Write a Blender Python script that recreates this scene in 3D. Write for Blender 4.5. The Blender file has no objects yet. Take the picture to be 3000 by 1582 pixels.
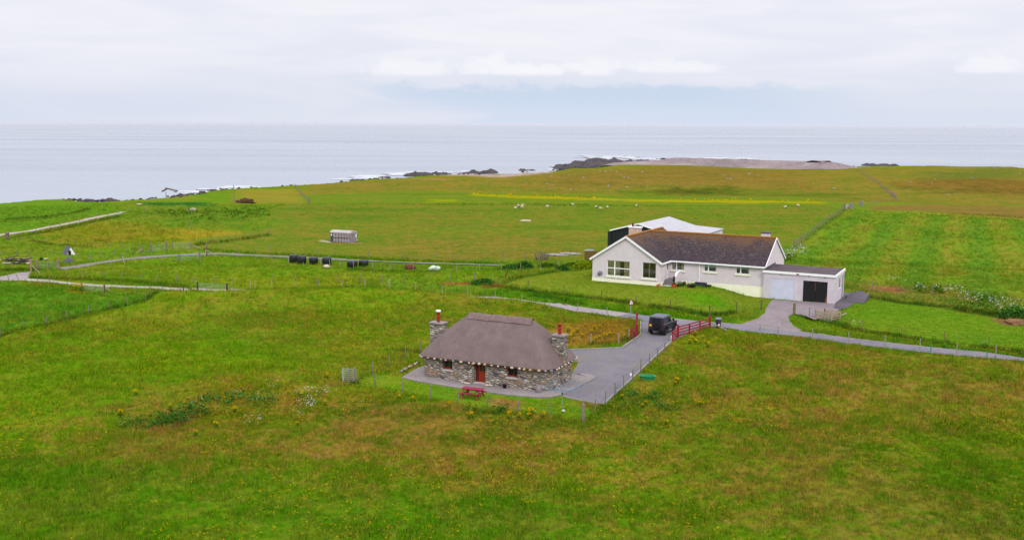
import bpy, bmesh, math, random
import numpy as np
from mathutils import Vector, Matrix
random.seed(7); rng = np.random.default_rng(11)
S = bpy.context.scene
COL = S.collection
R = math.radians
# ------------------------------------------------------------------ camera
F = 3000.0; CAMH = 22.0                      # focal length in photo pixels, camera height in metres
TH = math.atan(430 / F); PH = 0.004
cf = np.array([0, math.cos(TH), -math.sin(TH)]); r0 = np.array([1.0, 0, 0]); u0 = np.cross(r0, cf)
cr = math.cos(PH) * r0 + math.sin(PH) * u0; cu = -math.sin(PH) * r0 + math.cos(PH) * u0
CAM = np.array([0, 0, CAMH])
cam = bpy.data.objects.new('camera', bpy.data.cameras.new('camera')); COL.objects.link(cam)
cam.data.sensor_width = 36; cam.data.lens = 36.0 * F / 3000; cam.data.clip_start = 0.5; cam.data.clip_end = 200000
cam.matrix_world = Matrix(((cr[0], cu[0], -cf[0], 0), (cr[1], cu[1], -cf[1], 0), (cr[2], cu[2], -cf[2], CAMH), (0, 0, 0, 1)))
S.camera = cam
S.view_settings.view_transform = 'Standard'; S.view_settings.look = 'None'
S.view_settings.exposure = 0.0; S.view_settings.gamma = 1
SUN_EL, SUN_AZ = R(40), R(163)               # azimuth clockwise from +Y (camera looks along +Y)
# ------------------------------------------------------------------ node helper
class NT:
    def __init__(s, tree): s.t = tree; s.n = tree.nodes; s.l = tree.links
    def __call__(s, typ, ins=None, out=0, **kw):
        n = s.n.new('ShaderNode' + typ)
        for k, v in kw.items(): setattr(n, k, v)
        for k, v in (ins or {}).items():
            sk = n.inputs[k]
            if isinstance(v, bpy.types.NodeSocket): s.l.new(v, sk)
            elif isinstance(v, (tuple, list)) and len(v) == 3 and sk.type == 'RGBA': sk.default_value = (*v, 1)
            else: sk.default_value = v
        return n.outputs[out]
    def m(s, op, a, b=None, c=None, clamp=False):
        i = {0: a}
        if b is not None: i[1] = b
        if c is not None: i[2] = c
        return s('Math', i, operation=op, use_clamp=clamp)
    def ss(s, v, a, b, lo=0.0, hi=1.0):
        return s('MapRange', {'Value': v, 'From Min': a, 'From Max': b, 'To Min': lo, 'To Max': hi}, interpolation_type='SMOOTHSTEP')
    def mix(s, f, a, b, mode='MIX'):
        n = s.n.new('ShaderNodeMix'); n.data_type = 'RGBA'; n.blend_type = mode
        for sk, v in ((n.inputs[0], f), (n.inputs[6], a), (n.inputs[7], b)):
            if isinstance(v, bpy.types.NodeSocket): s.l.new(v, sk)
            elif isinstance(v, (tuple, list)): sk.default_value = (*v[:3], 1)
            else: sk.default_value = v
        return n.outputs[2]
    def noise(s, vec, scale, detail=4, rough=.55, dist=0, out=0):
        return s('TexNoise', {'Vector': vec, 'Scale': scale, 'Detail': detail, 'Roughness': rough, 'Distortion': dist}, out=out)
# ------------------------------------------------------------------ world: overcast sky with a paler blue gap near the horizon
W = bpy.data.worlds.new('World'); S.world = W; W.use_nodes = True
W.node_tree.nodes.clear(); w = NT(W.node_tree)
sky = w('TexSky', sky_type='NISHITA', sun_disc=False, sun_elevation=SUN_EL, sun_rotation=SUN_AZ, altitude=20, air_density=1.0, dust_density=1.5)
gen = w('TexCoord', out=0)
sep = w.n.new('ShaderNodeSeparateXYZ'); w.l.new(gen, sep.inputs[0]); sx, sy, sz = sep.outputs
el = w.m('MULTIPLY', w.m('ARCSINE', sz), 57.2958)                # degrees
az = w.m('MULTIPLY', w.m('ARCTAN2', sx, sy), 57.2958)
cmb = w('CombineXYZ', {0: w.m('MULTIPLY', az, .06), 1: w.m('MULTIPLY', el, .42), 2: 0.3})
n1 = w.noise(cmb, 1.5, 8, .55, .6)
cmb2 = w('CombineXYZ', {0: w.m('MULTIPLY', az, .35), 1: w.m('MULTIPLY', el, .8), 2: 4.0})
n2 = w.noise(cmb2, 1.2, 7, .6)
# blue gap: right of centre from 0 to 2.4 degrees, and low on the far left
elw = w.m('ADD', el, w.m('MULTIPLY', w.m('SUBTRACT', n2, .5), 1.6))
azw = w.m('ADD', az, w.m('MULTIPLY', w.m('SUBTRACT', n1, .5), 14))
azw = w.m('ADD', azw, w.m('MULTIPLY', el, 2.0))
g1 = w.m('MULTIPLY', w.ss(elw, 2.25, 1.75), w.m('MULTIPLY', w.ss(azw, -5.5, .5), w.ss(azw, 25, 13)))
g2 = w.m('MULTIPLY', w.m('MULTIPLY', w.ss(elw, 2.5, 1.7), w.ss(azw, -21, -28)), .8)
gap = w.m('MULTIPLY', w.m('MAXIMUM', g1, g2), w.ss(n1, .25, .5, .75, 1.0))
cloud_hi = w.mix(w.ss(el, .5, 5.0), (7.6, 7.9, 8.9), (8.9, 8.9, 9.5))
cloud_lo = w.mix(w.ss(el, .5, 5.0), (7.0, 7.5, 8.7), (8.1, 8.3, 9.2))
cloud = w.mix(w.ss(n1, .35, .68), cloud_hi, cloud_lo)
skyb = w.mix(.12, (6.0, 7.2, 9.1), sky)
skyb = w.mix(w.ss(el, 0, 2.5), (6.6, 7.4, 8.9), skyb)
tot = w.mix(gap, cloud, skyb)
def puff(azc, elc, ra, re):
    dx = w.m('DIVIDE', w.m('SUBTRACT', az, azc), ra); dy = w.m('DIVIDE', w.m('SUBTRACT', el, elc), re)
    d = w.m('SQRT', w.m('ADD', w.m('MULTIPLY', dx, dx), w.m('MULTIPLY', dy, dy)))
    d = w.m('ADD', d, w.m('MULTIPLY', w.m('SUBTRACT', w.noise(w('CombineXYZ', {0: az, 1: w.m('MULTIPLY', el, 1.4), 2: 9.}), 1.1, 6, .6), .5), 1.5))
    return w.m('MULTIPLY', w.ss(d, 1.0, .35), w.ss(w.m('SUBTRACT', el, w.m('SUBTRACT', elc, re * .55)), -.05, .22))
for a, e, ra, re in ((-1.9, 2.95, 1.5, .7), (-.9, 3.1, .8, 1.0), (.6, 2.8, 1.6, .55), (2.0, 2.8, 1.5, .5), (4.6, 3.0, 1.5, .9), (-5.5, 2.9, 3.2, .8), (24.5, 2.9, 2., .8), (1.2, 2.9, 4.5, .5), (8.5, 3.0, 3.4, .6)):
    tot = w.mix(w.m('MULTIPLY', puff(a, e, ra, re), .75), tot, (9.3, 9.35, 9.8))
# an overcast sky is brighter towards the zenith
zen = w.ss(sz, .12, .8, 1.0, 2.2)
tot = w('VectorMath', {0: tot, 'Scale': zen}, operation='SCALE')
below = w.ss(sz, -.02, -.001)
tot = w.mix(below, (4.0, 4.4, 5.0), tot)
bg = w('Background', {'Color': tot, 'Strength': .1})
w.l.new(bg, w('OutputWorld').node.inputs[0]) if False else None
wo = w.n.new('ShaderNodeOutputWorld'); w.l.new(bg, wo.inputs[0])
sd = bpy.data.lights.new('sun', 'SUN'); sd.energy = 1.5; sd.angle = R(16); sd.color = (1, .96, .9)
sun = bpy.data.objects.new('sun', sd); COL.objects.link(sun)
sdir = Vector((math.sin(SUN_AZ) * math.cos(SUN_EL), math.cos(SUN_AZ) * math.cos(SUN_EL), math.sin(SUN_EL)))
sun.rotation_euler = sdir.to_track_quat('Z', 'Y').to_euler()
# ------------------------------------------------------------------ photo pixel -> world helpers
ZR = {'R1': (1150, 860, 650 / 2263), 'R2': (1700, 600, 400 / 2089), 'R3': (2080, 620, 440 / 1992), 'R4': (1750, 860, 400 / 2089),
      'R5': (2200, 800, 800 / 2576), 'R6': (0, 540, 560 / 2376), 'R7': (400, 640, 700 / 2576), 'R8': (1000, 640, 750 / 2576),
      'B1': (0, 780, 700 / 2576), 'B2': (0, 440, 1000 / 2576), 'B3': (900, 440, 900 / 2576), 'B4': (1600, 420, 900 / 2576),
      'B5': (2300, 440, 700 / 2576), 'B6': (900, 1000, 900 / 2576), 'B7': (300, 1050, 800 / 2576), 'B8': (1600, 1000, 800 / 2576),
      'A': (1700, 840, 200 / 1509), 'B': (1860, 890, 260 / 2576), 'C': (2300, 860, 200 / 2576), 'D': (0, 700, 350 / 2576),
      'E': (1320, 1080, 400 / 2576), 'Fh': (1900, 780, 220 / 2576), 'Cv': (940, 660, 160 / 1811), 'P': (0, 0, 1.0)}
def P(r, *q):
    x, y, s = ZR[r]
    return [(x + a * s, y + b * s) for a, b in q]
def ray(p): return cf + (p[0] - 1500) / F * cr - (p[1] - 791) / F * cu
def G0(p, z=0.0):
    d = ray(p); return CAM + d * ((z - CAMH) / d[2])
def zat(p, Q):                                # height at which the pixel's ray passes over/at the ground distance of Q
    d = ray(p); return float((CAM + d * (math.hypot(Q[0], Q[1]) / math.hypot(d[0], d[1])))[2])
def smooth(a, b, x):
    t = np.clip((x - a) / (b - a), 0, 1); return t * t * (3 - 2 * t)
def polydist(x, y, pts, closed=True):         # signed distance (inside > 0) for closed; distance for open
    x = np.asarray(x, float); y = np.asarray(y, float)
    n = len(pts); d2 = np.full(x.shape, 1e18); ins = np.zeros(x.shape, bool)
    for i in range(n if closed else n - 1):
        x1, y1 = pts[i][:2]; x2, y2 = pts[(i + 1) % n][:2]
        ex, ey = x2 - x1, y2 - y1; L = ex * ex + ey * ey + 1e-12
        t = np.clip(((x - x1) * ex + (y - y1) * ey) / L, 0, 1)
        dx = x - x1 - t * ex; dy = y - y1 - t * ey
        d2 = np.minimum(d2, dx * dx + dy * dy)
        if closed:
            c = ((y1 > y) != (y2 > y)) & (x < (x2 - x1) * (y - y1) / (y2 - y1 + 1e-12) + x1)
            ins ^= c
    d = np.sqrt(d2)
    return np.where(ins, d, -d) if closed else d
# numpy value noise
_perm = rng.random((256, 256))
def vnoise(x, y):
    xi = np.floor(x).astype(int); yi = np.floor(y).astype(int); fx = x - xi; fy = y - yi
    fx = fx * fx * (3 - 2 * fx); fy = fy * fy * (3 - 2 * fy)
    a = _perm[xi & 255, yi & 255]; b = _perm[(xi + 1) & 255, yi & 255]; c = _perm[xi & 255, (yi + 1) & 255]; d = _perm[(xi + 1) & 255, (yi + 1) & 255]
    return (a * (1 - fx) + b * fx) * (1 - fy) + (c * (1 - fx) + d * fx) * fy
def fbm(x, y, o=4):
    s = 0; a = .5; t = 0
    for i in range(o):
        s = s + a * vnoise(x * 2 ** i + 17.3 * i, y * 2 ** i - 9.1 * i); t += a; a *= .5
    return s / t
# house and cottage frames (ground axes)
HA = R(-28.5); HU = np.array([math.cos(HA), math.sin(HA)]); HV = np.array([-math.sin(HA), math.cos(HA)]); HO = np.array([10.9, 137.4])
CA = R(-25.5); CU_ = np.array([math.cos(CA), math.sin(CA)]); CV_ = np.array([-math.sin(CA), math.cos(CA)]); CO = np.array([-7.97, 87.35])
def cot(u, v, z=0): p = CO + CU_ * u + CV_ * v; return (p[0], p[1], z)
def hou(u, v, z=0): p = HO + HU * u + HV * v; return (p[0], p[1], z)
# ------------------------------------------------------------------ terrain height
F1 = P('R7', (1225, 775), (1460, 770), (1712, 765), (1970, 760), (2218, 755), (2462, 748)) + P('R8', (237, 697), (487, 710), (748, 735), (1015, 770), (1268, 790), (1550, 835), (1812, 878), (2093, 922), (2376, 962)) + P('R4', (145, 365))
F7 = P('B1', (5, 760), (258, 695), (500, 640), (727, 580), (957, 520), (1173, 470), (1375, 420), (1573, 370), (1760, 325), (1945, 300))
F3 = P('R8', (1585, 680), (1878, 705), (2242, 750)) + P('R4', (58, 75), (592, 155), (1110, 235), (1712, 345)) + P('R3', (355, 1320), (680, 1310))
F15 = P('R5', (550, 415), (915, 505), (1048, 545), (1422, 605), (1822, 655), (2240, 700), (2570, 760))
BANKS = [([tuple(G0(p, .95)[:2]) for p in [(640, 856)] + F1[:11]], 1.0, 9.0, 1.5),
         ([tuple(G0(p, .4)[:2]) for p in F7], .45, 5.0, 1.0),
         ([tuple(G0(p)[:2]) for p in F3[:-1]], -.45, 2.2, 1.2),
         ([tuple(G0(p)[:2]) for p in F15], -.35, 1.6, 1.2),
         ([tuple(G0(p)[:2]) for p in P('R8', (60, 518), (500, 530), (1050, 545))], -.35, 1.5, 1.0),
         ([tuple(G0(p)[:2]) for p in P('R7', (600, 292), (1000, 240), (1430, 176))], -.4, 1.5, 1.0)]
def sidey(x, y, pts):                          # beyond (+) or nearer (-) than a left-to-right polyline
    px_ = np.array([p[0] for p in pts]); py_ = np.array([p[1] for p in pts]); o = np.argsort(px_)
    return y - np.interp(x, px_[o], py_[o])
def hbase(x, y):
    x = np.asarray(x, float); y = np.asarray(y, float)
    D = np.hypot(x, y)
    u = (x - HO[0]) * HU[0] + (y - HO[1]) * HU[1]; v = (x - HO[0]) * HV[0] + (y - HO[1]) * HV[1]
    z = .9 * (1 - smooth(15.5, 21.5, u)) * smooth(-34, -6, u) * smooth(-14, -2.5, v) * (1 - smooth(24, 44, v))
    # wide field undulation, kept away from the buildings and roads
    z = z + (fbm(x * .03 + 3, y * .03, 3) - .5) * 1.6 * (smooth(160, 200, D) + (1 - smooth(62, 78, D)) * .35) * (1 - smooth(240, 300, D) * .3)
    z = z + 3.2 * smooth(325, 430, D) * smooth(-120, 30, x) + 1.2 * smooth(205, 250, D) * smooth(-60, -110, x)
    z = z + (fbm(x * .012 + 8, y * .012, 3) - .5) * 3.5 * smooth(330, 420, D) * smooth(-80, 60, x)
    # low marram hummock on the left
    z = z + 1.6 * np.exp(-(((x + 62) / 22) ** 2 + ((y - 232) / 14) ** 2))
    # dark grassy hollow at the foot of the far slope
    z = z - 1.2 * np.exp(-(((x - 60) / 55) ** 2 + ((y - 335) / 16) ** 2))
    for pts, H, wn, wf in BANKS:
        X0 = min(p[0] for p in pts) - 12; X1 = max(p[0] for p in pts) + 12; Y0 = min(p[1] for p in pts) - 28; Y1 = max(p[1] for p in pts) + 12
        m = (x > X0) & (x < X1) & (y > Y0) & (y < Y1)
        if not np.any(m): continue
        xm = x[m] if x.ndim else x; ym = y[m] if y.ndim else y
        d = polydist(xm, ym, pts, False); sd_ = sidey(xm, ym, pts)
        hh = H * np.where(sd_ < 0, np.exp(-(d / wn) ** 2), np.exp(-(d / wf) ** 2))
        if x.ndim: z[m] = z[m] + hh
        else: z = z + hh
    return z
def G(p, off=0.0):
    z = 0.0
    for _ in range(25):
        Q = G0(p, z); z = .5 * z + .5 * float(hbase(Q[0], Q[1]))
    Q = G0(p, z); return (float(Q[0]), float(Q[1]), float(hbase(Q[0], Q[1])) + off)
def GL(pts): return [G(p) for p in pts]
coast_px = [(-500, 615), (-200, 602), (0, 595)] + P('B2', (150, 388), (300, 374), (460, 370), (560, 378), (650, 388), (750, 390), (900, 382), (1100, 370), (1280, 355), (1500, 328), (1600, 305), (1850, 285), (2250, 262)) + \
    P('B3', (0, 288), (340, 258), (600, 240), (1050, 210), (1250, 200), (1500, 205), (1800, 190), (1960, 180), (2080, 172), (2400, 150)) + \
    P('B4', (620, 178), (900, 180), (1300, 185), (1800, 208), (2200, 214), (2560, 205)) + P('B5', (760, 175), (1200, 170), (1450, 168), (2000, 176), (2576, 185)) + [(3200, 493), (3700, 502)]
COAST = [G(p)[:2] for p in coast_px]
COAST = [(-900, 120)] + COAST + [(900, 420), (900, -100), (-900, -100)]
SEA = -6.0
def h(x, y):
    z = hbase(x, y)
    cd = polydist(x, y, COAST)
    cd = cd + (fbm(np.asarray(x) * .15, np.asarray(y) * .15, 3) - .5) * 3
    return z - 10 * smooth(.5, -6, cd) - 12 * smooth(-6, -40, cd)
# ------------------------------------------------------------------ materials
def lin(c, k=1.0):
    return tuple((((v / 255) / 12.92) if v / 255 <= .04045 else (((v / 255) + .055) / 1.055) ** 2.4) / k for v in c)
K = 1.9                                        # the overcast irradiance: seen value / albedo
def seen(*c): return lin(c, K)
def sv(*c): return tuple(min(.84, v) for v in lin(c, .86))     # upright surfaces get about half the sky
MATS = {}
def mat(name, col, rough=.8, var=.12, nscale=3.0, bump=0.0, bscale=12.0, metal=0.0, col2=None, coat=0, obj=True, spec=.3):
    if name in MATS: return MATS[name]
    m = bpy.data.materials.new(name); m.use_nodes = True; m.node_tree.nodes.clear(); t = NT(m.node_tree)
    co = t('TexCoord', out=3) if obj else t('NewGeometry', out=0)
    nz = t.noise(co, nscale, 6, .6)
    c2 = col2 or tuple(v * (1 - 2.2 * var) for v in col)
    c = t.mix(t.ss(nz, .32, .68), col, c2)
    fine = t.noise(co, nscale * 9, 3, .6)
    c = t.mix(t.ss(fine, .3, .8, 0, var * 1.5), c, tuple(v * .55 for v in col))
    ins = {'Base Color': c, 'Roughness': t.m('ADD', rough - .05, t.m('MULTIPLY', nz, .1)), 'Metallic': metal, 'Specular IOR Level': spec, 'Coat Weight': coat}
    if bump:
        ins['Normal'] = t('Bump', {'Height': t.noise(co, bscale, 5, .6), 'Strength': bump, 'Distance': .03})
    b = t('BsdfPrincipled', ins); o = t.n.new('ShaderNodeOutputMaterial'); t.l.new(b, o.inputs[0])
    MATS[name] = m; return m
def new_tree(name):
    m = bpy.data.materials.new(name); m.use_nodes = True; m.node_tree.nodes.clear(); MATS[name] = m
    return m, NT(m.node_tree)
def finish(t, ins):
    b = t('BsdfPrincipled', ins); o = t.n.new('ShaderNodeOutputMaterial'); t.l.new(b, o.inputs[0])
def meadow_color(t, tip=None, jitter=False):
    pos = t('NewGeometry', out=0)
    base = t('Attribute', attribute_name='gcol', out=0); va = t('Attribute', attribute_name='gvar', out=1)
    sp = t.n.new('ShaderNodeSeparateXYZ'); t.l.new(va, sp.inputs[0]); vb, vf, vm = sp.outputs
    flat = t('VectorMath', {0: pos, 1: (1, .8, 0)}, operation='MULTIPLY')
    big = t.noise(flat, .07, 6, .62, .4); mid = t.noise(flat, .42, 6, .68, .6); fin = t.noise(flat, 2.6, 5, .75)
    vfin = t.noise(flat, 9.0, 3, .8)
    # darker / lighter growth
    c = t.mix(t.m('MULTIPLY', t.ss(mid, .42, .68), vm), base, t.mix(1.0, base, (1.55, 1.22, 1.05), 'MULTIPLY'))
    c = t.mix(t.m('MULTIPLY', t.ss(fin, .45, .25), vm), c, t.mix(1.0, c, (.72, .82, .7), 'MULTIPLY'))
    strk = t.noise(t('VectorMath', {0: pos, 1: (.018, .075, 0)}, operation='MULTIPLY'), 1.0, 7, .66, .5)
    c = t.mix(t.m('MULTIPLY', t.ss(strk, .5, .68), .75), c, t.mix(1.0, c, (1.28, 1.0, 1.1), 'MULTIPLY'))
    c = t.mix(t.m('MULTIPLY', t.ss(strk, .5, .33), .75), c, t.mix(1.0, c, (.68, .84, .75), 'MULTIPLY'))
    # seeding grass, pinkish brown
    bm = t.m('MULTIPLY', t.ss(t.m('ADD', t.m('MULTIPLY', big, .3), t.m('ADD', t.m('MULTIPLY', mid, .4), t.m('MULTIPLY', t.noise(flat, 1.3, 5, .7), .3))), .45, .57), t.ss(fin, .28, .6, .45, 1.0))
    bm = t.m('MULTIPLY', bm, vb, clamp=True)
    brown = t.mix(t.ss(t.noise(flat, .9, 4, .7), .35, .65), seen(156, 114, 64), seen(156, 132, 46))
    c = t.mix(t.m('MULTIPLY', bm, .9), c, brown)
    # fine light and dark blades
    c = t.mix(t.m('MULTIPLY', t.ss(vfin, .5, .78), t.m('MULTIPLY', vm, .8)), c, t.mix(1.0, c, (1.7, 1.5, 1.3), 'MULTIPLY'))
    c = t.mix(t.m('MULTIPLY', t.ss(vfin, .5, .25), t.m('MULTIPLY', vm, .7)), c, t.mix(1.0, c, (.5, .55, .5), 'MULTIPLY'))
    # small yellow flower heads
    vo = t('TexVoronoi', {'Vector': flat, 'Scale': 2.2, 'Randomness': 1.0}, out=0)
    fm = t.m('MULTIPLY', t.ss(vo, .12, .06), t.m('MULTIPLY', t.ss(t.noise(flat, .22, 5, .7), .5, .66), vf), clamp=True)
    c = t.mix(fm, c, seen(205, 175, 20))
    c = t.mix(1.0, c, (1.3, 1.28, 1.25), 'MULTIPLY')
    return c, pos, va
def make_ground():
    m, t = new_tree('meadow_ground')
    c, pos, va = meadow_color(t)
    bm = t('Bump', {'Height': t.noise(pos, 3.0, 6, .7), 'Strength': .6, 'Distance': .25})
    finish(t, {'Base Color': c, 'Roughness': 1.0, 'Specular IOR Level': 0.0, 'Normal': bm})
    return m
def make_blades():
    m, t = new_tree('grass_blades')
    c, pos, va = meadow_color(t)
    rnd = t('Attribute', attribute_name='grnd', out=2)
    c = t.mix(1.0, c, t.mix(rnd, (.85, 1.0, .85), (2.05, 1.95, 1.7)), 'MULTIPLY')
    nrm = t('VectorMath', {0: t('VectorMath', {0: t('NewGeometry', out=1), 1: (.35, .35, .35)}, operation='MULTIPLY'), 1: (0, 0, 1)}, operation='ADD')
    nrm = t('VectorMath', {0: nrm}, operation='NORMALIZE')
    d = t('BsdfDiffuse', {'Color': c, 'Normal': nrm}); tr = t('BsdfTranslucent', {'Color': c, 'Normal': nrm})
    mx = t('MixShader', {0: .12, 1: d, 2: tr}); o = t.n.new('ShaderNodeOutputMaterial'); t.l.new(mx, o.inputs[0])
    return m
M_ground = make_ground(); M_blade = make_blades()
def leafmat(name, c1, c2):
    m, t = new_tree(name)
    rnd = t('Attribute', attribute_name='grnd', out=2)
    c = t.mix(rnd, c1, c2)
    nrm = t('VectorMath', {0: t('VectorMath', {0: t('NewGeometry', out=1), 1: (.8, .8, .8)}, operation='MULTIPLY'), 1: (0, 0, .7)}, operation='ADD')
    d = t('BsdfDiffuse', {'Color': c, 'Normal': t('VectorMath', {0: nrm}, operation='NORMALIZE')})
    tr = t('BsdfTranslucent', {'Color': c}); mx = t('MixShader', {0: .25, 1: d, 2: tr}); o = t.n.new('ShaderNodeOutputMaterial'); t.l.new(mx, o.inputs[0])
    return m
M_leaf_dark = leafmat('dark_leaves', seen(38, 84, 26), seen(96, 158, 62))
M_leaf_mid = leafmat('green_leaves', seen(45, 95, 18), seen(110, 150, 40))
M_leaf_bright = leafmat('bright_leaves', seen(85, 130, 15), seen(185, 200, 40))
M_white_fl = leafmat('white_petals', seen(215, 215, 200), seen(250, 250, 245))
M_yellow_fl = leafmat('yellow_petals', seen(215, 170, 15), seen(250, 215, 30))
def make_sea():
    m, t = new_tree('sea_water')
    pos = t('NewGeometry', out=0)
    st = t('VectorMath', {0: pos, 1: (.35, 1.0, 1)}, operation='MULTIPLY')
    a = t.noise(st, .05, 8, .68); b = t.noise(st, .35, 6, .7)
    d = t('VectorMath', {0: pos, 1: (0, 0, 0)}, operation='DISTANCE', out=1)
    hgt = t.m('ADD', t.m('MULTIPLY', a, 2.2), t.m('MULTIPLY', b, .45))
    bm = t('Bump', {'Height': hgt, 'Strength': .5, 'Distance': 1.0})
    band = t.noise(t('VectorMath', {0: pos, 1: (.0012, .006, 1)}, operation='MULTIPLY'), 1.0, 6, .6)
    col = t.mix(t.ss(band, .35, .65), (.235, .262, .31), (.2, .225, .275))
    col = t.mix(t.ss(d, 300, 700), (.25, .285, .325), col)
    col = t.mix(t.ss(b, .52, .75, 0, .35), col, (.22, .26, .33))
    col = t.mix(t.ss(d, 2500, 20000), col, (.285, .3, .35))  # haze painted into the water colour, paler towards the horizon
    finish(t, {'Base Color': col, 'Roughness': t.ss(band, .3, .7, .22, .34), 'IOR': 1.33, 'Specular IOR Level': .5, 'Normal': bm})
    return m
M_sea = make_sea()
def stone_mat():
    m, t = new_tree('rubble_stone')
    uv = t('UVMap', uv_map='UVMap') if False else t('TexCoord', out=2)
    wob = t.noise(uv, 1.5, 3, .5, out=1)
    v0 = t('VectorMath', {0: uv, 1: t('VectorMath', {0: wob, 1: (.28, .28, .28)}, operation='MULTIPLY')}, operation='ADD')
    v = t('VectorMath', {0: v0, 1: (2.3, 5.8, 1)}, operation='MULTIPLY')
    vc = t('TexVoronoi', {'Vector': v, 'Scale': 1.0, 'Randomness': .85}, out=1)
    ve = t('TexVoronoi', {'Vector': v, 'Scale': 1.0, 'Randomness': .85}, out=0, feature='DISTANCE_TO_EDGE')
    sp = t.n.new('ShaderNodeSeparateColor'); t.l.new(vc, sp.inputs[0])
    r = t.n.new('ShaderNodeValToRGB'); t.l.new(sp.outputs[0], r.inputs[0]); r.color_ramp.interpolation = 'CONSTANT'
    cols = [(0, (92, 90, 94)), (.06, (158, 146, 134)), (.3, (174, 160, 144)), (.46, (146, 140, 140)), (.58, (198, 188, 174)), (.7, (166, 136, 112)), (.77, (212, 204, 194)), (.84, (156, 150, 132)), (.91, (176, 136, 104)), (.97, (120, 120, 130))]
    while len(r.color_ramp.elements) < len(cols): r.color_ramp.elements.new(.5)
    for e, (p_, c_) in zip(r.color_ramp.elements, cols): e.position = p_; e.color = (*lin(c_, 1.12), 1)
    c = t.mix(t.ss(t.noise(uv, 14, 5, .7), .35, .7, 0, .5), r.outputs[0], lin((105, 98, 92), 1.2))
    c = t.mix(t.ss(ve, .07, .01, 0, .75), c, lin((130, 122, 112), 1.2))
    hgt = t.m('ADD', t.ss(ve, 0, .22), t.m('MULTIPLY', sp.outputs[1], .5))
    bm = t('Bump', {'Height': hgt, 'Strength': 1.0, 'Distance': .09})
    finish(t, {'Base Color': c, 'Roughness': .9, 'Normal': bm, 'Specular IOR Level': .2})
    return m
M_stone = stone_mat()
def thatch_mat():
    m, t = new_tree('thatch')
    uv = t('TexCoord', out=2)
    st = t('VectorMath', {0: uv, 1: (7, .7, 1)}, operation='MULTIPLY')
    a = t.noise(st, 2.2, 7, .75); b = t.noise(uv, .6, 6, .65); g = t.noise(uv, 9, 5, .8)
    c = t.mix(t.ss(b, .3, .7), seen(154, 134, 130), seen(134, 115, 112))
    c = t.mix(t.ss(a, .42, .75, 0, .75), c, seen(172, 152, 150))
    c = t.mix(t.ss(g, .5, .25, 0, .6), c, seen(92, 76, 76))
    bm = t('Bump', {'Height': t.m('ADD', a, t.m('MULTIPLY', g, .8)), 'Strength': .7, 'Distance': .06})
    finish(t, {'Base Color': c, 'Roughness': .95, 'Normal': bm, 'Specular IOR Level': .1})
    return m
M_thatch = thatch_mat()
def tile_mat(ridge_z, eave_z):
    m, t = new_tree('mossy_roof_tiles')
    uv = t('TexCoord', out=2); pos = t('NewGeometry', out=0)
    sp = t.n.new('ShaderNodeSeparateXYZ'); t.l.new(uv, sp.inputs[0]); U, V_, _ = sp.outputs
    row = t.m('FRACT', t.m('MULTIPLY', V_, 3.1)); rowi = t.m('FLOOR', t.m('MULTIPLY', V_, 3.1))
    colf = t.m('ADD', t.m('MULTIPLY', U, 3.1), t.m('MULTIPLY', rowi, .5)); cfr = t.m('FRACT', colf)
    cell = t('TexWhiteNoise', {'Vector': t('CombineXYZ', {0: t.m('FLOOR', colf), 1: rowi, 2: 0})}, out=0, noise_dimensions='3D')
    nz = t.noise(uv, .5, 6, .7); nf = t.noise(uv, 5, 6, .75)
    c = t.mix(cell, seen(92, 74, 82), seen(48, 38, 46))
    c = t.mix(t.ss(t.m('ADD', t.m('MULTIPLY', cell, .55), nf), .85, 1.15, 0, .7), c, seen(140, 126, 124))
    # lichen thickest along the ridge
    sz_ = t.n.new('ShaderNodeSeparateXYZ'); t.l.new(pos, sz_.inputs[0])
    k = t.m('DIVIDE', t.m('SUBTRACT', sz_.outputs[2], eave_z), ridge_z - eave_z)
    lic = t.m('ADD', t.m('MULTIPLY', t.m('SUBTRACT', nf, .5), .8), t.m('ADD', t.m('MULTIPLY', t.m('SUBTRACT', nz, .5), .8), k))
    c = t.mix(t.ss(lic, .7, .98, 0, .92), c, seen(150, 98, 36))
    c = t.mix(t.ss(t.m('ADD', t.m('MULTIPLY', t.m('SUBTRACT', nf, .5), 1.2), t.m('ADD', t.m('MULTIPLY', k, .5), t.m('MULTIPLY', t.m('SUBTRACT', t.noise(uv, .25, 3, .5), .5), .9))), .22, .5, 0, .75), c, seen(132, 100, 70))
    c = t.mix(t.ss(row, .7, .95, 0, .75), c, seen(38, 30, 36))
    c = t.mix(t.m('MULTIPLY', t.ss(cfr, .2, .03), .7), c, seen(38, 30, 36))
    hg = t.m('ADD', t.m('SUBTRACT', 1.0, row), t.m('MULTIPLY', t.ss(cfr, .0, .2), .4))
    bm = t('Bump', {'Height': hg, 'Strength': 1.0, 'Distance': .05})
    finish(t, {'Base Color': c, 'Roughness': .85, 'Normal': bm, 'Specular IOR Level': .25})
    return m
M_tile = tile_mat(7.2, 4.1)
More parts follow.
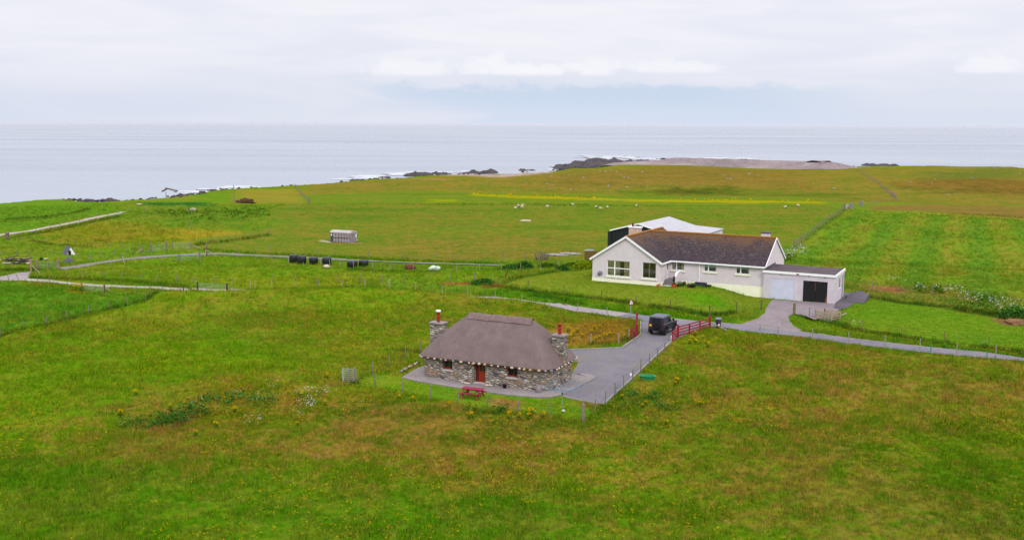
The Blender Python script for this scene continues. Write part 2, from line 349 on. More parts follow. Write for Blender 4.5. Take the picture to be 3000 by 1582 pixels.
def road_mat(name, c1, c2, c3, sc=1.0, obj=False, moss=None):
    m, t = new_tree(name); pos = t('NewGeometry', out=0)
    a = t.noise(pos, .25 * sc, 6, .65); b = t.noise(pos, 2.5 * sc, 6, .75); g = t.noise(pos, 12 * sc, 3, .8)
    c = t.mix(t.ss(a, .35, .65), c1, c2); c = t.mix(t.ss(b, .5, .75, 0, .7), c, c3)
    if moss: c = t.mix(t.m('MULTIPLY', t.ss(t.noise(t('VectorMath', {0: pos, 1: (.5, .22, 0)}, operation='MULTIPLY'), 1.0, 7, .72, .4), .5, .68), .6), c, moss)
    c = t.mix(t.ss(g, .55, .8, 0, .6), c, tuple(min(1, v * 1.7) for v in c1)); c = t.mix(t.ss(g, .45, .2, 0, .6), c, tuple(v * .5 for v in c1))
    gr = t.noise(pos, 3.6, 5, .85)
    c = t.mix(t.ss(gr, .45, .72, 0, .7), c, t.mix(1.0, c, (1.3, 1.28, 1.24), 'MULTIPLY')); c = t.mix(t.ss(gr, .5, .28, 0, .8), c, t.mix(1.0, c, (.66, .66, .68), 'MULTIPLY'))
    finish(t, {'Base Color': c, 'Roughness': .92, 'Specular IOR Level': .2, 'Normal': t('Bump', {'Height': g, 'Strength': .5, 'Distance': .03})})
    return m
M_tarmac = road_mat('worn_tarmac', seen(138, 134, 152), seen(158, 150, 158), seen(118, 112, 126), moss=seen(128, 122, 128))
M_lane = road_mat('pale_lane', seen(190, 178, 180), seen(172, 160, 162), seen(150, 150, 120))
M_gravel = road_mat('grey_gravel', seen(136, 130, 140), seen(148, 142, 147), seen(118, 112, 108), 1.6, moss=seen(148, 136, 104))
M_track = road_mat('grey_track', seen(160, 150, 152), seen(145, 142, 128), seen(120, 128, 80))
M_sand = road_mat('shell_sand_track', seen(212, 202, 190), seen(190, 178, 160), seen(160, 158, 110))
M_drive = road_mat('pinkish_tarmac', seen(158, 142, 146), seen(172, 158, 160), seen(140, 124, 126), moss=seen(138, 126, 122))
M_asph = road_mat('dark_asphalt', seen(104, 98, 108), seen(120, 112, 120), seen(92, 86, 96))
M_conc = road_mat('apron_concrete', seen(178, 168, 166), seen(160, 148, 148), seen(140, 130, 128), 1.5)
M_shingle = road_mat('grey_shingle', sv(126, 113, 112), sv(98, 87, 88), sv(146, 134, 132), .2)
M_kerb = mat('pale_edging', seen(196, 190, 184), .85)
M_wall = mat('grey_white_render', sv(198, 188, 191), .9, .035, 1.2, .35, 60, obj=True)
M_wall2 = mat('garage_render', sv(190, 181, 188), .9, .06, .8, .35, 60)
M_plinth = mat('cream_plinth', sv(228, 220, 192), .85, .03, 1.5)
M_trim = mat('white_trim', sv(240, 240, 240), .5, .02)
M_white = mat('white_paint', sv(235, 235, 238), .6, .05)
M_pole = mat('grey_metal', sv(150, 156, 160), .5, .1, metal=.3)
M_galv = mat('galvanised_steel', sv(165, 175, 175), .55, .1, metal=.3)
M_post = mat('weathered_post', sv(100, 88, 80), .9, .12, 4, .3, 30, col2=sv(116, 106, 98))
M_postp = mat('pale_post', sv(134, 125, 108), .9, .1, 4, .3, 30)
M_dark = mat('dark_brown_post', sv(70, 42, 40), .85, .12)
M_wire = mat('fence_wire', seen(84, 88, 78), .9, spec=0)
M_red = mat('red_paint', sv(132, 20, 38), .55, .08, 6)
M_redt = mat('picnic_red', sv(130, 22, 52), .5, .08, 6)
M_door = mat('red_brown_door', sv(140, 44, 14), .5, .08, 3)
M_pot = mat('red_chimney_pot', sv(142, 28, 24), .6, .08, 5)
M_glass_d = mat('dark_glass', (.012, .016, .02), .12, 0.02, spec=.6)
M_int = mat('room_interior', sv(92, 84, 62), .9, .25, 1.2)
M_curtain = mat('beige_curtain', sv(190, 178, 142), .9, .15, 4)
M_blind = mat('pale_blind', sv(196, 212, 210), .8, .04)
M_black = mat('black_paint', seen(34, 34, 36), .6, .1)
M_bin = mat('black_plastic', sv(42, 44, 60), .5, .05)
M_bale = mat('black_bale_wrap', seen(22, 24, 40), .5, .1, 3, .5, 6, spec=.5)
M_balew = mat('pale_bale_wrap', sv(170, 190, 168), .4, .06, 3, .5, 6)
M_roofw = mat('white_sheet_roof', seen(222, 218, 226), .6, .04, .6)
M_felt = mat('dark_flat_roof', seen(92, 76, 84), .9, .12, .6, col2=seen(118, 100, 106))
M_conc2 = mat('old_concrete', sv(178, 168, 166), .9, .1, 2)
M_slab = mat('blue_grey_door', sv(184, 186, 202), .7, .04, 1.0)
M_timber = mat('weathered_timber', sv(170, 155, 138), .9, .12, 4, col2=sv(135, 118, 100))
M_brownb = mat('brown_boards', sv(92, 48, 38), .85, .1, 4)
M_rock = mat('dark_shore_rock', sv(40, 34, 38), .9, .2, .15, .8, .8, col2=sv(66, 56, 56), obj=False)
M_boulder = mat('grey_boulder', sv(138, 133, 134), .9, .15, 1.0, .5, 4)
M_foam = mat('sea_foam', seen(238, 242, 246), .7, .03, .3)
M_cream = mat('white_stone', sv(184, 172, 154), .8, .12, 5)
M_tan = mat('tan_stone', sv(175, 145, 110), .8, .12, 5)
M_green = mat('green_plastic', sv(20, 130, 85), .45, .05)
M_blue = mat('blue_line', seen(110, 160, 205), .6)
M_terr = mat('terracotta', sv(185, 62, 40), .7, .08)
M_earth = mat('bare_earth', seen(165, 120, 82), .95, .15, 1.5, .6, 5)
M_heap = mat('grey_chippings', seen(118, 112, 128), .95, .15, 3, .6, 10)
M_slate = mat('grey_sheet', seen(100, 106, 120), .6, .06, 2)
M_cara = mat('weathered_grey_panel', sv(150, 138, 142), .8, .1, 1.5)
M_carad = mat('dark_seam', seen(70, 58, 62), .8)
M_copper = mat('rusty_stain', seen(170, 100, 50), .8)
# ------------------------------------------------------------------ mesh helpers
class MB:
    def __init__(s): s.v = []; s.f = []; s.uv = []
    def face(s, pts, uv=None):
        b = len(s.v); s.v += [tuple(map(float, p)) for p in pts]; s.f.append(tuple(range(b, b + len(pts))))
        if uv is None:
            p0 = Vector(pts[0]); n = (Vector(pts[1]) - p0).cross(Vector(pts[2]) - Vector(pts[1]))
            if n.length < 1e-9: n = Vector((0, 0, 1))
            n.normalize()
            if abs(n.z) > .95: uv = [(p[0], p[1]) for p in pts]
            else:
                t = Vector((0, 0, 1)).cross(n).normalized(); b_ = n.cross(t)
                uv = [(Vector(p).dot(t), Vector(p).dot(b_)) for p in pts]
        s.uv += uv; return s
    def box(s, x0, x1, y0, y1, z0, z1):
        c = [(x0, y0, z0), (x1, y0, z0), (x1, y1, z0), (x0, y1, z0), (x0, y0, z1), (x1, y0, z1), (x1, y1, z1), (x0, y1, z1)]
        for q in ((0, 3, 2, 1), (4, 5, 6, 7), (0, 1, 5, 4), (1, 2, 6, 5), (2, 3, 7, 6), (3, 0, 4, 7)): s.face([c[i] for i in q])
        return s
    def hexa(s, c):                            # 8 corners, bottom ring then top ring, counter-clockwise from above
        for q in ((0, 3, 2, 1), (4, 5, 6, 7), (0, 1, 5, 4), (1, 2, 6, 5), (2, 3, 7, 6), (3, 0, 4, 7)): s.face([c[i] for i in q])
        return s
    def prism(s, poly, a, b, axis=2):          # polygon extruded along an axis
        def mk(p, t): return (p[0], p[1], t) if axis == 2 else ((p[0], t, p[1]) if axis == 1 else (t, p[0], p[1]))
        A = [mk(p, a) for p in poly]; B = [mk(p, b) for p in poly]
        s.face(A[::-1]); s.face(B); n = len(poly)
        for i in range(n): s.face([A[i], A[(i + 1) % n], B[(i + 1) % n], B[i]])
        return s
    def bar(s, p, q, w, d=None, up=(0, 0, 1)):
        p = Vector(p); q = Vector(q); d = d or w; ax = (q - p)
        if ax.length < 1e-6: return s
        ax.normalize(); upv = Vector(up)
        if abs(ax.dot(upv)) > .98: upv = Vector((0, 1, 0))
        sd_ = ax.cross(upv).normalized(); u_ = sd_.cross(ax)
        r_ = []
        for e in (p, q):
            for a, b in ((-1, -1), (1, -1), (1, 1), (-1, 1)): r_.append(e + sd_ * (a * w / 2) + u_ * (b * d / 2))
        for f_ in ((0, 1, 2, 3), (7, 6, 5, 4), (0, 4, 5, 1), (1, 5, 6, 2), (2, 6, 7, 3), (3, 7, 4, 0)): s.face([r_[i] for i in f_])
        return s
    def lathe(s, prof, n=16, c=(0, 0, 0), axis=2, sy=1.0):
        def pt(r_, z, k):
            a = 2 * math.pi * k / n; x, y = r_ * math.cos(a), r_ * math.sin(a) * sy
            if axis == 2: return (c[0] + x, c[1] + y, c[2] + z)
            if axis == 1: return (c[0] + x, c[1] + z, c[2] + y)
            return (c[0] + z, c[1] + x, c[2] + y)
        for (ra, za), (rb, zb) in zip(prof, prof[1:]):
            for k in range(n):
                s.face([pt(ra, za, k), pt(ra, za, k + 1), pt(rb, zb, k + 1), pt(rb, zb, k)] if ra > 1e-6 and rb > 1e-6 else
                       ([pt(ra, za, k), pt(ra, za, k + 1), pt(rb, zb, k)] if rb <= 1e-6 else [pt(ra, za, k), pt(rb, zb, k + 1), pt(rb, zb, k)]))
        return s
    def build(s, name, m, parent=None, smooth_=False, loc=None, rz=0, merge=True):
        me = bpy.data.meshes.new(name); me.from_pydata(s.v, [], s.f)
        ul = me.uv_layers.new(name='UVMap')
        ul.data.foreach_set('uv', np.array(s.uv, 'f').ravel())
        if merge or smooth_:
            bm = bmesh.new(); bm.from_mesh(me); bmesh.ops.remove_doubles(bm, verts=bm.verts, dist=1e-4)
            bmesh.ops.recalc_face_normals(bm, faces=bm.faces)
            if smooth_:
                for f_ in bm.faces: f_.smooth = True
                for e in bm.edges:
                    if len(e.link_faces) == 2 and e.calc_face_angle(0) > R(40): e.smooth = False
            bm.to_mesh(me); bm.free()
        me.materials.append(m)
        o = bpy.data.objects.new(name, me); COL.objects.link(o)
        if parent: o.parent = parent
        if loc is not None: o.location = loc
        o.rotation_euler = (0, 0, rz); return o
def tag(o, label=None, cat=None, group=None, kind=None):
    for k, v in (('label', label), ('category', cat), ('group', group), ('kind', kind)):
        if v: o[k] = v
    return o
def thing(name, label, cat, loc=(0, 0, 0), rz=0, group=None):
    o = bpy.data.objects.new(name, None); COL.objects.link(o); o.location = loc; o.rotation_euler = (0, 0, rz); o.empty_display_size = .3
    return tag(o, label, cat, group)
def dup(root, loc, rz=0, label=None, scale=None):
    r_ = root.copy(); COL.objects.link(r_); r_.location = loc; r_.rotation_euler = (0, 0, rz)
    if label: r_['label'] = label
    if scale: r_.scale = (scale,) * 3
    for ch in list(root.children):
        c = ch.copy(); COL.objects.link(c); c.parent = r_
        for g_ in list(ch.children):
            d = g_.copy(); COL.objects.link(d); d.parent = c
    return r_
def npmesh(name, V, Fq, m, attrs=None, smooth_=False):
    me = bpy.data.meshes.new(name); k = Fq.shape[1]
    me.vertices.add(len(V)); me.vertices.foreach_set('co', np.asarray(V, 'f').ravel())
    me.loops.add(Fq.size); me.loops.foreach_set('vertex_index', Fq.astype('i').ravel())
    me.polygons.add(len(Fq)); me.polygons.foreach_set('loop_start', np.arange(0, Fq.size, k, dtype='i'))
    if smooth_: me.polygons.foreach_set('use_smooth', np.ones(len(Fq), bool))
    me.update(calc_edges=True)
    for nm, (typ, dat) in (attrs or {}).items():
        a = me.attributes.new(nm, typ, 'POINT')
        a.data.foreach_set('vector' if typ == 'FLOAT_VECTOR' else ('color' if typ == 'FLOAT_COLOR' else 'value'), np.asarray(dat, 'f').ravel())
    me.materials.append(m); o = bpy.data.objects.new(name, me); COL.objects.link(o); return o
def lump(name, m, rx, ry, rz_, seed=0, sub=3, amp=.25, parent=None, loc=(0, 0, 0), rot=0, flat=False, freq=1.6):
    bm = bmesh.new(); bmesh.ops.create_icosphere(bm, subdivisions=sub, radius=1)
    from mathutils import noise as mn
    for v in bm.verts:
        n_ = mn.fractal(v.co * freq + Vector((seed * 3.1, seed * 1.7, seed)), 1.0, 2.0, 4)
        v.co *= 1 + amp * n_
        v.co = Vector((v.co.x * rx, v.co.y * ry, v.co.z * rz_))
    me = bpy.data.meshes.new(name); bm.to_mesh(me); bm.free(); me.materials.append(m)
    if not flat: me.polygons.foreach_set('use_smooth', [True] * len(me.polygons))
    o = bpy.data.objects.new(name, me); COL.objects.link(o); o.location = loc; o.rotation_euler = (0, 0, rot)
    if parent: o.parent = parent
    return o
# ------------------------------------------------------------------ ground colour regions (real places on the ground, world polygons)
def wp(pts): return [G(p)[:2] for p in pts]
far_edge = [(3700, 500), (3700, 470), (-500, 470)]
REG = []   # (world polygon, albedo, softness m, (brown, flowers, mottling))
def reg(pts, col, soft, var, world=False): REG.append((pts if world else wp(pts), seen(*col), soft, var))
BASE = (seen(94, 134, 16), (.7, .9, .5))
reg([(-400, 1000), (0, 985), (560, 850), (1000, 846), (1150, 850), (1500, 990), (1200, 1090), (700, 1130), (-400, 1330)], (108, 142, 22), 8, (.5, .9, .45))
reg([(1500, 1180), (1900, 1000), (2300, 1000), (3400, 1080), (3400, 1350), (2300, 1500), (1600, 1400), (1000, 1300)], (104, 130, 24), 14, (1.0, .9, .5))
reg([(-400, 1340), (500, 1340), (1100, 1400), (1700, 1430), (1800, 1700), (-400, 1700)], (82, 130, 14), 6, (.3, 1.0, .55))
reg([(-400, 1080), (300, 1000), (600, 960), (900, 1060), (700, 1150), (300, 1190), (-400, 1300)], (98, 142, 16), 6, (.3, .9, .45))
reg([(330, 1190), (560, 1120), (800, 1100), (1000, 1130), (1400, 1200), (1700, 1280), (1600, 1360), (1200, 1400), (700, 1330), (350, 1300)], (112, 126, 26), 5, (1.1, .8, .5))
reg([(2450, 1330), (3200, 1250), (3300, 1700), (2400, 1700)], (86, 122, 16), 8, (.55, .9, .5))
# everything beyond the lane
reg([(-400, 830), (0, 825), (560, 856), (700, 850), (1100, 848), (1380, 868), (1870, 945), (2100, 955), (3000, 1050), (3500, 1130), (3500, 560), (3000, 540), (-400, 560)], (98, 138, 30), 1.5, (.35, .2, .35))
# pasture
pasture = P('R7', (1640, 400), (2576, 440)) + P('R8', (1300, 440), (2400, 440)) + [(2100, 760), (2330, 720)] + P('B5', (95, 1060), (640, 640), (560, 585)) + P('B4', (1800, 525), (0, 530)) + P('B3', (1800, 462), (900, 455), (0, 455)) + P('B2', (2200, 405), (1900, 470), (2050, 580), (1400, 690), (1150, 715)) + P('R7', (700, 330), (1000, 360))
reg(pasture, (98, 126, 34), 4, (.55, .1, .45))
reg([(1100, 700), (1700, 690), (1730, 745), (1200, 755)], (110, 120, 40), 12, (.8, .1, .45))
reg(P('B2', (1000, 440), (1700, 425), (2100, 450), (2000, 560), (1300, 560), (900, 500)), (92, 128, 34), 6, (.2, .1, .9))
reg(P('R6', (500, 590), (1200, 440), (2300, 560), (2376, 700), (1500, 760), (600, 720)), (118, 132, 26), 6, (.6, .4, .4))
reg(P('B2', (1300, 600), (1750, 610), (1800, 640), (1350, 690)), (150, 142, 36), 4, (.4, .1, .3))
# left coast grass
reg([(-500, 610), (0, 590), (291, 592)] + P('B2', (900, 400), (800, 470), (300, 590), (0, 640)) + [(-400, 700)], (94, 138, 32), 2.5, (.1, .1, .45))
reg(P('B2', (1080, 395), (1560, 395), (1560, 420), (1150, 425)), (48, 108, 42), 3, (0, 0, .5))
reg(P('B2', (1780, 300), (2240, 290), (2320, 400), (1780, 400)), (134, 136, 44), 3, (.5, 0, .3))
# strip of richer land beyond the pasture, with buttercups
reg(P('B3', (0, 380), (900, 350), (1400, 355), (2576, 385)) + P('B4', (1000, 430), (2400, 480), (2500, 500), (1800, 522), (0, 525)) + P('B3', (1700, 455), (0, 450)), (100, 130, 34), 4, (.3, .1, .4))
reg(P('B3', (1380, 365), (1800, 382), (2576, 408)) + P('B4', (1000, 472), (2340, 490), (2340, 508), (1740, 503), (1000, 492)) + P('B3', (2576, 424), (1800, 405), (1380, 380)), (150, 154, 18), 2.5, (.2, 0, .6))
reg(P('B3', (1040, 418), (1240, 415), (1240, 435), (1040, 435)), (138, 150, 24), 3, (0, 0, .4))
# far machair and heath
reg(P('B3', (0, 290), (600, 245), (1250, 210), (2080, 180), (2576, 150)) + P('B4', (750, 180), (1800, 212), (2560, 210)) + P('B5', (1450, 172), (2576, 190)) + [(3700, 505), (3700, 610), (3000, 603)] + P('B5', (1500, 590), (1150, 560), (640, 570)) + P('B4', (2300, 470), (1000, 425)) + P('B3', (2576, 370), (1400, 350), (900, 345), (0, 375)), (110, 120, 38), 5, (.8, .05, .5))
reg(P('B3', (1900, 220), (2576, 170)) + P('B4', (1000, 190), (2100, 230), (2300, 400), (1300, 360), (0, 390)), (116, 108, 42), 14, (.7, .05, .5))
reg(P('B4', (500, 390), (1500, 385), (2576, 430), (2576, 470), (1500, 440), (700, 430)), (84, 112, 26), 8, (.3, .05, .3))
reg(P('B4', (950, 385), (1500, 380), (1500, 425), (1000, 425)), (74, 84, 26), 7, (.4, 0, .3))
reg(P('B5', (1150, 350), (2100, 290), (2576, 330)) + [(3400, 540), (3400, 570)] + P('B5', (2576, 500), (1500, 440)), (106, 92, 38), 12, (.5, .0, .55))
reg(P('B5', (1500, 240), (2576, 200), (2576, 300), (1600, 310)), (94, 112, 42), 10, (.4, 0, .5))
reg(P('B5', (900, 600), (1500, 585), (2576, 605)) + [(3400, 620), (3400, 670)] + P('B5', (2576, 740), (1400, 660), (900, 645)), (122, 110, 52), 3, (.4, .0, .45))
reg(P('B5', (1000, 655), (1500, 672), (2576, 742)) + [(3200, 668), (3200, 672)] + P('B5', (2576, 758), (1500, 684)), (150, 148, 52), 1.5, (.2, .0, .3))
# right hand hay field (striped in the shader by its own polygons)
hay = P('B5', (640, 650), (1500, 685), (2576, 765)) + [(3500, 700), (3500, 960), (3000, 900)] + P('R5', (1900, 250), (900, 80)) + [(2300, 780)] + P('B5', (95, 1060))
HAY = wp(hay); reg(HAY, (106, 142, 34), 2, (.25, .2, .35), True)
# rough strip with cow parsley between hay field and right lawn
reg(P('R5', (880, 60), (1500, 150), (2576, 230)) + [(3400, 960), (3400, 1050)] + P('R5', (2576, 420), (1900, 330), (1500, 270), (940, 205), (870, 180)), (98, 130, 44), 2.5, (.5, .0, .9))
reg(P('R5', (1040, 105), (1400, 130), (1460, 180), (1150, 170)), (150, 104, 74), 2, (.4, .0, .5))
# field between the lane and the grey track
mid = [(95, 812)] + P('R6', (400, 1120), (750, 1060), (1400, 960), (2376, 885)) + P('R7', (900, 400), (1640, 480), (2576, 550)) + P('R8', (300, 520), (1050, 548), (1600, 530), (1640, 640), (1050, 640), (0, 650)) + P('R7', (1500, 760), (1000, 740)) + [(560, 842), (330, 828), (200, 822)]
reg(mid, (106, 146, 26), 1.5, (.4, .45, .5))
reg(P('R7', (1000, 600), (2300, 640), (2200, 740), (1300, 740)), (132, 152, 24), 6, (.3, .3, .4))
# left enclosed field
reg([(-400, 815), (0, 826), (190, 846), (326, 857), (530, 858)] + F7[::-1] + [(-400, 1090)], (80, 134, 26), 1.0, (.25, .15, .35))
# lawns
LAWN1 = wp([(1477, 831), (1500, 820), (1560, 806), (1640, 794), (1735, 786), (1740, 815), (1960, 838), (2080, 850), (2240, 868), (2262, 880), (2238, 905)] + P('R3', (680, 1300), (355, 1310)) + P('R4', (1712, 330), (1110, 220), (592, 140), (58, 60)) + P('R8', (2242, 735), (1878, 690)))
LAWN2 = wp(P('R5', (850, 370), (1020, 240), (1500, 285), (1900, 355), (2380, 435), (2576, 520)) + [(3200, 985), (3200, 1045)] + P('R5', (2576, 715), (2150, 690), (1822, 640), (1500, 600), (1050, 530), (850, 460)))
reg(LAWN1, (120, 144, 38), .5, (.12, .0, .22), True)
reg(P('R4', (1200, 0), (2089, 60), (2089, 250), (1500, 180)), (96, 148, 22), 3, (.05, .0, .25))
reg(LAWN2, (108, 148, 32), .5, (.1, .05, .25), True)
VERGE = wp([(1500, 846), (1650, 864)] + P('R4', (0, 110), (592, 190), (1110, 260), (1712, 380), (2089, 390), (2089, 440), (1240, 385), (640, 315), (0, 245)) + P('R1', (1500, 100), (760, 10)))
reg(VERGE, (74, 128, 20), .8, (.1, .1, .8), True)
reg(P('R5', (350, 405), (560, 430), (850, 520), (1100, 590), (1900, 690), (2576, 770), (2576, 785), (1500, 665), (860, 595), (480, 535)), (96, 142, 28), .8, (.15, .1, .4))
# cottage garden and the grass round it
GARD = wp(P('B6', (405, 345), (572, 380), (800, 428), (1035, 475), (1262, 512), (1512, 552), (1768, 592), (2030, 618), (2313, 655), (2412, 590), (2150, 440), (1700, 440), (900, 330), (780, 290), (550, 275)))
reg(GARD, (98, 144, 24), .8, (.3, .25, .6), True)
reg(P('B6', (1550, 490), (1760, 510), (1760, 590), (1600, 560)), (150, 120, 66), .8, (.4, 0, .6))
reg(P('R4', (0, 790), (330, 775), (500, 700), (620, 620), (655, 640), (375, 838), (0, 855)), (88, 140, 22), .4, (.1, .1, .5))
ROUGHR = wp(P('A', (0, 760), (800, 700), (1230, 800), (1100, 1100), (850, 1260), (230, 1275), (-400, 1290), (-900, 1200), (-700, 800)))
reg(ROUGHR, (140, 120, 40), 1.5, (.8, .0, .6), True)
reg(P('B6', (400, 480), (1000, 560), (1700, 640), (2313, 700), (2313, 740), (1500, 760), (300, 700)), (104, 116, 30), 2.5, (1.0, .5, .6))
reg(P('B8', (560, 640), (1200, 660), (1300, 640), (1150, 560), (1250, 480), (700, 460)), (70, 108, 24), 2, (.3, .4, .8))
# rank grass along fences and banks; its dark tone also paints the banks' shaded side
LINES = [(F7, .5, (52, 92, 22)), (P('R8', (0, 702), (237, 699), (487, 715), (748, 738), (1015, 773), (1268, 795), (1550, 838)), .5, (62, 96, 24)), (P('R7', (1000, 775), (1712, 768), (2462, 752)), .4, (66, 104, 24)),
         (P('R8', (1500, 680), (1900, 730), (2242, 775), (2576, 810)) + P('R4', (300, 125), (800, 205), (1300, 250), (1712, 330), (2089, 300)), .9, (58, 92, 22)),
         (P('R8', (1330, 655), (1480, 650)), 1.5, (50, 100, 26)), (P('R8', (1900, 770), (2100, 790), (2400, 860)), 1.2, (56, 110, 22)),
         (P('R8', (1640, 650), (1750, 610), (2100, 545), (2400, 520)), .9, (56, 108, 22)),
         (P('R5', (450, 395), (600, 440), (850, 500), (1050, 570), (1400, 610), (1900, 690)), 1.1, (50, 104, 20)), (P('R5', (2100, 710), (2576, 745)), 1.1, (50, 100, 22)),
         (P('R5', (950, 210), (1100, 225), (1400, 280), (1900, 330), (2400, 410)), 1.1, (48, 92, 24)), (P('R5', (2000, 350), (2300, 400), (2576, 410)), 1.8, (44, 84, 24)),
         (P('R7', (600, 292), (1000, 240), (1430, 176)), .8, (66, 108, 24)), (P('R7', (750, 340), (1200, 375), (1600, 395), (2576, 438)), 1.6, (82, 132, 22)), (P('R8', (0, 408), (900, 435), (1600, 455)), 1.6, (82, 132, 22)),
         (P('R8', (60, 512), (500, 535), (955, 548)), .6, (58, 100, 22)), (P('R6', (0, 1075), (380, 1065)), 2.0, (60, 86, 22)), (P('R6', (370, 1160), (900, 1180), (1700, 1215), (2376, 1290)), 1.6, (70, 108, 24)),
         (P('R6', (200, 655), (600, 590), (1300, 440), (1500, 400)), 1.5, (64, 106, 26)), (P('R6', (0, 445), (550, 410), (900, 360), (1100, 310)), .9, (66, 88, 30)), (P('R6', (0, 470), (550, 435), (1100, 330)), .6, (96, 120, 40)),
         (P('B3', (0, 455), (1000, 458), (2576, 462)) + P('B4', (1000, 522), (2100, 526)), 1.2, (66, 108, 24)), (P('B3', (900, 380), (1400, 365), (2400, 372)), 1.2, (86, 104, 30)),
         (P('R1', (0, 575), (280, 600)), .5, (60, 100, 20)), (P('R6', (400, 700), (700, 760), (1100, 780)), .7, (88, 112, 28)), (P('B5', (650, 645), (100, 1060)), .8, (84, 120, 36)),
         (P('B6', (300, 355), (405, 350)), .6, (50, 86, 20)), (P('R4', (380, 720), (500, 690), (700, 590)), .6, (58, 104, 20)), (P('A', (230, 1275), (850, 1260), (1100, 1180)), .5, (60, 100, 20))]
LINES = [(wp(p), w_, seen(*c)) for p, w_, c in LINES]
PATCH = [(P('R6', (1600, 200), (2100, 180), (2376, 160)), 4.0, (120, 135, 40)), (P('B3', (1250, 205), (1600, 220), (1960, 185)), 6.0, (182, 168, 168)), (P('B3', (900, 240), (1150, 250)), 2.5, (150, 122, 90)),
         (P('R8', (2100, 360), (2230, 372)), 1.1, (185, 185, 175)), (P('R8', (2240, 355), (2370, 362)), .7, (185, 185, 175)), (P('R8', (1050, 655), (1230, 660)), 1.2, (150, 105, 55)), (P('R8', (1450, 690), (1650, 690)), .8, (130, 92, 50)),
         (P('B7', (850, 560), (700, 650), (500, 660)), .8, (120, 92, 52)), (P('R4', (450, 690), (330, 760)), .5, (52, 92, 20)), (P('R7', (1990, 240), (2090, 258)), .7, (205, 195, 170)), (P('R7', (2100, 262), (2420, 264)), .8, (150, 130, 100)),
         (P('R6', (2380, 320), (2390, 330)), 1.5, (190, 185, 170)), (P('B2', (1780, 385), (1920, 390)), 1.6, (110, 78, 50)), (P('B1', (760, 270), (900, 285)), 1.2, (150, 135, 30)), (P('R5', (2380, 440), (2450, 480), (2576, 460)), 1.6, (150, 110, 70))]
PATCH = [(wp(p), w_, seen(*c)) for p, w_, c in PATCH]
# hard surfaces: polygons and strips (ground is sunk a little below them, grass kept off)
def catmull(pts, step=1.0):
    pts = [np.array(p[:2]) for p in pts]; out = []
    ext = [2 * pts[0] - pts[1]] + pts + [2 * pts[-1] - pts[-2]]
    for i in range(1, len(ext) - 2):
        a, b, c, d = ext[i - 1:i + 3]; n = max(2, int(np.linalg.norm(c - b) / step))
        for k in range(n):
            t = k / n
            out.append(.5 * ((2 * b) + (-a + c) * t + (2 * a - 5 * b + 4 * c - d) * t * t + (-a + 3 * b - 3 * c + d) * t ** 3))
    out.append(ext[-2]); return out
ROADC = catmull([G((660, 851.5))] + [tuple(G0(q, .95)[:2] + np.array([.6, 3.3])) for q in F1[:10]] + [G(p) for p in [(1437, 876), (1581, 893), (1750, 913.5), (1872, 930), (2000, 944), (2150, 956), (2200, 965), (2340, 979), (2467, 996), (2666, 1019.5), (2870, 1039), (3000, 1051), (3300, 1080), (3700, 1120)]])
LANE = catmull([G(p) for p in P('R6', (330, 1183), (600, 1205), (870, 1232), (1300, 1264), (2000, 1290), (2376, 1314)) + P('R7', (600, 766), (980, 783))])
TRACK = catmull([G(p) for p in P('R6', (740, 1052), (1000, 1018), (1400, 955), (1800, 912), (2376, 876)) + P('R7', (720, 387), (1000, 388), (1640, 417), (2100, 440), (2576, 463)) + P('R8', (500, 440), (1000, 455), (1600, 470))])
SANDT = catmull([G(p) for p in P('R6', (-100, 650), (0, 634), (250, 598), (400, 578), (850, 490), (1200, 415), (1540, 345))])
APEX = 0
STRIPS = [(ROADC, 1.4), (LANE, .75), (TRACK, 1.15), (SANDT, .9)]
YARD = [G0(p)[:2] for p in [(1560, 1030), (1692, 1026)] + P('R4', (0, 858), (375, 840), (655, 645), (662, 440)) + [(1890, 937), (1990, 944), (2075, 950)] + P('R4', (1235, 690), (1140, 735), (900, 960), (480, 1358)) + [(1767, 1187), (1700, 1176), (1644, 1160)] + P('R1', (1700, 1030), (1900, 700))]
DRIVE = [G0(p)[:2] for p in [(2262, 878)] + P('R5', (800, 285), (870, 300), (840, 340), (770, 400), (600, 440), (500, 400), (400, 385), (352, 410), (360, 450), (400, 500), (480, 545)) + [(2300, 970), (2150, 955), (2185, 945)] + P('R5', (60, 430), (130, 380), (145, 330))]
SIDEA = [G0(p)[:2] for p in P('R5', (800, 280), (840, 180), (930, 190), (1020, 235), (960, 300), (850, 350), (780, 330))]
JUNC = [G0(p)[:2] for p in [(-300, 822), (-150, 816), (0, 811)] + P('R6', (200, 1108), (380, 1088), (365, 1120), (345, 1165), (420, 1192), (200, 1200), (0, 1200)) + [(-300, 826)]]
APRON = [G0(p, .1)[:2] for p in P('R1', (90, 850), (280, 895), (600, 945), (950, 1000), (1300, 1040), (1500, 1055), (1620, 1052), (1730, 1025), (1900, 945), (2060, 860), (2075, 845), (2040, 828), (1960, 815), (1885, 815))] + [cot(13.0, 6.5)[:2], cot(-.9, 6.5)[:2]] + [G0(p, .1)[:2] for p in P('R1', (270, 750))]
HARD = [YARD, DRIVE, SIDEA, JUNC, APRON]
FOOT = [[cot(*q)[:2] for q in ((0, 0), (12.3, 0), (12.3, 5.7), (0, 5.7))], [hou(*q)[:2] for q in ((0, 0), (9.7, 0), (9.7, 3.5), (22.5, 3.1), (31.4, 3.1), (31.4, 8.9), (22.5, 13.6), (0, 13.6))]]
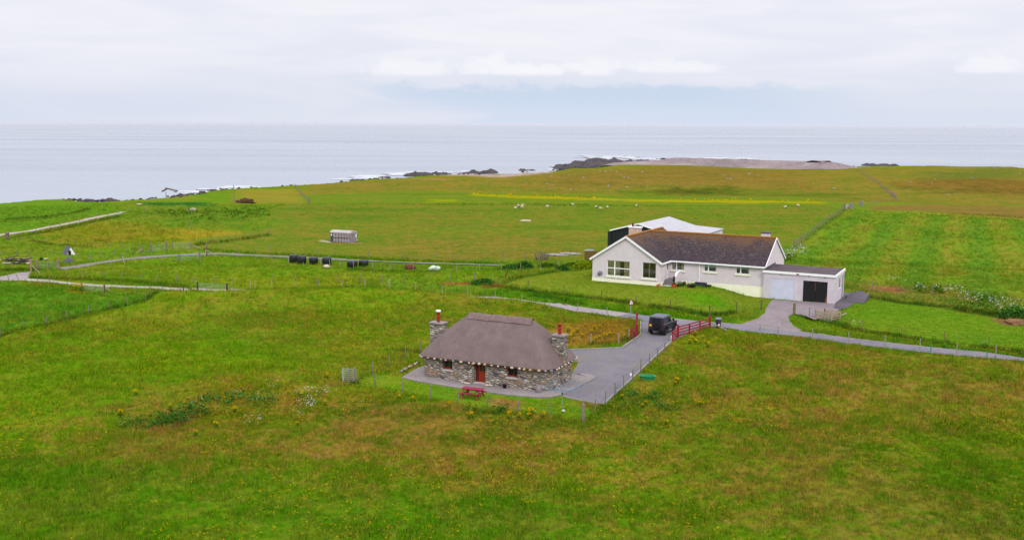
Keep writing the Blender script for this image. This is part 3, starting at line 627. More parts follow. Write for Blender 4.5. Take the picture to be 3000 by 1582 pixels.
def hardmask(x, y):
    m = np.full(np.shape(x), -99.0)
    for p in HARD + FOOT:
        m = np.maximum(m, polydist(x, y, p))
    for c, w_ in STRIPS:
        cx = [q[0] for q in c]; X0, X1 = min(cx) - 6, max(cx) + 6; cy = [q[1] for q in c]; Y0, Y1 = min(cy) - 6, max(cy) + 6
        s_ = (x > X0) & (x < X1) & (y > Y0) & (y < Y1)
        if s_.any():
            cc = c[::3] + [c[-1]]
            m[s_] = np.maximum(m[s_], w_ - polydist(x[s_], y[s_], cc, False))
    return m
def bbox_sel(x, y, pts, pad):
    a = np.array([p[:2] for p in pts]); return (x > a[:, 0].min() - pad) & (x < a[:, 0].max() + pad) & (y > a[:, 1].min() - pad) & (y < a[:, 1].max() + pad)
def colour_at(x, y):
    n = len(x); c = np.tile(np.array(BASE[0]), (n, 1)); v = np.tile(np.array(BASE[1]), (n, 1))
    wob = (fbm(x * .25, y * .25, 4) - .5)
    for pts, col, soft, var in REG:
        s_ = np.nonzero(bbox_sel(x, y, pts, soft * 2))[0]
        if not len(s_): continue
        d = polydist(x[s_], y[s_], pts) + wob[s_] * soft * 2.2
        k = smooth(-soft, soft, d)[:, None]
        c[s_] = c[s_] * (1 - k) + np.array(col) * k; v[s_] = v[s_] * (1 - k) + np.array(var) * k
    # mowing stripes of the hay field, along its fence
    s_ = np.nonzero(bbox_sel(x, y, HAY, 2))[0]
    if len(s_):
        a, b = np.array(HAY[0]), np.array(HAY[-1]); e = (b - a) / np.linalg.norm(b - a); nrm = np.array([-e[1], e[0]])
        t = (x[s_] - a[0]) * nrm[0] + (y[s_] - a[1]) * nrm[1]
        st = np.cos(np.abs(t) * 2 * math.pi / 8.8 + (fbm(x[s_] * .05, y[s_] * .05, 3) - .5) * 2.2)
        edge = smooth(-1, 3, polydist(x[s_], y[s_], HAY))
        k = (smooth(-.1, .8, st) * edge * smooth(.22, .5, fbm(x[s_] * .05 + 5, y[s_] * .05, 3)))[:, None]
        c[s_] = c[s_] * (1 - .42 * k) + np.array(seen(134, 148, 42)) * .42 * k; v[s_, 0] += .35 * k[:, 0]
        k = (smooth(.1, .9, -st) * edge)[:, None]
        c[s_] = c[s_] * (1 - .5 * k) + np.array(seen(82, 136, 38)) * .5 * k
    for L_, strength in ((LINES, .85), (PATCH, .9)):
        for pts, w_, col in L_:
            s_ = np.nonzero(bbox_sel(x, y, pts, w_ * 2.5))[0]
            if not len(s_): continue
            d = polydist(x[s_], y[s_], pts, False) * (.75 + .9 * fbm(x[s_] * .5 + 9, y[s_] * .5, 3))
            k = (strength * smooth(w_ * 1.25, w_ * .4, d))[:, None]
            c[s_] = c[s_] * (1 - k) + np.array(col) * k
    return c, v
# ------------------------------------------------------------------ ground sheet
NA = 1150; az_ = np.radians(np.linspace(-50, 50, NA))
yy = np.concatenate([np.linspace(4800, 1240, 90), np.arange(1238, 80, -1.35)])
Dr = 66000.0 / yy; Dr = np.concatenate([Dr, [860, 920, 1000]])
AZ, DD = np.meshgrid(az_, Dr); GX = (np.sin(AZ) * DD).ravel(); GY = (np.cos(AZ) * DD).ravel()
GZ = np.zeros_like(GX)
for i in range(0, len(GX), 200000): GZ[i:i + 200000] = h(GX[i:i + 200000], GY[i:i + 200000])
hm = hardmask(GX, GY); near = smooth(70, 60, DD.ravel())
GZ = GZ - .07 * smooth(.05, .35, hm)
rough = (fbm(GX * .9, GY * .9, 4) - .5) * .18 * smooth(.0, -.8, hm) * smooth(420, 150, DD.ravel())
lawnm = np.maximum(polydist(GX, GY, LAWN1), polydist(GX, GY, LAWN2))
GZ = GZ + rough * smooth(.2, -.8, lawnm)
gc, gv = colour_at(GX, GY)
nr = len(Dr); ii = (np.arange(nr - 1)[:, None] * NA + np.arange(NA - 1)[None, :]).ravel()
FQ = np.stack([ii, ii + 1, ii + 1 + NA, ii + NA], 1)
cm = (GZ[FQ].max(1) > SEA - 1.5)
FQ = FQ[cm]
use = np.unique(FQ); remap = np.full(len(GX), -1); remap[use] = np.arange(len(use)); FQ = remap[FQ]
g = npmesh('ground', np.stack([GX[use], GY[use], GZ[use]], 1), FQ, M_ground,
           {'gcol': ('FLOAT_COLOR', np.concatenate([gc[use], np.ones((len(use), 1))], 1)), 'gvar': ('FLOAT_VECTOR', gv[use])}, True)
tag(g, kind='structure')
# the land behind and beside the camera
mb = MB(); mb.box(-900, 900, -100, 6, -1.2, -.6); gb = mb.build('ground', M_ground); tag(gb, kind='structure')
# sea
NS = 60; sxs = np.concatenate([np.linspace(-60000, -3000, 6), np.linspace(-2500, 2500, 20), np.linspace(3000, 60000, 6)]); sys_ = np.concatenate([np.linspace(100, 2500, 20), [4000, 8000, 16000, 32000, 64000, 120000]])
SX, SY = np.meshgrid(sxs, sys_); i2 = (np.arange(len(sys_) - 1)[:, None] * len(sxs) + np.arange(len(sxs) - 1)[None, :]).ravel()
sea = npmesh('sea', np.stack([SX.ravel(), SY.ravel(), np.full(SX.size, SEA)], 1), np.stack([i2, i2 + 1, i2 + 1 + len(sxs), i2 + len(sxs)], 1), M_sea); tag(sea, kind='structure')
# ------------------------------------------------------------------ grass blades (one object, nobody could count it)
def tufts(name, pos, size, nb, m, spread, width, base_attr=True, lean=.5):
    n = len(pos); N = n * nb
    px = np.repeat(pos[:, 0], nb); py = np.repeat(pos[:, 1], nb); s_ = np.repeat(size, nb)
    a = rng.random(N) * 6.283; rr = np.sqrt(rng.random(N)) * spread * s_
    bx = px + np.cos(a) * rr; by = py + np.sin(a) * rr; bz = np.repeat(pos[:, 2], nb) - .03
    hh = s_ * (.55 + .6 * rng.random(N)); la = rng.random(N) * 6.283; ln = hh * lean * rng.random(N)
    wd = width * s_ * (.6 + .8 * rng.random(N)); wa = rng.random(N) * 3.1416
    v0 = np.stack([bx - np.cos(wa) * wd, by - np.sin(wa) * wd, bz], 1); v1 = np.stack([bx + np.cos(wa) * wd, by + np.sin(wa) * wd, bz], 1)
    v2 = np.stack([bx + np.cos(la) * ln, by + np.sin(la) * ln, bz + hh], 1)
    V = np.stack([v0, v1, v2], 1).reshape(-1, 3); Fq = np.arange(N * 3).reshape(-1, 3)
    at = {'grnd': ('FLOAT', np.repeat(rng.random(N), 3))}
    if base_attr:
        c, v = colour_at(pos[:, 0], pos[:, 1]); k = nb * 3
        at['gcol'] = ('FLOAT_COLOR', np.repeat(np.concatenate([c, np.ones((n, 1))], 1), k, 0)); at['gvar'] = ('FLOAT_VECTOR', np.repeat(v, k, 0))
    return npmesh(name, V, Fq, m, at)
def scatter(n, D0, D1, A0=-31, A1=31):
    d = np.sqrt(D0 ** 2 + rng.random(n) * (D1 ** 2 - D0 ** 2)); a = np.radians(A0 + rng.random(n) * (A1 - A0))
    return np.sin(a) * d, np.cos(a) * d
tp = []; ts = []
for n, D0, D1, sz in ((52000, 50, 80, .30), (60000, 80, 120, .36), (45000, 120, 175, .42), (30000, 175, 280, .5)):
    x, y = scatter(n, D0, D1); hm_ = hardmask(x, y); lw = np.maximum(polydist(x, y, LAWN1), polydist(x, y, LAWN2))
    inc = polydist(x, y, COAST) > 2
    k = (hm_ < -.15) & (lw < .1) & inc
    x, y = x[k], y[k]; z = h(x, y)
    s_ = sz * (.45 + .9 * fbm(x * .3 + 31, y * .3, 3)) * (.7 + .6 * rng.random(len(x)))
    s_ = np.where(polydist(x, y, GARD) > 0, s_ * .45, s_)
    past = polydist(x, y, wp(pasture)) > 0
    s_ = np.where(past, s_ * .45, s_)
    tp.append(np.stack([x, y, z], 1)); ts.append(s_)
grass = tufts('grass', np.concatenate(tp), np.concatenate(ts), 9, M_blade, .75, .05)
tag(grass, 'rough meadow grass and seed heads covering the fields', 'grass', kind='stuff')
# ranker, taller growth along fences, banks and verges
bp = []; bs = []
for (pts, w_, c), dens in zip(LINES, [14] * len(LINES)):
    for a, b in zip(pts, pts[1:]):
        a = np.array(a); b = np.array(b); L = np.linalg.norm(b - a); n = int(L * min(dens, 2200 / np.linalg.norm(a)) * max(.6, w_) * .5) + 1
        if np.linalg.norm(a) > 260: continue
        t = rng.random(n)[:, None]; q = a + (b - a) * t + rng.normal(0, w_ * .45, (n, 2))
        bp.append(q)
q = np.concatenate(bp); k = (hardmask(q[:, 0], q[:, 1]) < -.1) & (np.maximum(polydist(q[:, 0], q[:, 1], LAWN1), polydist(q[:, 0], q[:, 1], LAWN2)) < .2); q = q[k]
verge = tufts('verge_grass', np.column_stack([q, h(q[:, 0], q[:, 1])]), .34 + .3 * rng.random(len(q)), 10, M_blade, .6, .06)
tag(verge, 'long rank grass growing along the fence lines and banks', 'grass', kind='stuff')
# lawn: short turf
x, y = scatter(60000, 108, 150, 0, 31); k = (np.maximum(polydist(x, y, LAWN1), polydist(x, y, LAWN2)) > 0) & (hardmask(x, y) < -.1); x, y = x[k], y[k]
lt = tufts('lawn_turf', np.stack([x, y, h(x, y)], 1), .09 + .05 * rng.random(len(x)), 8, M_blade, 2.2, .2)
tag(lt, 'short mown turf of the bungalow lawns', 'lawn', kind='stuff')
# ------------------------------------------------------------------ roads, yards
def strip(name, centre, hw, m, dz, wob=.12, label=None):
    V = []; n = len(centre); cols = 5
    for i, p in enumerate(centre):
        a = centre[max(0, i - 1)]; b = centre[min(n - 1, i + 1)]; t = (b - a) / (np.linalg.norm(b - a) + 1e-9); nn = np.array([-t[1], t[0]])
        wl = hw + (vnoise(np.array([i * .7]), np.array([3.3]))[0] - .5) * 2 * wob; wr = hw + (vnoise(np.array([i * .7]), np.array([8.3]))[0] - .5) * 2 * wob
        for k in range(cols):
            f_ = k / (cols - 1) * 2 - 1; q_ = p + nn * (f_ * (wl if f_ > 0 else wr)); V.append((q_[0], q_[1]))
    V = np.array(V); Z = h(V[:, 0], V[:, 1]) + dz
    ii = (np.arange(n - 1)[:, None] * cols + np.arange(cols - 1)[None, :]).ravel()
    o = npmesh(name, np.column_stack([V, Z]), np.stack([ii, ii + 1, ii + 1 + cols, ii + cols], 1), m, None, True)
    return tag(o, kind='structure')
xs = [p[0] for p in ROADC]; cut = min(range(len(ROADC)), key=lambda i: abs(ROADC[i][0] - 13.3))
strip('road', ROADC[cut:], 1.38, M_tarmac, .03)
strip('lane', ROADC[:cut + 1], 1.35, M_lane, .034)
strip('road_edge', [p + np.array([.55, 1.22]) for p in ROADC], .22, M_sand, .02, .14)
strip('sandy_lane', LANE, .75, M_sand, .03, .3)
tn = next(i for i, q in enumerate(TRACK) if q[0] > G((1010, 761))[0])
strip('grey_track', TRACK[:tn + 1], 1.1, M_track, .04, .2)
strip('grey_track', TRACK[tn:], .5, M_track, .04, .35)
strip('sandy_track', SANDT, .8, M_sand, .05, .3)
def sheet(name, poly, z, m, thick=0.0):
    bm = bmesh.new(); vs = [bm.verts.new((p[0], p[1], z)) for p in poly]; f_ = bm.faces.new(vs)
    if f_.normal.z < 0: f_.normal_flip()
    if thick:
        e = bmesh.ops.extrude_face_region(bm, geom=[f_]); 
        for v in e['geom']:
            if isinstance(v, bmesh.types.BMVert): v.co.z -= thick
        bmesh.ops.recalc_face_normals(bm, faces=bm.faces)
    bmesh.ops.triangulate(bm, faces=[f for f in bm.faces if len(f.verts) > 4])
    me = bpy.data.meshes.new(name); bm.to_mesh(me); bm.free(); me.materials.append(m)
    o = bpy.data.objects.new(name, me); COL.objects.link(o); return tag(o, kind='structure')
sheet('gravel_yard', YARD, .022, M_gravel)
sheet('driveway', DRIVE, .018, M_drive); sheet('side_path', SIDEA, .026, M_asph)
sheet('lane_junction', JUNC, .026, M_lane)
sheet('concrete_apron', APRON, .10, M_conc, .25)
def edging(name, pts, w_, hz, m):
    mb = MB()
    for a, b in zip(pts, pts[1:]): mb.bar((a[0], a[1], hz / 2 + .0), (b[0], b[1], hz / 2 + .0), w_, hz)
    return tag(mb.build(name, m), kind='structure')
edging('yard_kerb', [G0(p)[:2] for p in [(1640, 1030), (1692, 1026)] + P('R4', (0, 858), (375, 840), (655, 645), (662, 440))], .12, .16, M_kerb)
edging('yard_kerb', [G0(p)[:2] for p in P('R4', (1140, 735), (900, 960), (480, 1358)) + [(1767, 1187)]], .12, .16, M_kerb)
edging('yard_kerb', [G0(p)[:2] for p in [(1767, 1187), (1720, 1179), (1690, 1172), (1650, 1162)]], .12, .1, M_kerb)
# ------------------------------------------------------------------ thatched cottage
cottage = thing('thatched_cottage', 'stone cottage with brown thatched roof, red door and two red chimney pots', 'cottage', (*CO, 0), CA)
CL, CW, WH = 12.25, 5.75, 2.02
def arc(cx, cy, r_, a0, a1, n=6): return [(cx + r_ * math.cos(R(a0 + (a1 - a0) * i / n)), cy + r_ * math.sin(R(a0 + (a1 - a0) * i / n))) for i in range(n + 1)]
def rring(x0, x1, y0, y1, r_, n=6): return arc(x0 + r_, y0 + r_, r_, 180, 270, n) + arc(x1 - r_, y0 + r_, r_, 270, 360, n) + arc(x1 - r_, y1 - r_, r_, 0, 90, n) + arc(x0 + r_, y1 - r_, r_, 90, 180, n)
def cells(x0, x1, z0, z1, holes):
    xs_ = sorted({x0, x1, *[v for h_ in holes for v in h_[:2]]}); zs = sorted({z0, z1, *[v for h_ in holes for v in h_[2:]]}); out = []
    for a, b in zip(xs_, xs_[1:]):
        for c, d in zip(zs, zs[1:]):
            mx, mz = (a + b) / 2, (c + d) / 2
            if mx < x0 or mx > x1 or mz < z0 or mz > z1 or any(h_[0] < mx < h_[1] and h_[2] < mz < h_[3] for h_ in holes): continue
            out.append((a, b, c, d))
    return out
mb = MB(); rc = 1.0; batter = .0
outer = rring(0, CL, 0, CW, rc); inner = rring(.55, CL - .55, .55, CW - .55, .5)
nO = len(outer); run = 0
chol = [(2.2, 3.2, .92, 1.75), (5.25, 6.35, -.1, 1.86), (8.35, 9.35, .92, 1.75)]
for i in range(nO):
    a, b = outer[i], outer[(i + 1) % nO]; ia, ib = inner[i], inner[(i + 1) % nO]; L = math.hypot(b[0] - a[0], b[1] - a[1])
    if L > 5 and a[1] < .01:
        for (x0, x1, z0, z1) in cells(a[0], b[0], -.2, WH, chol): 
            mb.face([(x0, 0, z0), (x1, 0, z0), (x1, 0, z1), (x0, 0, z1)], [(x0, z0), (x1, z0), (x1, z1), (x0, z1)])
        for x0, x1, z0, z1 in chol:                # reveals
            z0 = max(z0, -.2); dd = .5
            mb.face([(x0, 0, z0), (x0, 0, z1), (x0, dd, z1), (x0, dd, z0)], [(x0, z0), (x0, z1), (x0 - dd, z1), (x0 - dd, z0)])
            mb.face([(x1, 0, z0), (x1, dd, z0), (x1, dd, z1), (x1, 0, z1)], [(x1, z0), (x1 + dd, z0), (x1 + dd, z1), (x1, z1)])
            mb.face([(x0, 0, z1), (x1, 0, z1), (x1, dd, z1), (x0, dd, z1)], [(x0, z1), (x1, z1), (x1, z1 + dd), (x0, z1 + dd)])
            mb.face([(x0, 0, z0), (x0, dd, z0), (x1, dd, z0), (x1, 0, z0)], [(x0, z0), (x0, z0 - dd), (x1, z0 - dd), (x1, z0)])
    else:
        mb.face([(*a, -.2), (*b, -.2), (*b, WH), (*a, WH)], [(run, -.2), (run + L, -.2), (run + L, WH), (run, WH)])
    mb.face([(*a, WH), (*b, WH), (*ib, WH), (*ia, WH)])
    run += L
mb.build('stone_wall', M_stone, cottage)
# thatch: eave ring lofted to the ridge with a soft belly
RX0, RX1, RZ, RY = 3.35, 9.45, 5.42, CW / 2
eave = rring(-.32, CL + .32, -.32, CW + .32, 1.15, 8)
dense = []
for i in range(len(eave)):
    a, b = eave[i], eave[(i + 1) % len(eave)]; n = max(1, int(math.hypot(b[0] - a[0], b[1] - a[1]) / .3))
    dense += [(a[0] + (b[0] - a[0]) * k / n, a[1] + (b[1] - a[1]) * k / n) for k in range(n)]
def roofpt(e, t):
    # ridge target: front/back points go straight up, hip points gather at the ridge end
    x, y = e; fr = (x + .32) / (CL + .64)
    rx = RX0 + (RX1 - RX0) * min(1, max(0, (x - 1.6) / (CL - 3.2)))
    px_, py_ = x + (rx - x) * t, y + (RY - y) * t
    z = 1.98 + (RZ - 1.98) * (t ** .94) + .16 * math.sin(math.pi * t)
    n_ = float(fbm(np.array([px_ * 1.7 + 3]), np.array([py_ * 1.7]), 3)[0]) - .5
    return (px_, py_, z + n_ * .07)
tv = [0, .03, .08, .15, .22, .3, .4, .5, .6, .7, .8, .9, .96, 1.0]; mb = MB(); n = len(dense)
us = [0]
for i in range(n): a, b = dense[i], dense[(i + 1) % n]; us.append(us[-1] + math.hypot(b[0] - a[0], b[1] - a[1]))
for i in range(n):
    j = (i + 1) % n
    for t0, t1 in zip(tv, tv[1:]):
        s0, s1 = t0 * 4.5, t1 * 4.5
        mb.face([roofpt(dense[i], t0), roofpt(dense[j], t0), roofpt(dense[j], t1), roofpt(dense[i], t1)], [(us[i], s0), (us[i + 1], s0), (us[i + 1], s1), (us[i], s1)])
    a, b = dense[i], dense[j]; za, zb = roofpt(a, 0)[2], roofpt(b, 0)[2]
    sh = lambda p, k: (CL / 2 + (p[0] - CL / 2) * (1 - k / CL * 2), CW / 2 + (p[1] - CW / 2) * (1 - k / CW * 2))
    a2, b2 = sh(a, .12), sh(b, .12); a3, b3 = sh(a, .55), sh(b, .55)
    mb.face([(*a2, 1.80), (*b2, 1.80), (*b, zb), (*a, za)], [(us[i], -.25), (us[i + 1], -.25), (us[i + 1], 0), (us[i], 0)])
    mb.face([(*a3, 2.0), (*b3, 2.0), (*b2, 1.80), (*a2, 1.80)], [(us[i], -.6), (us[i + 1], -.6), (us[i + 1], -.3), (us[i], -.3)])
thatch = mb.build('thatched_roof', M_thatch, cottage, True)
mb = MB()
prof = [(.5, -.42), (.36, -.24), (.22, -.08), (.1, .03), (0, .06), (-.1, .03), (-.22, -.08), (-.36, -.24), (-.5, -.42)]
M_ridge = mat('ridge_thatch', seen(158, 134, 130), .95, .05, 3, .3, 14, col2=seen(142, 117, 114))
segs = 26
for i in range(segs):
    x0 = RX0 + (RX1 - RX0) * i / segs; x1 = RX0 + (RX1 - RX0) * (i + 1) / segs
    wz = lambda x: RZ + .07 + .02 * math.sin(x * 3.3)
    for (ya, za), (yb, zb) in zip(prof, prof[1:]): mb.face([(x0, RY + ya, wz(x0) + za), (x1, RY + ya, wz(x1) + za), (x1, RY + yb, wz(x1) + zb), (x0, RY + yb, wz(x0) + zb)])
mb.build('ridge_cap', M_ridge, cottage, True)
# eave weights: pale beach stones hung along the edge
tot_l = us[-1]; k = 0; sm = []
for q_, (mm, sd_) in enumerate(((M_cream, 1), (M_tan, 2), (M_boulder, 3))):
    sm.append(lump('anchor_stone', mm, .13, .10, .085, sd_, 2, .2, cottage))
used_s = set(); pos = 0.0; cnt = 0
while pos < tot_l - .3 and cnt < 88:
    i = max(j for j in range(n) if us[j] <= pos); a, b = dense[i], dense[(i + 1) % n]; t = (pos - us[i]) / (us[i + 1] - us[i])
    x, y = a[0] + (b[0] - a[0]) * t, a[1] + (b[1] - a[1]) * t
    pick = rng.choice([0, 0, 1, 1, 2]); src = sm[pick]
    if pick in used_s: o = src.copy(); COL.objects.link(o)
    else: o = src; used_s.add(pick)
    kx = 1 + .03 / CL; o.location = (CL / 2 + (x - CL / 2) * kx, CW / 2 + (y - CW / 2) * kx, 1.86 + .03 * rng.random())
    s_ = .8 + .55 * rng.random(); o.scale = (s_ * (1 + .3 * rng.random()), s_, s_); o.rotation_euler = (0, 0, rng.random() * 6.28)
    pos += .42 + .36 * rng.random(); cnt += 1
for q_, s_ in enumerate(sm):
    if q_ not in used_s: bpy.data.objects.remove(s_)
# chimneys
for cx, pot_cap, zc in ((.2, True, 4.28), (11.95, False, 4.25)):
    mb = MB(); w2 = .5 if cx > 5 else .62; d2 = .42
    x0, x1 = cx - w2, cx + w2
    for (a, b) in (((x0, RY - d2), (x1, RY - d2)), ((x1, RY - d2), (x1, RY + d2)), ((x1, RY + d2), (x0, RY + d2)), ((x0, RY + d2), (x0, RY - d2))):
        L = math.hypot(b[0] - a[0], b[1] - a[1]); mb.face([(*a, 1.2), (*b, 1.2), (*b, zc), (*a, zc)], [(a[0] + a[1], 1.2), (a[0] + a[1] + L, 1.2), (a[0] + a[1] + L, zc), (a[0] + a[1], zc)])
    ch = mb.build('chimney', M_stone, cottage)
    if cx > 5: MB().hexa([(11.5, RY - .5, .5), (12.42, RY - .5, .5), (12.42, RY + .5, .5), (11.5, RY + .5, .5), (11.5, RY - .44, 2.75), (12.5, RY - .44, 2.75), (12.5, RY + .44, 2.75), (11.5, RY + .44, 2.75)]).build('chimney_base', M_stone, ch)
    MB().box(x0 - .09, x1 + .09, RY - d2 - .09, RY + d2 + .09, zc, zc + .13).build('chimney_cap', M_conc, ch)
    mb = MB().lathe([(.14, 0), (.13, .42), (.18, .45), (.18, .54), (.13, .6), (.15, .86), (.17, .9), (.1, .92), (0, .93)], 14)
    mb.build('chimney_pot', M_pot, ch, True, (cx, RY, zc + .12))
    if pot_cap: MB().lathe([(.2, 0), (.24, .08), (.18, .16), (0, .18)], 14).build('pot_cowl', M_white, ch, True, (cx, RY, zc + 1.04))
# windows and door of the cottage, set deep in the wall
for x0, x1, z0, z1 in (chol[0], chol[2]):
    y = .36; fr = MB(); t_ = .07
    fr.box(x0, x1, y, y + .09, z0, z0 + .13).box(x0, x0 + t_, y, y + .09, z0 + .13, z1 - t_).box(x1 - t_, x1, y, y + .09, z0 + .13, z1 - t_).box(x0, x1, y, y + .09, z1 - t_, z1)
    f_ = fr.build('window', M_door, cottage)
    MB().box(x0 + t_, x1 - t_, y + .05, y + .07, z0 + .13, z1 - t_).build('pane', M_glass_d, f_)
    MB().box((x0 + x1) / 2 - .02, (x0 + x1) / 2 + .02, y + .03, y + .049, z0 + .13, z1 - t_).build('glazing_bar', M_door, f_)
    MB().box(x0 - .06, x1 + .06, -.05, y, z0 - .09, z0 + .005).build('sill', M_conc2, f_)
x0, x1, z0, z1 = chol[1]; y = .38
d_ = MB().box(x0 + .32, x1 - .003, y, y + .07, -.02, z1 - .02)
do = d_.build('door', M_door, cottage)
fr = MB().box(x0 + .22, x0 + .32, y - .02, y + .08, -.02, z1); fr.box(x1 - .09, x1 - .003, y - .03, y - .001, -.02, z1); fr.box(x0, x0 + .22, y, y + .06, -.02, z1)
fr.build('door_frame', mat('dark_red_frame', sv(92, 30, 20), .6), cottage)
for k in range(5): MB().box(x0 + .40 + k * .125, x0 + .41 + k * .125, y - .006, y, 0, .95).build('board_joint', mat('door_groove', seen(80, 22, 14), .7), do)
for k in range(2): MB().box(x0 + .42 + k * .3, x0 + .62 + k * .3, y - .012, y, 1.05, 1.72).build('door_pane', M_glass_d, do)
MB().box(x1 - .2, x1 - .16, y - .05, y, .95, 1.08).build('door_handle', M_black, do)
MB().box(x0, x1, -.12, y, -.02, .13).build('door_step', M_conc2, cottage)
# things standing on the apron by the cottage
def stone_at(reg_, q_, s, label, m=M_cream, nm='white_stone', grp=None):
    p = G0(P(reg_, q_)[0], .1); o = lump(nm, m, s, s * .8, s * .65, q_[0], 2, .25, None, (p[0], p[1], .1 + s * .5)); return tag(o, label, 'stone', grp)
for i, q_ in enumerate([(228, 268), (280, 282), (310, 290), (345, 292)]): stone_at('E', q_, .13, 'white painted stone on the apron left of the red cottage door', grp='white stones left of the cottage door')
for i, q_ in enumerate([(668, 325), (700, 330), (735, 322), (770, 328)]): stone_at('E', q_, .13, 'white painted stone on the apron right of the red cottage door', grp='white stones right of the cottage door')
stone_at('E', (1165, 362), .13, 'small cream stone on the apron beside the dark plant pot', M_tan, 'cream_stone')
p = G0(P('E', (1020, 365))[0], .1); mb = MB().lathe([(0, 0), (.13, 0), (.19, .3), (.21, .32), (.17, .32), (.15, .26), (0, .26)], 12); po = mb.build('plant_pot', M_black, None, True, (p[0], p[1], .1)); tag(po, 'small dark plant pot on the apron right of the cottage door', 'plant pot')
p = G0(P('E', (1662, 440))[0], .1); mb = MB().lathe([(0, 0), (.2, 0), (.26, .2), (.22, .42), (.14, .5), (0, .5)], 12); po = mb.build('pale_jar', M_conc, None, True, (p[0], p[1], .1)); tag(po, 'rounded pale grey stone jar at the front right corner of the cottage', 'jar')
# low stone edging on the grass at the back left of the cottage
mb = MB(); ed = [G0(p)[:2] for p in P('R1', (95, 800), (140, 775), (200, 745), (265, 710))]
st = thing('stone_edging', 'low row of rough stones edging the apron at the left end of the cottage', 'stone edging', (*ed[0], 0))
for k in range(11):
    t = k / 10 * 3; i = min(2, int(t)); q_ = np.array(ed[i]) + (np.array(ed[i + 1]) - np.array(ed[i])) * (t - i)
    lump('stone', (M_boulder, M_rock, M_tan)[k % 3], .14 + .1 * rng.random(), .13, .12, k, 2, .4, st, (q_[0] - ed[0][0], q_[1] - ed[0][1], .1), rng.random() * 3)
# ------------------------------------------------------------------ white bungalow
hz = .9
house = thing('white_bungalow', 'long white rendered bungalow with tiled roof and flat-roofed garage', 'house', (*HO, 0), HA)
EZ, RGZ = 4.12, 7.2; GWd = 9.7; MF, MBk = 3.6, 13.5; RV = 8.55; MR = 22.5
# front gable of the wing: cells round the two windows plus the gable triangle
wins_g = [(2.12, 5.42, 1.72, 3.86), (7.17, 9.12, 1.78, 3.92)]
mb = MB()
def wallface(mb, f, x0, x1, z0, z1, holes, dd=.18):
    for a, b, c, d in cells(x0, x1, z0, z1, holes): mb.face([f(a, 0, c), f(b, 0, c), f(b, 0, d), f(a, 0, d)], [(a, c), (b, c), (b, d), (a, d)])
    for a, b, c, d in holes:
        for q_ in (((a, c), (a, d)), ((a, d), (b, d)), ((b, d), (b, c)), ((b, c), (a, c))):
            (xa, za), (xb, zb) = q_; mb.face([f(xa, 0, za), f(xb, 0, zb), f(xb, dd, zb), f(xa, dd, za)])
fg = lambda x, y, z: (x, y, z)
wallface(mb, fg, 0, GWd, -.3, EZ, wins_g)
mb.face([(0, 0, EZ), (GWd, 0, EZ), (GWd / 2, 0, RGZ - .12)])
mb.face([(0, 0, -.3), (0, 0, EZ), (0, MBk, EZ), (0, MBk, -.3)]); mb.face([(0, MBk, -.3), (0, MBk, EZ), (GWd, MBk, EZ), (GWd, MBk, -.3)]); mb.face([(0, MBk, EZ), (GWd / 2, MBk, RGZ - .12), (GWd, MBk, EZ)])
fr_ = lambda x, y, z: (GWd - y, x, z)
wallface(mb, fr_, 0, MF, -.3, EZ, [(2.55, 3.45, 1.6, 3.85)], .25)
mb.face([(GWd, MF, -.3), (GWd, MF, EZ), (GWd, MBk, EZ), (GWd, MBk, -.3)])
wins_m = [(9.95, 11.75, 2.62, 3.8), (14.42, 16.15, 2.74, 3.86), (18.72, 20.5, 2.74, 3.9)]
fm = lambda x, y, z: (x, MF + y, z)
wallface(mb, fm, GWd, MR, -.3, EZ, wins_m)
mb.face([(MR, MF, -.3), (MR, MBk, -.3), (MR, MBk, EZ), (MR, MF, EZ)]); mb.face([(MR, MF, EZ), (MR, MBk, EZ), (MR, (MF + MBk) / 2, RGZ - .12)]); mb.face([(GWd, MBk, -.3), (GWd, MBk, EZ), (MR, MBk, EZ), (MR, MBk, -.3)])
mb.build('rendered_wall', M_wall, house)
# cream plinth, proud of the render
mb = MB(); mb.box(-.035, GWd + .035, -.035, .0, -.3, 1.32).box(-.035, 0, 0, MBk, -.3, 1.32).box(GWd, GWd + .035, 0, 1.8, -.3, 1.30)
mb.build('plinth', M_plinth, house)
MB().box(11.0, MR - .02, MF - .035, MF, -.3, 1.28).build('plinth', M_plinth, house)
# roofs
def slab(mb, q, t=.12):                         # quad (u,v,z) thickened downwards
    mb.hexa([(x, y, z - t) for x, y, z in q] + list(q)); return mb
ov = .28; sl = (RGZ - EZ) / (GWd / 2)
mb = MB(); VF = -.22; VB = MBk + .25
def rq(mb, pts, org, ax):
    uvs = []
    for p in pts:
        d = Vector(p) - Vector(org); uvs.append((d.dot(Vector(ax[0])), d.dot(Vector(ax[1]))))
    mb.face(pts, uvs)
for sgn in (-1, 1):
    xe = GWd / 2 + sgn * (GWd / 2 + ov); ze = EZ - ov * sl; nrm = Vector((-sgn * 1, 0, sl)).normalized()
    q = [(xe, VF, ze), (xe, VB, ze), (GWd / 2, VB, RGZ), (GWd / 2, VF, RGZ)]
    rq(mb, q, q[0], ((0, 1, 0), tuple(nrm)))
    mb.face([(x, y, z - .14) for x, y, z in q][::-1])
    mb.face([q[0], q[1], (xe, VB, ze - .14), (xe, VF, ze - .14)])
wr = mb.build('tiled_roof', M_tile, house, merge=False)
mb = MB(); slm = (RGZ - EZ) / (RV - MF)
xL = GWd / 2 + .02; xR = MR + .12
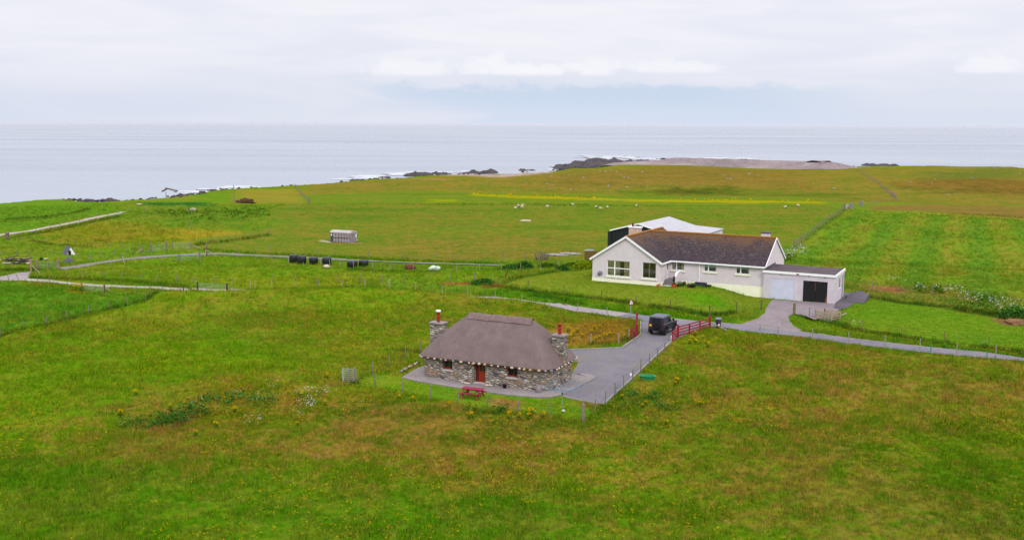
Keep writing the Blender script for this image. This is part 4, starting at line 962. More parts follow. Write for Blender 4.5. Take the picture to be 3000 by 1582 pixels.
for sgn in (-1, 1):
    ye = MF - .3 if sgn < 0 else MBk + .3; ze = EZ - .3 * slm; nrm = Vector((0, -sgn, slm)).normalized()
    q = [(xL, ye, ze), (xR, ye, ze), (xR, RV, RGZ), (xL, RV, RGZ)] if sgn < 0 else [(xR, ye, ze), (xL, ye, ze), (xL, RV, RGZ), (xR, RV, RGZ)]
    if sgn < 0: q[0] = (GWd + .12, ye, ze); q = [q[0], q[1], q[2], (GWd / 2 + .02, RV, RGZ)]
    rq(mb, q, (xL, ye, ze), ((1, 0, 0), tuple(nrm)))
    mb.face([(x, y, z - .14) for x, y, z in q][::-1])
mb.build('tiled_roof', M_tile, house, merge=False)
M_lichen = mat('lichen_ridge_tile', sv(158, 104, 42), .9, .15, 5, .3, 20)
MB().bar((GWd / 2, VF, RGZ + .02), (GWd / 2, VB, RGZ + .02), .3, .14).build('ridge_tiles', M_lichen, house)
MB().bar((GWd / 2, RV, RGZ + .015), (xR, RV, RGZ + .015), .3, .14).build('ridge_tiles', M_lichen, house)
# barge boards and gutters
mb = MB()
for sgn in (-1, 1):
    xe = GWd / 2 + sgn * (GWd / 2 + ov + .05)
    mb.bar((xe, VF - .02, EZ - (ov + .05) * sl - .08), (GWd / 2, VF - .02, RGZ - .08), .06, .26)
mb.build('barge_board', M_trim, house)
mb = MB()
for ye in (MF - .32, MBk + .32): mb.bar((xR + .02, ye, EZ - .3 * slm - .06), (xR + .02, RV, RGZ - .05), .06, .22)
mb.build('barge_board', M_trim, house)
MB().box(GWd + .25, MR + .1, MF - .42, MF - .3, EZ - .3 * slm - .17, EZ - .3 * slm + .01).build('gutter', M_trim, house)
MB().box(GWd + ov, GWd + ov + .11, -.2, MF - .43, EZ - ov * sl - .18, EZ - ov * sl).build('gutter', M_trim, house)
MB().lathe([(.07, 0), (.07, 3.1)], 8, (13.82, MF - .07, .95)).build('downpipe', M_trim, house, True)
# windows
def hwindow(f, x0, x1, z0, z1, mull, transom, curtain, sill_x=.13, dd=.14):
    t_ = .075; mb = MB()
    def bx(a, b, c, d, y0, y1, mb=mb): 
        p = [f(a, y0, c), f(b, y0, c), f(b, y1, c), f(a, y1, c), f(a, y0, d), f(b, y0, d), f(b, y1, d), f(a, y1, d)]; mb.hexa(p)
    bx(x0, x1, z0, z0 + .11, dd - .06, dd); bx(x0, x1, z1 - t_, z1, dd - .06, dd); bx(x0, x0 + t_, z0 + .11, z1 - t_, dd - .06, dd); bx(x1 - t_, x1, z0 + .11, z1 - t_, dd - .06, dd)
    for m_ in mull: bx(m_ - .075, m_ + .075, z0 + .11, z1 - t_, dd - .06, dd)
    for z_ in transom: bx(x0 + t_, x1 - t_, z_ - .06, z_ + .06, dd - .055, dd - .005)
    w_ = mb.build('window', M_trim, house)
    mb2 = MB(); bx(x0, x1, z0, z1, dd + .005, dd + .02, mb2); mb2.build('room', M_int, w_)
    for kind, a, b, c, d in curtain:
        mb3 = MB()
        if kind == 'curtain':
            nfold = max(4, int((b - a) / .09))
            for k in range(nfold):
                xa = a + (b - a) * k / nfold; xb = a + (b - a) * (k + 1) / nfold; ya, yb = (dd - .012, dd - .002) if k % 2 else (dd - .002, dd - .012)
                mb3.face([f(xa, ya, c), f(xb, yb, c), f(xb, yb, d), f(xa, ya, d)])
            mb3.build('curtain', M_curtain, w_)
        else: bx(a, b, c, d, dd - .01, dd - .002, mb3); mb3.build('blind', M_blind, w_)
    mb4 = MB(); bx(x0 + .02, x1 - .02, z0 + .05, z1 - .02, dd - .028, dd - .022, mb4); mb4.build('pane', M_glass, w_)
    mb5 = MB(); bx(x0 - sill_x, x1 + sill_x, z0 - .17, z0, -.12, dd - .06, mb5); mb5.build('sill', M_plinth, w_)
    return w_
m_, t_ = new_tree('window_glass')
fres = t_('Fresnel', {'IOR': 1.45}); gl = t_('BsdfGlossy', {'Roughness': .03, 'Color': (.9, .92, .95, 1)}); tr = t_('BsdfTransparent', {'Color': (.9, .92, .88, 1)})
mx = t_('MixShader', {0: t_.m('ADD', t_.m('MULTIPLY', fres, .8), .03), 1: tr, 2: gl}); oo = t_.n.new('ShaderNodeOutputMaterial'); t_.l.new(mx, oo.inputs[0]); M_glass = m_
hwindow(fg, *wins_g[0], [3.22], [2.82], [('curtain', 2.2, 3.1, 1.84, 3.78), ('curtain', 3.3, 4.0, 1.84, 3.78), ('curtain', 4.55, 5.34, 1.84, 3.78)])
hwindow(fg, *wins_g[1], [], [], [('curtain', 8.05, 8.22, 1.9, 3.84)])
hwindow(fm, *wins_m[0], [10.62], [], [('curtain', 10.1, 10.4, 2.74, 3.72), ('curtain', 11.3, 11.68, 2.74, 3.72)])
hwindow(fm, *wins_m[1], [15.02], [], [('blind', 14.5, 16.08, 3.3, 3.78), ('curtain', 15.9, 16.08, 2.85, 3.3)])
hwindow(fm, *wins_m[2], [19.33], [], [('blind', 18.8, 20.42, 3.38, 3.84), ('curtain', 20.25, 20.42, 2.85, 3.4)])
# front door in the return of the wing
d_ = MB().box(GWd - .2, GWd - .14, 2.58, 3.42, 1.62, 3.83).build('door', M_trim, house)
MB().box(GWd - .139, GWd - .13, 2.72, 3.28, 2.75, 3.6).build('door_pane', M_glass_d, d_)
MB().box(GWd - .139, GWd - .06, 2.68, 2.74, 2.5, 2.56).build('door_handle', M_black, d_)
# landing, steps and curved parapet
mb = MB()
for k in range(5): mb.box(GWd + .04, 11.25, 1.75 - .28 * (4 - k) + .28 * 0, MF - .04 if k == 4 else 1.75 - .28 * (3 - k), .55, 1.0 + .145 * k)
mb.build('steps', mat('step_concrete', seen(165, 152, 155), .9, .1, 2), house)
MB().box(GWd + .04, 11.25, .53, .626, .5, .99).build('bottom_step', M_trim, house)
par = MB(); prof = [(1.45, .6), (1.45, 2.05)] + [(1.45 + .75 * (1 - math.cos(R(a))), 2.05 + .55 * math.sin(R(a))) for a in (15, 35, 55, 75, 90)] + [(MF, 2.6), (MF, .6)]
par.prism([(p[0], p[1]) for p in prof], 11.26, 11.42, 0); par.build('parapet', M_wall, house)
cap = MB(); cp = prof[1:-1]
for a, b in zip(cp, cp[1:]): cap.bar((11.34, a[0], a[1] + .03), (11.34, b[0], b[1] + .03), .26, .08)
cap.build('parapet_coping', M_trim, house)
# satellite dish
dm = MB().lathe([(0, 0), (.15, .02), (.3, .09), (.36, .15), (.34, .15), (.28, .1), (0, .03)], 14, axis=1)
ds = dm.build('satellite_dish', mat('dish_grey', sv(120, 120, 130), .6), house, True, (1.3, -.32, 1.98)); ds.rotation_euler = (R(15), 0, R(35))
MB().bar((1.3, -.0, 1.7), (1.3, -.3, 1.8), .05).build('dish_arm', M_pole, house)
# chimney behind the wing ridge
ch = MB().box(1.7, 3.35, 8.6, 9.4, 4.8, 7.45).build('chimney', mat('harled_chimney', sv(196, 170, 152), .9, .1, 2), house)
MB().box(1.6, 3.45, 8.5, 9.5, 7.45, 7.6).build('chimney_cap', M_trim, ch); MB().lathe([(.16, 0), (.14, .45), (.17, .5), (0, .5)], 12).build('chimney_pot', mat('brown_pot', sv(96, 46, 38), .7), ch, True, (2.15, 9, 7.6))
ch2 = MB().box(19.8, 20.9, 11.3, 12.0, 5.0, 7.42).build('chimney', M_wall, house); MB().box(19.7, 21.0, 11.2, 12.1, 7.42, 7.55).build('chimney_cap', M_heap, ch2)
# garage block
GF, GBk, GR = 3.1, 8.8, 31.4
mb = MB(); gh = [(23.4, 26.35, -.2, 2.62), (27.5, 30.5, -.2, 2.62)]
ff = lambda x, y, z: (x, GF + y, z)
wallface(mb, ff, MR + .004, GR, -.2, 3.42, gh, .2)
fs = lambda x, y, z: (GR - y, x, z)
wallface(mb, fs, GF, GBk, -.2, 3.42, [(5.55, 6.35, 1.65, 2.85), (7.55, 8.5, -.2, 2.95)], .15)
mb.face([(MR, GBk, -.2), (MR, GBk, 3.42), (GR, GBk, 3.42), (GR, GBk, -.2)])
mb.face([(MR + .004, GF, -.2), (MR + .004, GF, 3.42), (MR + .004, MF, 3.42), (MR + .004, MF, -.2)])
mb.build('garage_wall', M_wall2, house)
mb = MB().hexa([(MR - .1, GF - .06, 3.46), (GR - .02, GF - .06, 3.46), (GR - .02, GBk + .1, 3.5), (MR + .01, GBk + .1, 3.5), (MR - .1, GF - .06, 3.53), (GR - .02, GF - .06, 3.53), (GR - .02, GBk + .1, 3.68), (MR + .01, GBk + .1, 3.68)])
mb.build('flat_roof', M_felt, house)
fa = MB().box(MR - .12, GR + .1, GF - .14, GF - .062, 3.27, 3.56); fa.build('fascia', M_trim, house)
MB().hexa([(GR, GF - .06, 3.27), (GR + .1, GF - .06, 3.27), (GR + .1, GBk + .1, 3.4), (GR, GBk + .1, 3.4), (GR, GF - .06, 3.57), (GR + .1, GF - .06, 3.57), (GR + .1, GBk + .1, 3.74), (GR, GBk + .1, 3.74)]).build('fascia', M_trim, house)
MB().hexa([(MR - .06, MF - .1, 3.57), (MR + .05, MF - .1, 3.57), (MR + .05, GBk, 3.75), (MR + .02, GBk, 3.75), (MR - .02, MF - .1, 3.75), (MR + .05, MF - .1, 3.75), (MR + .05, GBk, 3.93), (MR + .02, GBk, 3.93)]).build('flashing', M_heap, house)
MB().box(23.4, 26.35, GF + .03, GF + .1, -.1, 2.62).build('blanked_door', M_slab, house)
gd = []
for a, b in ((27.53, 28.98), (29.02, 30.47)):
    d_ = MB().box(a, b, GF + .08, GF + .14, .05, 2.6).build('garage_door', M_black, house); gd.append(d_)
    mb = MB()
    for zz in (.2, 2.42): mb.box(a + .05, a + .7, GF + .06, GF + .08, zz, zz + .05)
    mb.build('hinge', M_copper if False else mat('hinge_grey', seen(80, 80, 88), .6), d_)
MB().box(28.97, 29.02, GF + .05, GF + .079, 1.4, 2.4).build('rust_streak', M_copper, gd[0]); 
MB().face([(30.2, GF + .075, .06), (30.46, GF + .075, .06), (30.46, GF + .075, 1.1), (30.38, GF + .075, .8)]).build('rust_streak', M_copper, gd[1])
for x_, z_ in ((24.6, 3.12), (28.0, 3.14), (30.0, 3.12)): MB().box(x_, x_ + .25, GF - .02, GF, z_, z_ + .1).build('air_brick', M_black, house)
MB().box(26.65, 27.0, GF - .165, GF - .142, 3.3, 3.42).build('rust_stain', M_copper, house)
wn = MB().box(GR - .12, GR - .08, 5.56, 6.34, 1.66, 2.84).build('window', M_glass_d, house); MB().box(GR - .08, GR + .08, 5.45, 6.45, 1.5, 1.65).build('sill', M_trim, wn)
MB().box(GR - .12, GR - .08, 7.56, 8.49, -.1, 2.94).build('side_door', mat('grey_side_door', sv(120, 110, 120), .7), house)
# ramp and blue bin bag behind the garage corner
p = hou(33.3, 5.6); rm = MB().hexa([(GR + .9, 5.0, -.02), (GR + 3.2, 5.0, -.02), (GR + 3.2, 8.8, -.02), (GR + .9, 8.8, -.02), (GR + .9, 5.0, .05), (GR + 3.2, 5.0, .05), (GR + 3.2, 8.8, .75), (GR + .9, 8.8, .75)])
ro = rm.build('concrete_ramp', M_asph, None, loc=(*HO, 0), rz=HA); tag(ro, 'dark concrete ramp sloping up beside the right end of the garage', 'ramp')
b_ = lump('blue_sack', mat('blue_plastic', seen(70, 80, 150), .5), .7, .45, .38, 4, 3, .3, None, hou(GR + 1.9, 9.5, .4)); tag(b_, 'blue plastic sack lying behind the ramp at the garage corner', 'sack')
# pots in front of the bungalow
def leafclump(name, m, n, rx, ry, rz_, lf, loc=(0, 0, 0), parent=None, label=None, cat=None, group=None, kind=None):
    p_ = rng.normal(0, 1, (n, 3)); p_ /= np.linalg.norm(p_, axis=1)[:, None]; p_ *= (rng.random(n) ** .4)[:, None]; p_[:, 2] = np.abs(p_[:, 2])
    p_ *= (1 + .35 * (fbm(p_[:, 0] * 2 + 7 + loc[0], p_[:, 1] * 2 + loc[1], 3) - .5) * 2)[:, None]
    p_ *= np.array([rx, ry, rz_]); a = rng.normal(0, 1, (n, 3)); b = rng.normal(0, 1, (n, 3)); a /= np.linalg.norm(a, axis=1)[:, None]; b /= np.linalg.norm(b, axis=1)[:, None]
    s_ = (lf * (.6 + .8 * rng.random(n)))[:, None]
    V = np.stack([p_ - a * s_ * .5, p_ + b * s_ * .35, p_ + a * s_ * .5, p_ - b * s_ * .35], 1).reshape(-1, 3)
    o = npmesh(name, V, np.arange(n * 4).reshape(-1, 4), m, {'grnd': ('FLOAT', np.repeat(rng.random(n), 4))})
    o.location = loc
    if parent: o.parent = parent
    if label or kind: tag(o, label, cat, group, kind)
    return o
pots = [((870, 720), M_terr, .34, .62, M_leaf_mid, 'red plant pot with green plant at the foot of the bungalow steps', .28), ((1050, 700), M_black, .3, .4, M_leaf_dark, 'dark planter with green shrub next to the red plant pot', .45),
        ((1170, 690), M_black, .28, .45, None, 'dark pot with brown dried plant, third from the bungalow steps', .3), ((1230, 660), M_brownb, .2, .5, None, 'narrow brown pot close to the wall between two dark pots', .2),
        ((1400, 730), M_brownb, .3, .45, None, 'brown round pot beside the black half barrel tub', .2), ((1510, 735), M_black, .42, .5, M_leaf_mid, 'black half barrel tub in front of the bungalow wall', .22),
        ((1620, 690), M_black, .25, .4, M_leaf_bright, 'dark pot with pale leaves left of the low black trough', .35)]
for q_, m_, r_, hh, lf, lab, lr in pots:
    p = G(P('Fh', q_)[0]); t_ = thing('plant_pot', lab, 'plant pot', p)
    MB().lathe([(0, -.05), (r_ * .75, -.05), (r_, hh * .7), (r_ * 1.06, hh * .72), (r_ * .95, hh * .72), (r_ * .9, hh * .62), (0, hh * .62)], 14).build('pot', m_, t_, True)
    leafclump('foliage', lf or mat('dried_plant', seen(110, 76, 70), .9), 160, lr, lr, lr * 1.1, .14, (0, 0, hh * .6), t_)
p = G(P('Fh', (1790, 700))[0]); MBt = MB().box(-.75, .75, -.25, .25, -.05, .5); MBt.box(-.78, .78, -.28, .28, .5, .56); o = MBt.build('black_trough', M_bin, None, loc=p, rz=HA); tag(o, 'low black rectangular trough against the bungalow plinth', 'trough')
p = G(P('Fh', (2070, 725))[0]); t_ = thing('pair_of_boots', 'small pair of black rubber pots against the bungalow plinth', 'pots', p, HA)
for dx in (-.16, .16): MB().lathe([(0, 0), (.12, 0), (.17, .32), (.13, .33), (0, .3)], 10).build('pot', M_black, t_, True, (dx, 0, 0))
p = G(P('Fh', (280, 700))[0]); t_ = thing('overturned_pot', 'terracotta pot lying on its side left of the bungalow steps', 'plant pot', p, HA)
o = MB().lathe([(0, 0), (.14, 0), (.22, .4), (.25, .42), (.2, .42), (0, .1)], 12, axis=0).build('pot', mat('clay', sv(190, 105, 70), .8), t_, True, (0, 0, .2))
sheet('paving_slab', [hou(*q_)[:2] for q_ in ((9.2, -.75), (11.3, -.85), (11.3, .5), (9.6, .5))], .88, mat('pink_paving', seen(178, 142, 140), .9, .1, 2), .1)
p = hou(11.05, 1.55, 1.45); o = MB().lathe([(0, 0), (.11, 0), (.13, .3), (.1, .5), (.14, .62), (0, .66)], 10).build('black_urn', M_black, None, True, (p[0], p[1], 1.0 + .145 * 3)); tag(o, 'tall black urn on the top step beside the curved parapet', 'urn')
# brown slatted fence panel left of the bungalow
p = G(P('R2', (65, 890))[0]); t_ = thing('slatted_fence_panel', 'dark brown horizontal slatted fence panel at the left of the bungalow', 'fence panel', p, R(-4))
for k in range(5): MB().box(0, 1.75, -.02, .02, .2 + k * .33, .42 + k * .33).build('slat', M_brownb, t_)
for x_ in (0, 1.7): MB().box(x_, x_ + .1, .021, .12, 0, 1.85).build('post', M_brownb, t_)
# ------------------------------------------------------------------ farm shed behind
shed = thing('farm_shed', 'large low-pitched white sheet-roofed shed behind the bungalow', 'shed', (0, 0, 0), 0)
AP = np.array([(1870.4 - 1500) / 3000 * 165 * 1.0, 165.0]); apz = 5.8; ez_ = 4.55
AP = np.array(G0(P('R2', (890, 296))[0], apz)[:2])
def sh_(u, v, z): q_ = AP + HU * u + HV * v; return (q_[0], q_[1], z)
SL = 14.3; hw = 4.75; sb = .2
mb = MB(); mb.face([sh_(-hw, 0, sb), sh_(hw, 0, sb), sh_(hw, 0, ez_), sh_(0, 0, apz - .06), sh_(-hw, 0, ez_)]); mb.face([sh_(-hw, 0, sb), sh_(-hw, 0, ez_), sh_(-hw, SL, ez_), sh_(-hw, SL, sb)]); mb.face([sh_(-hw, SL, sb), sh_(hw, SL, sb), sh_(hw, SL, ez_), sh_(0, SL, apz - .06), sh_(-hw, SL, ez_)])
mb.face([sh_(hw, 0, sb), sh_(hw, SL, sb), sh_(hw, SL, ez_), sh_(hw, 0, ez_)])
mb.build('shed_wall', mat('dark_shed_cladding', seen(42, 52, 52), .8, .1, 2), shed)
mb = MB()
for s_ in (-1, 1): mb.hexa([sh_(s_ * (hw + .15), -.15, ez_ - .06), sh_(0, -.15, apz), sh_(0, SL + .15, apz), sh_(s_ * (hw + .15), SL + .15, ez_ - .06), sh_(s_ * (hw + .15), -.15, ez_ + .06), sh_(0, -.15, apz + .12), sh_(0, SL + .15, apz + .12), sh_(s_ * (hw + .15), SL + .15, ez_ + .06)])
mb.build('sheet_roof', M_roofw, shed)
mb = MB().hexa([sh_(hw + .16, 1.0, 4.4), sh_(9.9, 1.0, 4.12), sh_(9.9, SL + .1, 4.2), sh_(hw + .16, SL + .1, 4.5), sh_(hw + .16, 1.0, 4.52), sh_(9.9, 1.0, 4.24), sh_(9.9, SL + .1, 4.32), sh_(hw + .16, SL + .1, 4.62)]); mb.build('lean_to_roof', M_roofw, shed)
mb = MB(); mb.face([sh_(9.75, 1.2, sb), sh_(9.75, SL, sb), sh_(9.75, SL, 4.2), sh_(9.75, 1.2, 4.14)]); mb.face([sh_(hw, 1.2, sb), sh_(9.75, 1.2, sb), sh_(9.75, 1.2, 4.14), sh_(hw, 1.2, 4.4)]); mb.face([sh_(hw, SL, sb), sh_(9.75, SL, sb), sh_(9.75, SL, 4.2), sh_(hw, SL, 4.4)]); mb.build('lean_to_wall', M_wall2, shed)
mb = MB()
for s_ in (-1, 1): mb.bar(sh_(s_ * (hw + .18), -.2, ez_ - .02), sh_(0, -.2, apz + .05), .06, .22)
mb.build('barge_board', M_trim, shed)
lq = sh_(.2, -.12, 5.0); MB().lathe([(0, 0), (.13, .02), (.13, .08), (0, .1)], 10, axis=1).build('lamp', M_white, shed, True, lq)
sd2 = thing('low_dark_store', 'low dark flat-roofed store against the left end of the farm shed', 'store', (0, 0, 0))
MB().hexa([sh_(-hw - .55, -.2, sb), sh_(-hw - .02, -.2, sb), sh_(-hw - .02, 5, sb), sh_(-hw - .55, 5, sb), sh_(-hw - .55, -.2, 4.25), sh_(-hw - .02, -.2, 4.4), sh_(-hw - .02, 5, 4.4), sh_(-hw - .55, 5, 4.25)]).build('store_wall', mat('dark_green_sheet', seen(46, 60, 58), .8, .1, 2), sd2)
MB().hexa([sh_(-hw - .62, -.28, 4.27), sh_(-hw - .2, -.28, 4.42), sh_(-hw - .2, 5, 4.42), sh_(-hw - .62, 5, 4.27), sh_(-hw - .62, -.28, 4.33), sh_(-hw - .2, -.28, 4.48), sh_(-hw - .2, 5, 4.48), sh_(-hw - .62, 5, 4.33)]).build('store_roof', M_slate, sd2)
# ------------------------------------------------------------------ off-road car
hd = R(-31.5)                                    # nose points away and to the right
p_rr = np.array(G0(P('R4', (1035, 632))[0], .03)); fwd = np.array([-math.sin(hd), math.cos(hd)]); rgt = np.array([math.cos(hd), math.sin(hd)])
cc = p_rr[:2] + fwd * 1.15 - rgt * .76
car = thing('off_road_car', 'dark grey boxy off-road car parked on the gravel drive between the red gates', 'car', (cc[0], cc[1], .025), hd)
M_car = mat('dark_car_paint', sv(42, 39, 52), .45, .04, 2, coat=.1, spec=.35); M_carl = mat('car_top_sky_sheen', seen(112, 116, 134), .5, .04, 2, coat=.1)  # the lighter top colour has the sky's reflection painted in
M_tyre = mat('tyre_rubber', seen(34, 33, 36), .9, .05); M_rim = mat('steel_rim', seen(110, 112, 118), .5, metal=.4)
W2 = .86
def wheelarch(y0): return [(y0 + .47 * math.cos(R(a)), .42 + .47 * math.sin(R(a))) for a in (170, 140, 110, 90, 70, 40, 10)]
side = [(-1.82, .52), (-1.66, .50)] + wheelarch(-1.18) + [(-.6, .48), (.66, .48)] + [(y, z) for y, z in wheelarch(1.18)] + [(1.72, .55), (1.80, .62), (1.80, 1.05), (1.72, 1.13), (.62, 1.2), (-1.82, 1.2)]
side = [(-1.82, .52), (-1.67, .50)] + wheelarch(-1.18) + [(-.6, .48), (.66, .48)] + wheelarch(1.18) + side[-6:]
MB().prism(side, -W2, W2, 0).build('body', M_car, car)
cab = MB()
def tap(y, z): k = (z - 1.2) / .75; return (W2 - .02 - .1 * k)
cs = [(-1.82, 1.2), (-1.78, 1.86), (.02, 1.88), (.42, 1.2)]
L_ = [(-tap(y, z), y, z) for y, z in cs]; R_ = [(tap(y, z), y, z) for y, z in cs]
cab.face(L_); cab.face(R_[::-1])
for i in range(4): cab.face([L_[i], R_[i], R_[(i + 1) % 4], L_[(i + 1) % 4]])
cab.build('cabin', M_car, car)
rf = MB().hexa([(-.79, -1.84, 1.86), (.79, -1.84, 1.86), (.79, .1, 1.88), (-.79, .1, 1.88), (-.74, -1.78, 1.99), (.74, -1.78, 1.99), (.74, .02, 2.0), (-.74, .02, 2.0)]); rf.build('car_roof', M_carl, car)
MB().hexa([(-.62, .5, 1.19), (.62, .5, 1.19), (.6, 1.74, 1.12), (-.6, 1.74, 1.12), (-.6, .52, 1.25), (.6, .52, 1.25), (.56, 1.68, 1.18), (-.56, 1.68, 1.18)]).build('bonnet', M_carl, car)
for s_ in (-1, 1):
    sx_ = lambda z: s_ * (tap(0, z) + .004)
    MB().face([(sx_(1.3), -.55, 1.3), (sx_(1.3), .28, 1.3), (sx_(1.75), .02, 1.75), (sx_(1.75), -.55, 1.75)]).build('side_window', M_glass_d, car)
    MB().face([(sx_(1.3), -1.62, 1.3), (sx_(1.3), -.72, 1.3), (sx_(1.74), -.72, 1.74), (sx_(1.74), -1.6, 1.74)]).build('side_window', mat('olive_side_window', seen(84, 88, 84), .25, .03), car)
    MB().box(s_ * W2 - (.02 if s_ < 0 else 0), s_ * W2 + (.02 if s_ > 0 else 0), -1.8, 1.7, 1.16, 1.21).build('waist_trim', mat('bright_capping', seen(205, 212, 222), .4, metal=.3), car)
    MB().box(min(s_ * W2, s_ * (W2 + .012)), max(s_ * W2, s_ * (W2 + .012)), -.58, -.56, .55, 1.16).build('door_gap', M_black, car)
    MB().box(min(s_ * W2, s_ * (W2 + .012)), max(s_ * W2, s_ * (W2 + .012)), .36, .38, .55, 1.16).build('door_gap', M_black, car)
    MB().box(s_ * .72 - .13, s_ * .72 + .13, -.5, .55, .36, .42).build('side_step', M_pole, car)
    mr_ = MB().box(s_ * 1.02 - .1, s_ * 1.02 + .1, .36, .44, 1.28, 1.55).build('wing_mirror', M_black, car)
    for y in (-1.18, 1.18):
        ty = MB().lathe([(.0, -.115), (.3, -.115), (.385, -.1), (.405, -.05), (.405, .05), (.385, .1), (.3, .115), (0, .115)], 22, axis=0).build('wheel', M_tyre, car, True, (s_ * .76, y, .405))
        MB().lathe([(0, 0), (.1, 0), (.17, -.03), (.21, .01), (.23, .02)], 16, axis=0).build('rim', M_rim, ty, True, (s_ * .118, 0, 0))
        MB().prism([(y + .55 * math.cos(R(a)), .42 + .55 * math.sin(R(a))) for a in range(170, 9, -20)] + [(y + .48 * math.cos(R(a)), .42 + .48 * math.sin(R(a))) for a in range(10, 171, 20)], s_ * W2 - .01 if s_ > 0 else s_ * W2 - .06, s_ * W2 + .06 if s_ > 0 else s_ * W2 + .01, 0).build('wheel_arch', M_black, car)
    MB().box(s_ * .74 - .07, s_ * .74 + .07, -1.86, -1.82, .78, .9).build('tail_light', mat('tail_lamp_red', seen(150, 20, 25), .3), car)
    MB().box(s_ * .74 - .16, s_ * .74 + .16, -1.72, -1.7, .2, .5).build('mud_flap', M_black, car)
    MB().lathe([(0, .02), (.09, .0), (.1, -.04)], 12, axis=1).build('headlight', M_white, car, True, (s_ * .62, 1.81, .88))
MB().face([(-.5, -1.828, 1.26), (.5, -1.828, 1.26), (.47, -1.795, 1.74), (-.47, -1.795, 1.74)]).build('rear_window', M_glass_d, car)
MB().face([(-.7, .43, 1.25), (.7, .43, 1.25), (.66, .09, 1.8), (-.66, .09, 1.8)]).build('windscreen', M_glass_d, car)
sp_ = MB().lathe([(.0, -.11), (.3, -.11), (.38, -.09), (.4, -.04), (.4, .05), (.36, .1), (0, .1)], 22, axis=1).build('spare_wheel', M_tyre, car, True, (.12, -1.95, 1.08))
MB().lathe([(0, 0), (.09, 0), (.17, .03), (.22, .0)], 14, axis=1).build('rim', M_black, sp_, True, (0, -.115, 0))
MB().box(-.82, .82, -1.95, -1.83, .48, .62).build('rear_bumper', M_black, car); MB().box(-.82, .82, 1.82, 1.95, .5, .66).build('front_bumper', M_black, car)
pl_ = MB().box(-.78, -.48, -1.85, -1.83, .92, 1.12).build('number_plate', mat('yellow_plate', sv(235, 160, 20), .5, .03), car)
MB().box(-.3, .12, -1.98, -1.96, .34, .5).build('tow_plate', M_heap, car)
MB().box(-.65, .65, 1.805, 1.815, .66, 1.0).build('grille', M_black, car)
# ------------------------------------------------------------------ fences and gates
def post_mesh(name, hh, w_, m):
    mb = MB().lathe([(w_ / 2, -.25), (w_ / 2, hh - .03), (w_ / 2 * .8, hh), (0, hh)], 8); return mb
def fence(label, px_list, hh=1.15, w_=.09, m=None, wires=4, strainers=(), lean=None, sw=.17, name='post_and_wire_fence', zoff=0, worldpts=None, grp='post and wire fences', sh=1.35, jit=.05):
    pts = worldpts or [G(p) for p in px_list]; m = m or M_post
    r_ = thing(name, label, 'fence', pts[0], 0, grp)
    o0 = post_mesh('post', hh, w_, m).build('post', m, r_, True); o1 = None; first = True
    for i, p in enumerate(pts):
        d = (p[0] - pts[0][0], p[1] - pts[0][1], p[2] - pts[0][2])
        if i in strainers:
            if o1 is None: o1 = post_mesh('post', sh, sw, m).build('post', m, r_, True); o = o1
            else: o = o1.copy(); COL.objects.link(o)
        elif first: o = o0; first = False
        else: o = o0.copy(); COL.objects.link(o)
        o.parent = r_; o.location = d; o.rotation_euler = (random.uniform(-jit, jit), random.uniform(-jit, jit), random.uniform(0, 6))
        if lean and i in lean: o.rotation_euler = lean[i]
    if wires:
        mb = MB()
        for k in range(wires):
            zz = hh * (.25 + .68 * k / max(1, wires - 1))
            for a, b in zip(pts, pts[1:]):
                mb.bar((a[0] - pts[0][0], a[1] - pts[0][1], a[2] - pts[0][2] + zz), (b[0] - pts[0][0], b[1] - pts[0][1], b[2] - pts[0][2] + zz), .006)
        mb.build('wire', M_wire, r_)
    return r_
def interp(a, b, n): return [tuple(np.array(a) + (np.array(b) - np.array(a)) * k / n) for k in range(n + 1)]
def onground(pts): return [(p[0], p[1], float(h(np.array([p[0]]), np.array([p[1]]))[0])) for p in pts]
fence('pale post and wire fence along the lane, ending at the red gate', F1, 1.22, .1, M_postp, 4, (7,))
fence('pale post and wire fence along the road right of the wheelie bin', P('R5', (85, 588), (250, 602), (580, 628), (922, 662), (1265, 692), (1593, 725), (1943, 768), (2308, 785)) + [(3010, 1067), (3110, 1080)], 1.15, .1, M_postp)
fence('dark post and wire fence along the front edge of the bungalow lawn', F3, 1.1, .09, mat('dark_post', sv(92, 74, 58), .9, .12), 4, (6, 8), sh=1.3)
fence('grey post fence from the galvanised gate to the bungalow lawn corner', P('R7', (435, 690), (615, 700), (840, 710), (1045, 728), (1265, 742)) + P('R7', (1475, 690), (1715, 680), (1935, 702), (2168, 700), (2420, 690)) + P('R8', (195, 645), (418, 648), (627, 655), (867, 640), (1105, 640), (1340, 652), (1510, 645)), 1.1, .1, None, 3, (15,))
fence('post and wire fence running in front of the wrapped bales', P('R7', (275, 468), (690, 478), (1105, 432), (1287, 450), (1460, 472), (1640, 490), (1800, 497), (1985, 508), (2085, 513), (2197, 515), (2340, 535), (2543, 550)) + P('R8', (310, 512), (495, 525), (722, 530), (955, 546), (1160, 540), (1392, 536), (1607, 522), (1803, 520), (2000, 512), (2190, 495)), 1.05, .09, M_postp, 3)
fence('post and wire fence along the far side of the grey track', P('R7', (755, 345), (935, 348), (1095, 352), (1262, 358), (1440, 362), (1605, 370), (1780, 385), (1955, 398), (2130, 405), (2320, 410), (2500, 415)) + P('R8', (275, 400), (445, 402), (610, 405), (955, 405), (1115, 410), (1290, 415), (1467, 420), (1640, 418), (1860, 420), (2090, 420)), 1.1, .08, None, 3, (0,))
fence('short diagonal fence in the pasture ending at a tall braced post', P('R7', (697, 278), (797, 262), (890, 246), (978, 235), (1070, 218), (1160, 205), (1245, 195), (1320, 182), (1432, 172)), 1.15, .08, None, 3, (8,), sh=1.4)
fence('dark-lined fence between the big meadow and the left enclosed field', F7, 1.0, .1, None, 4)
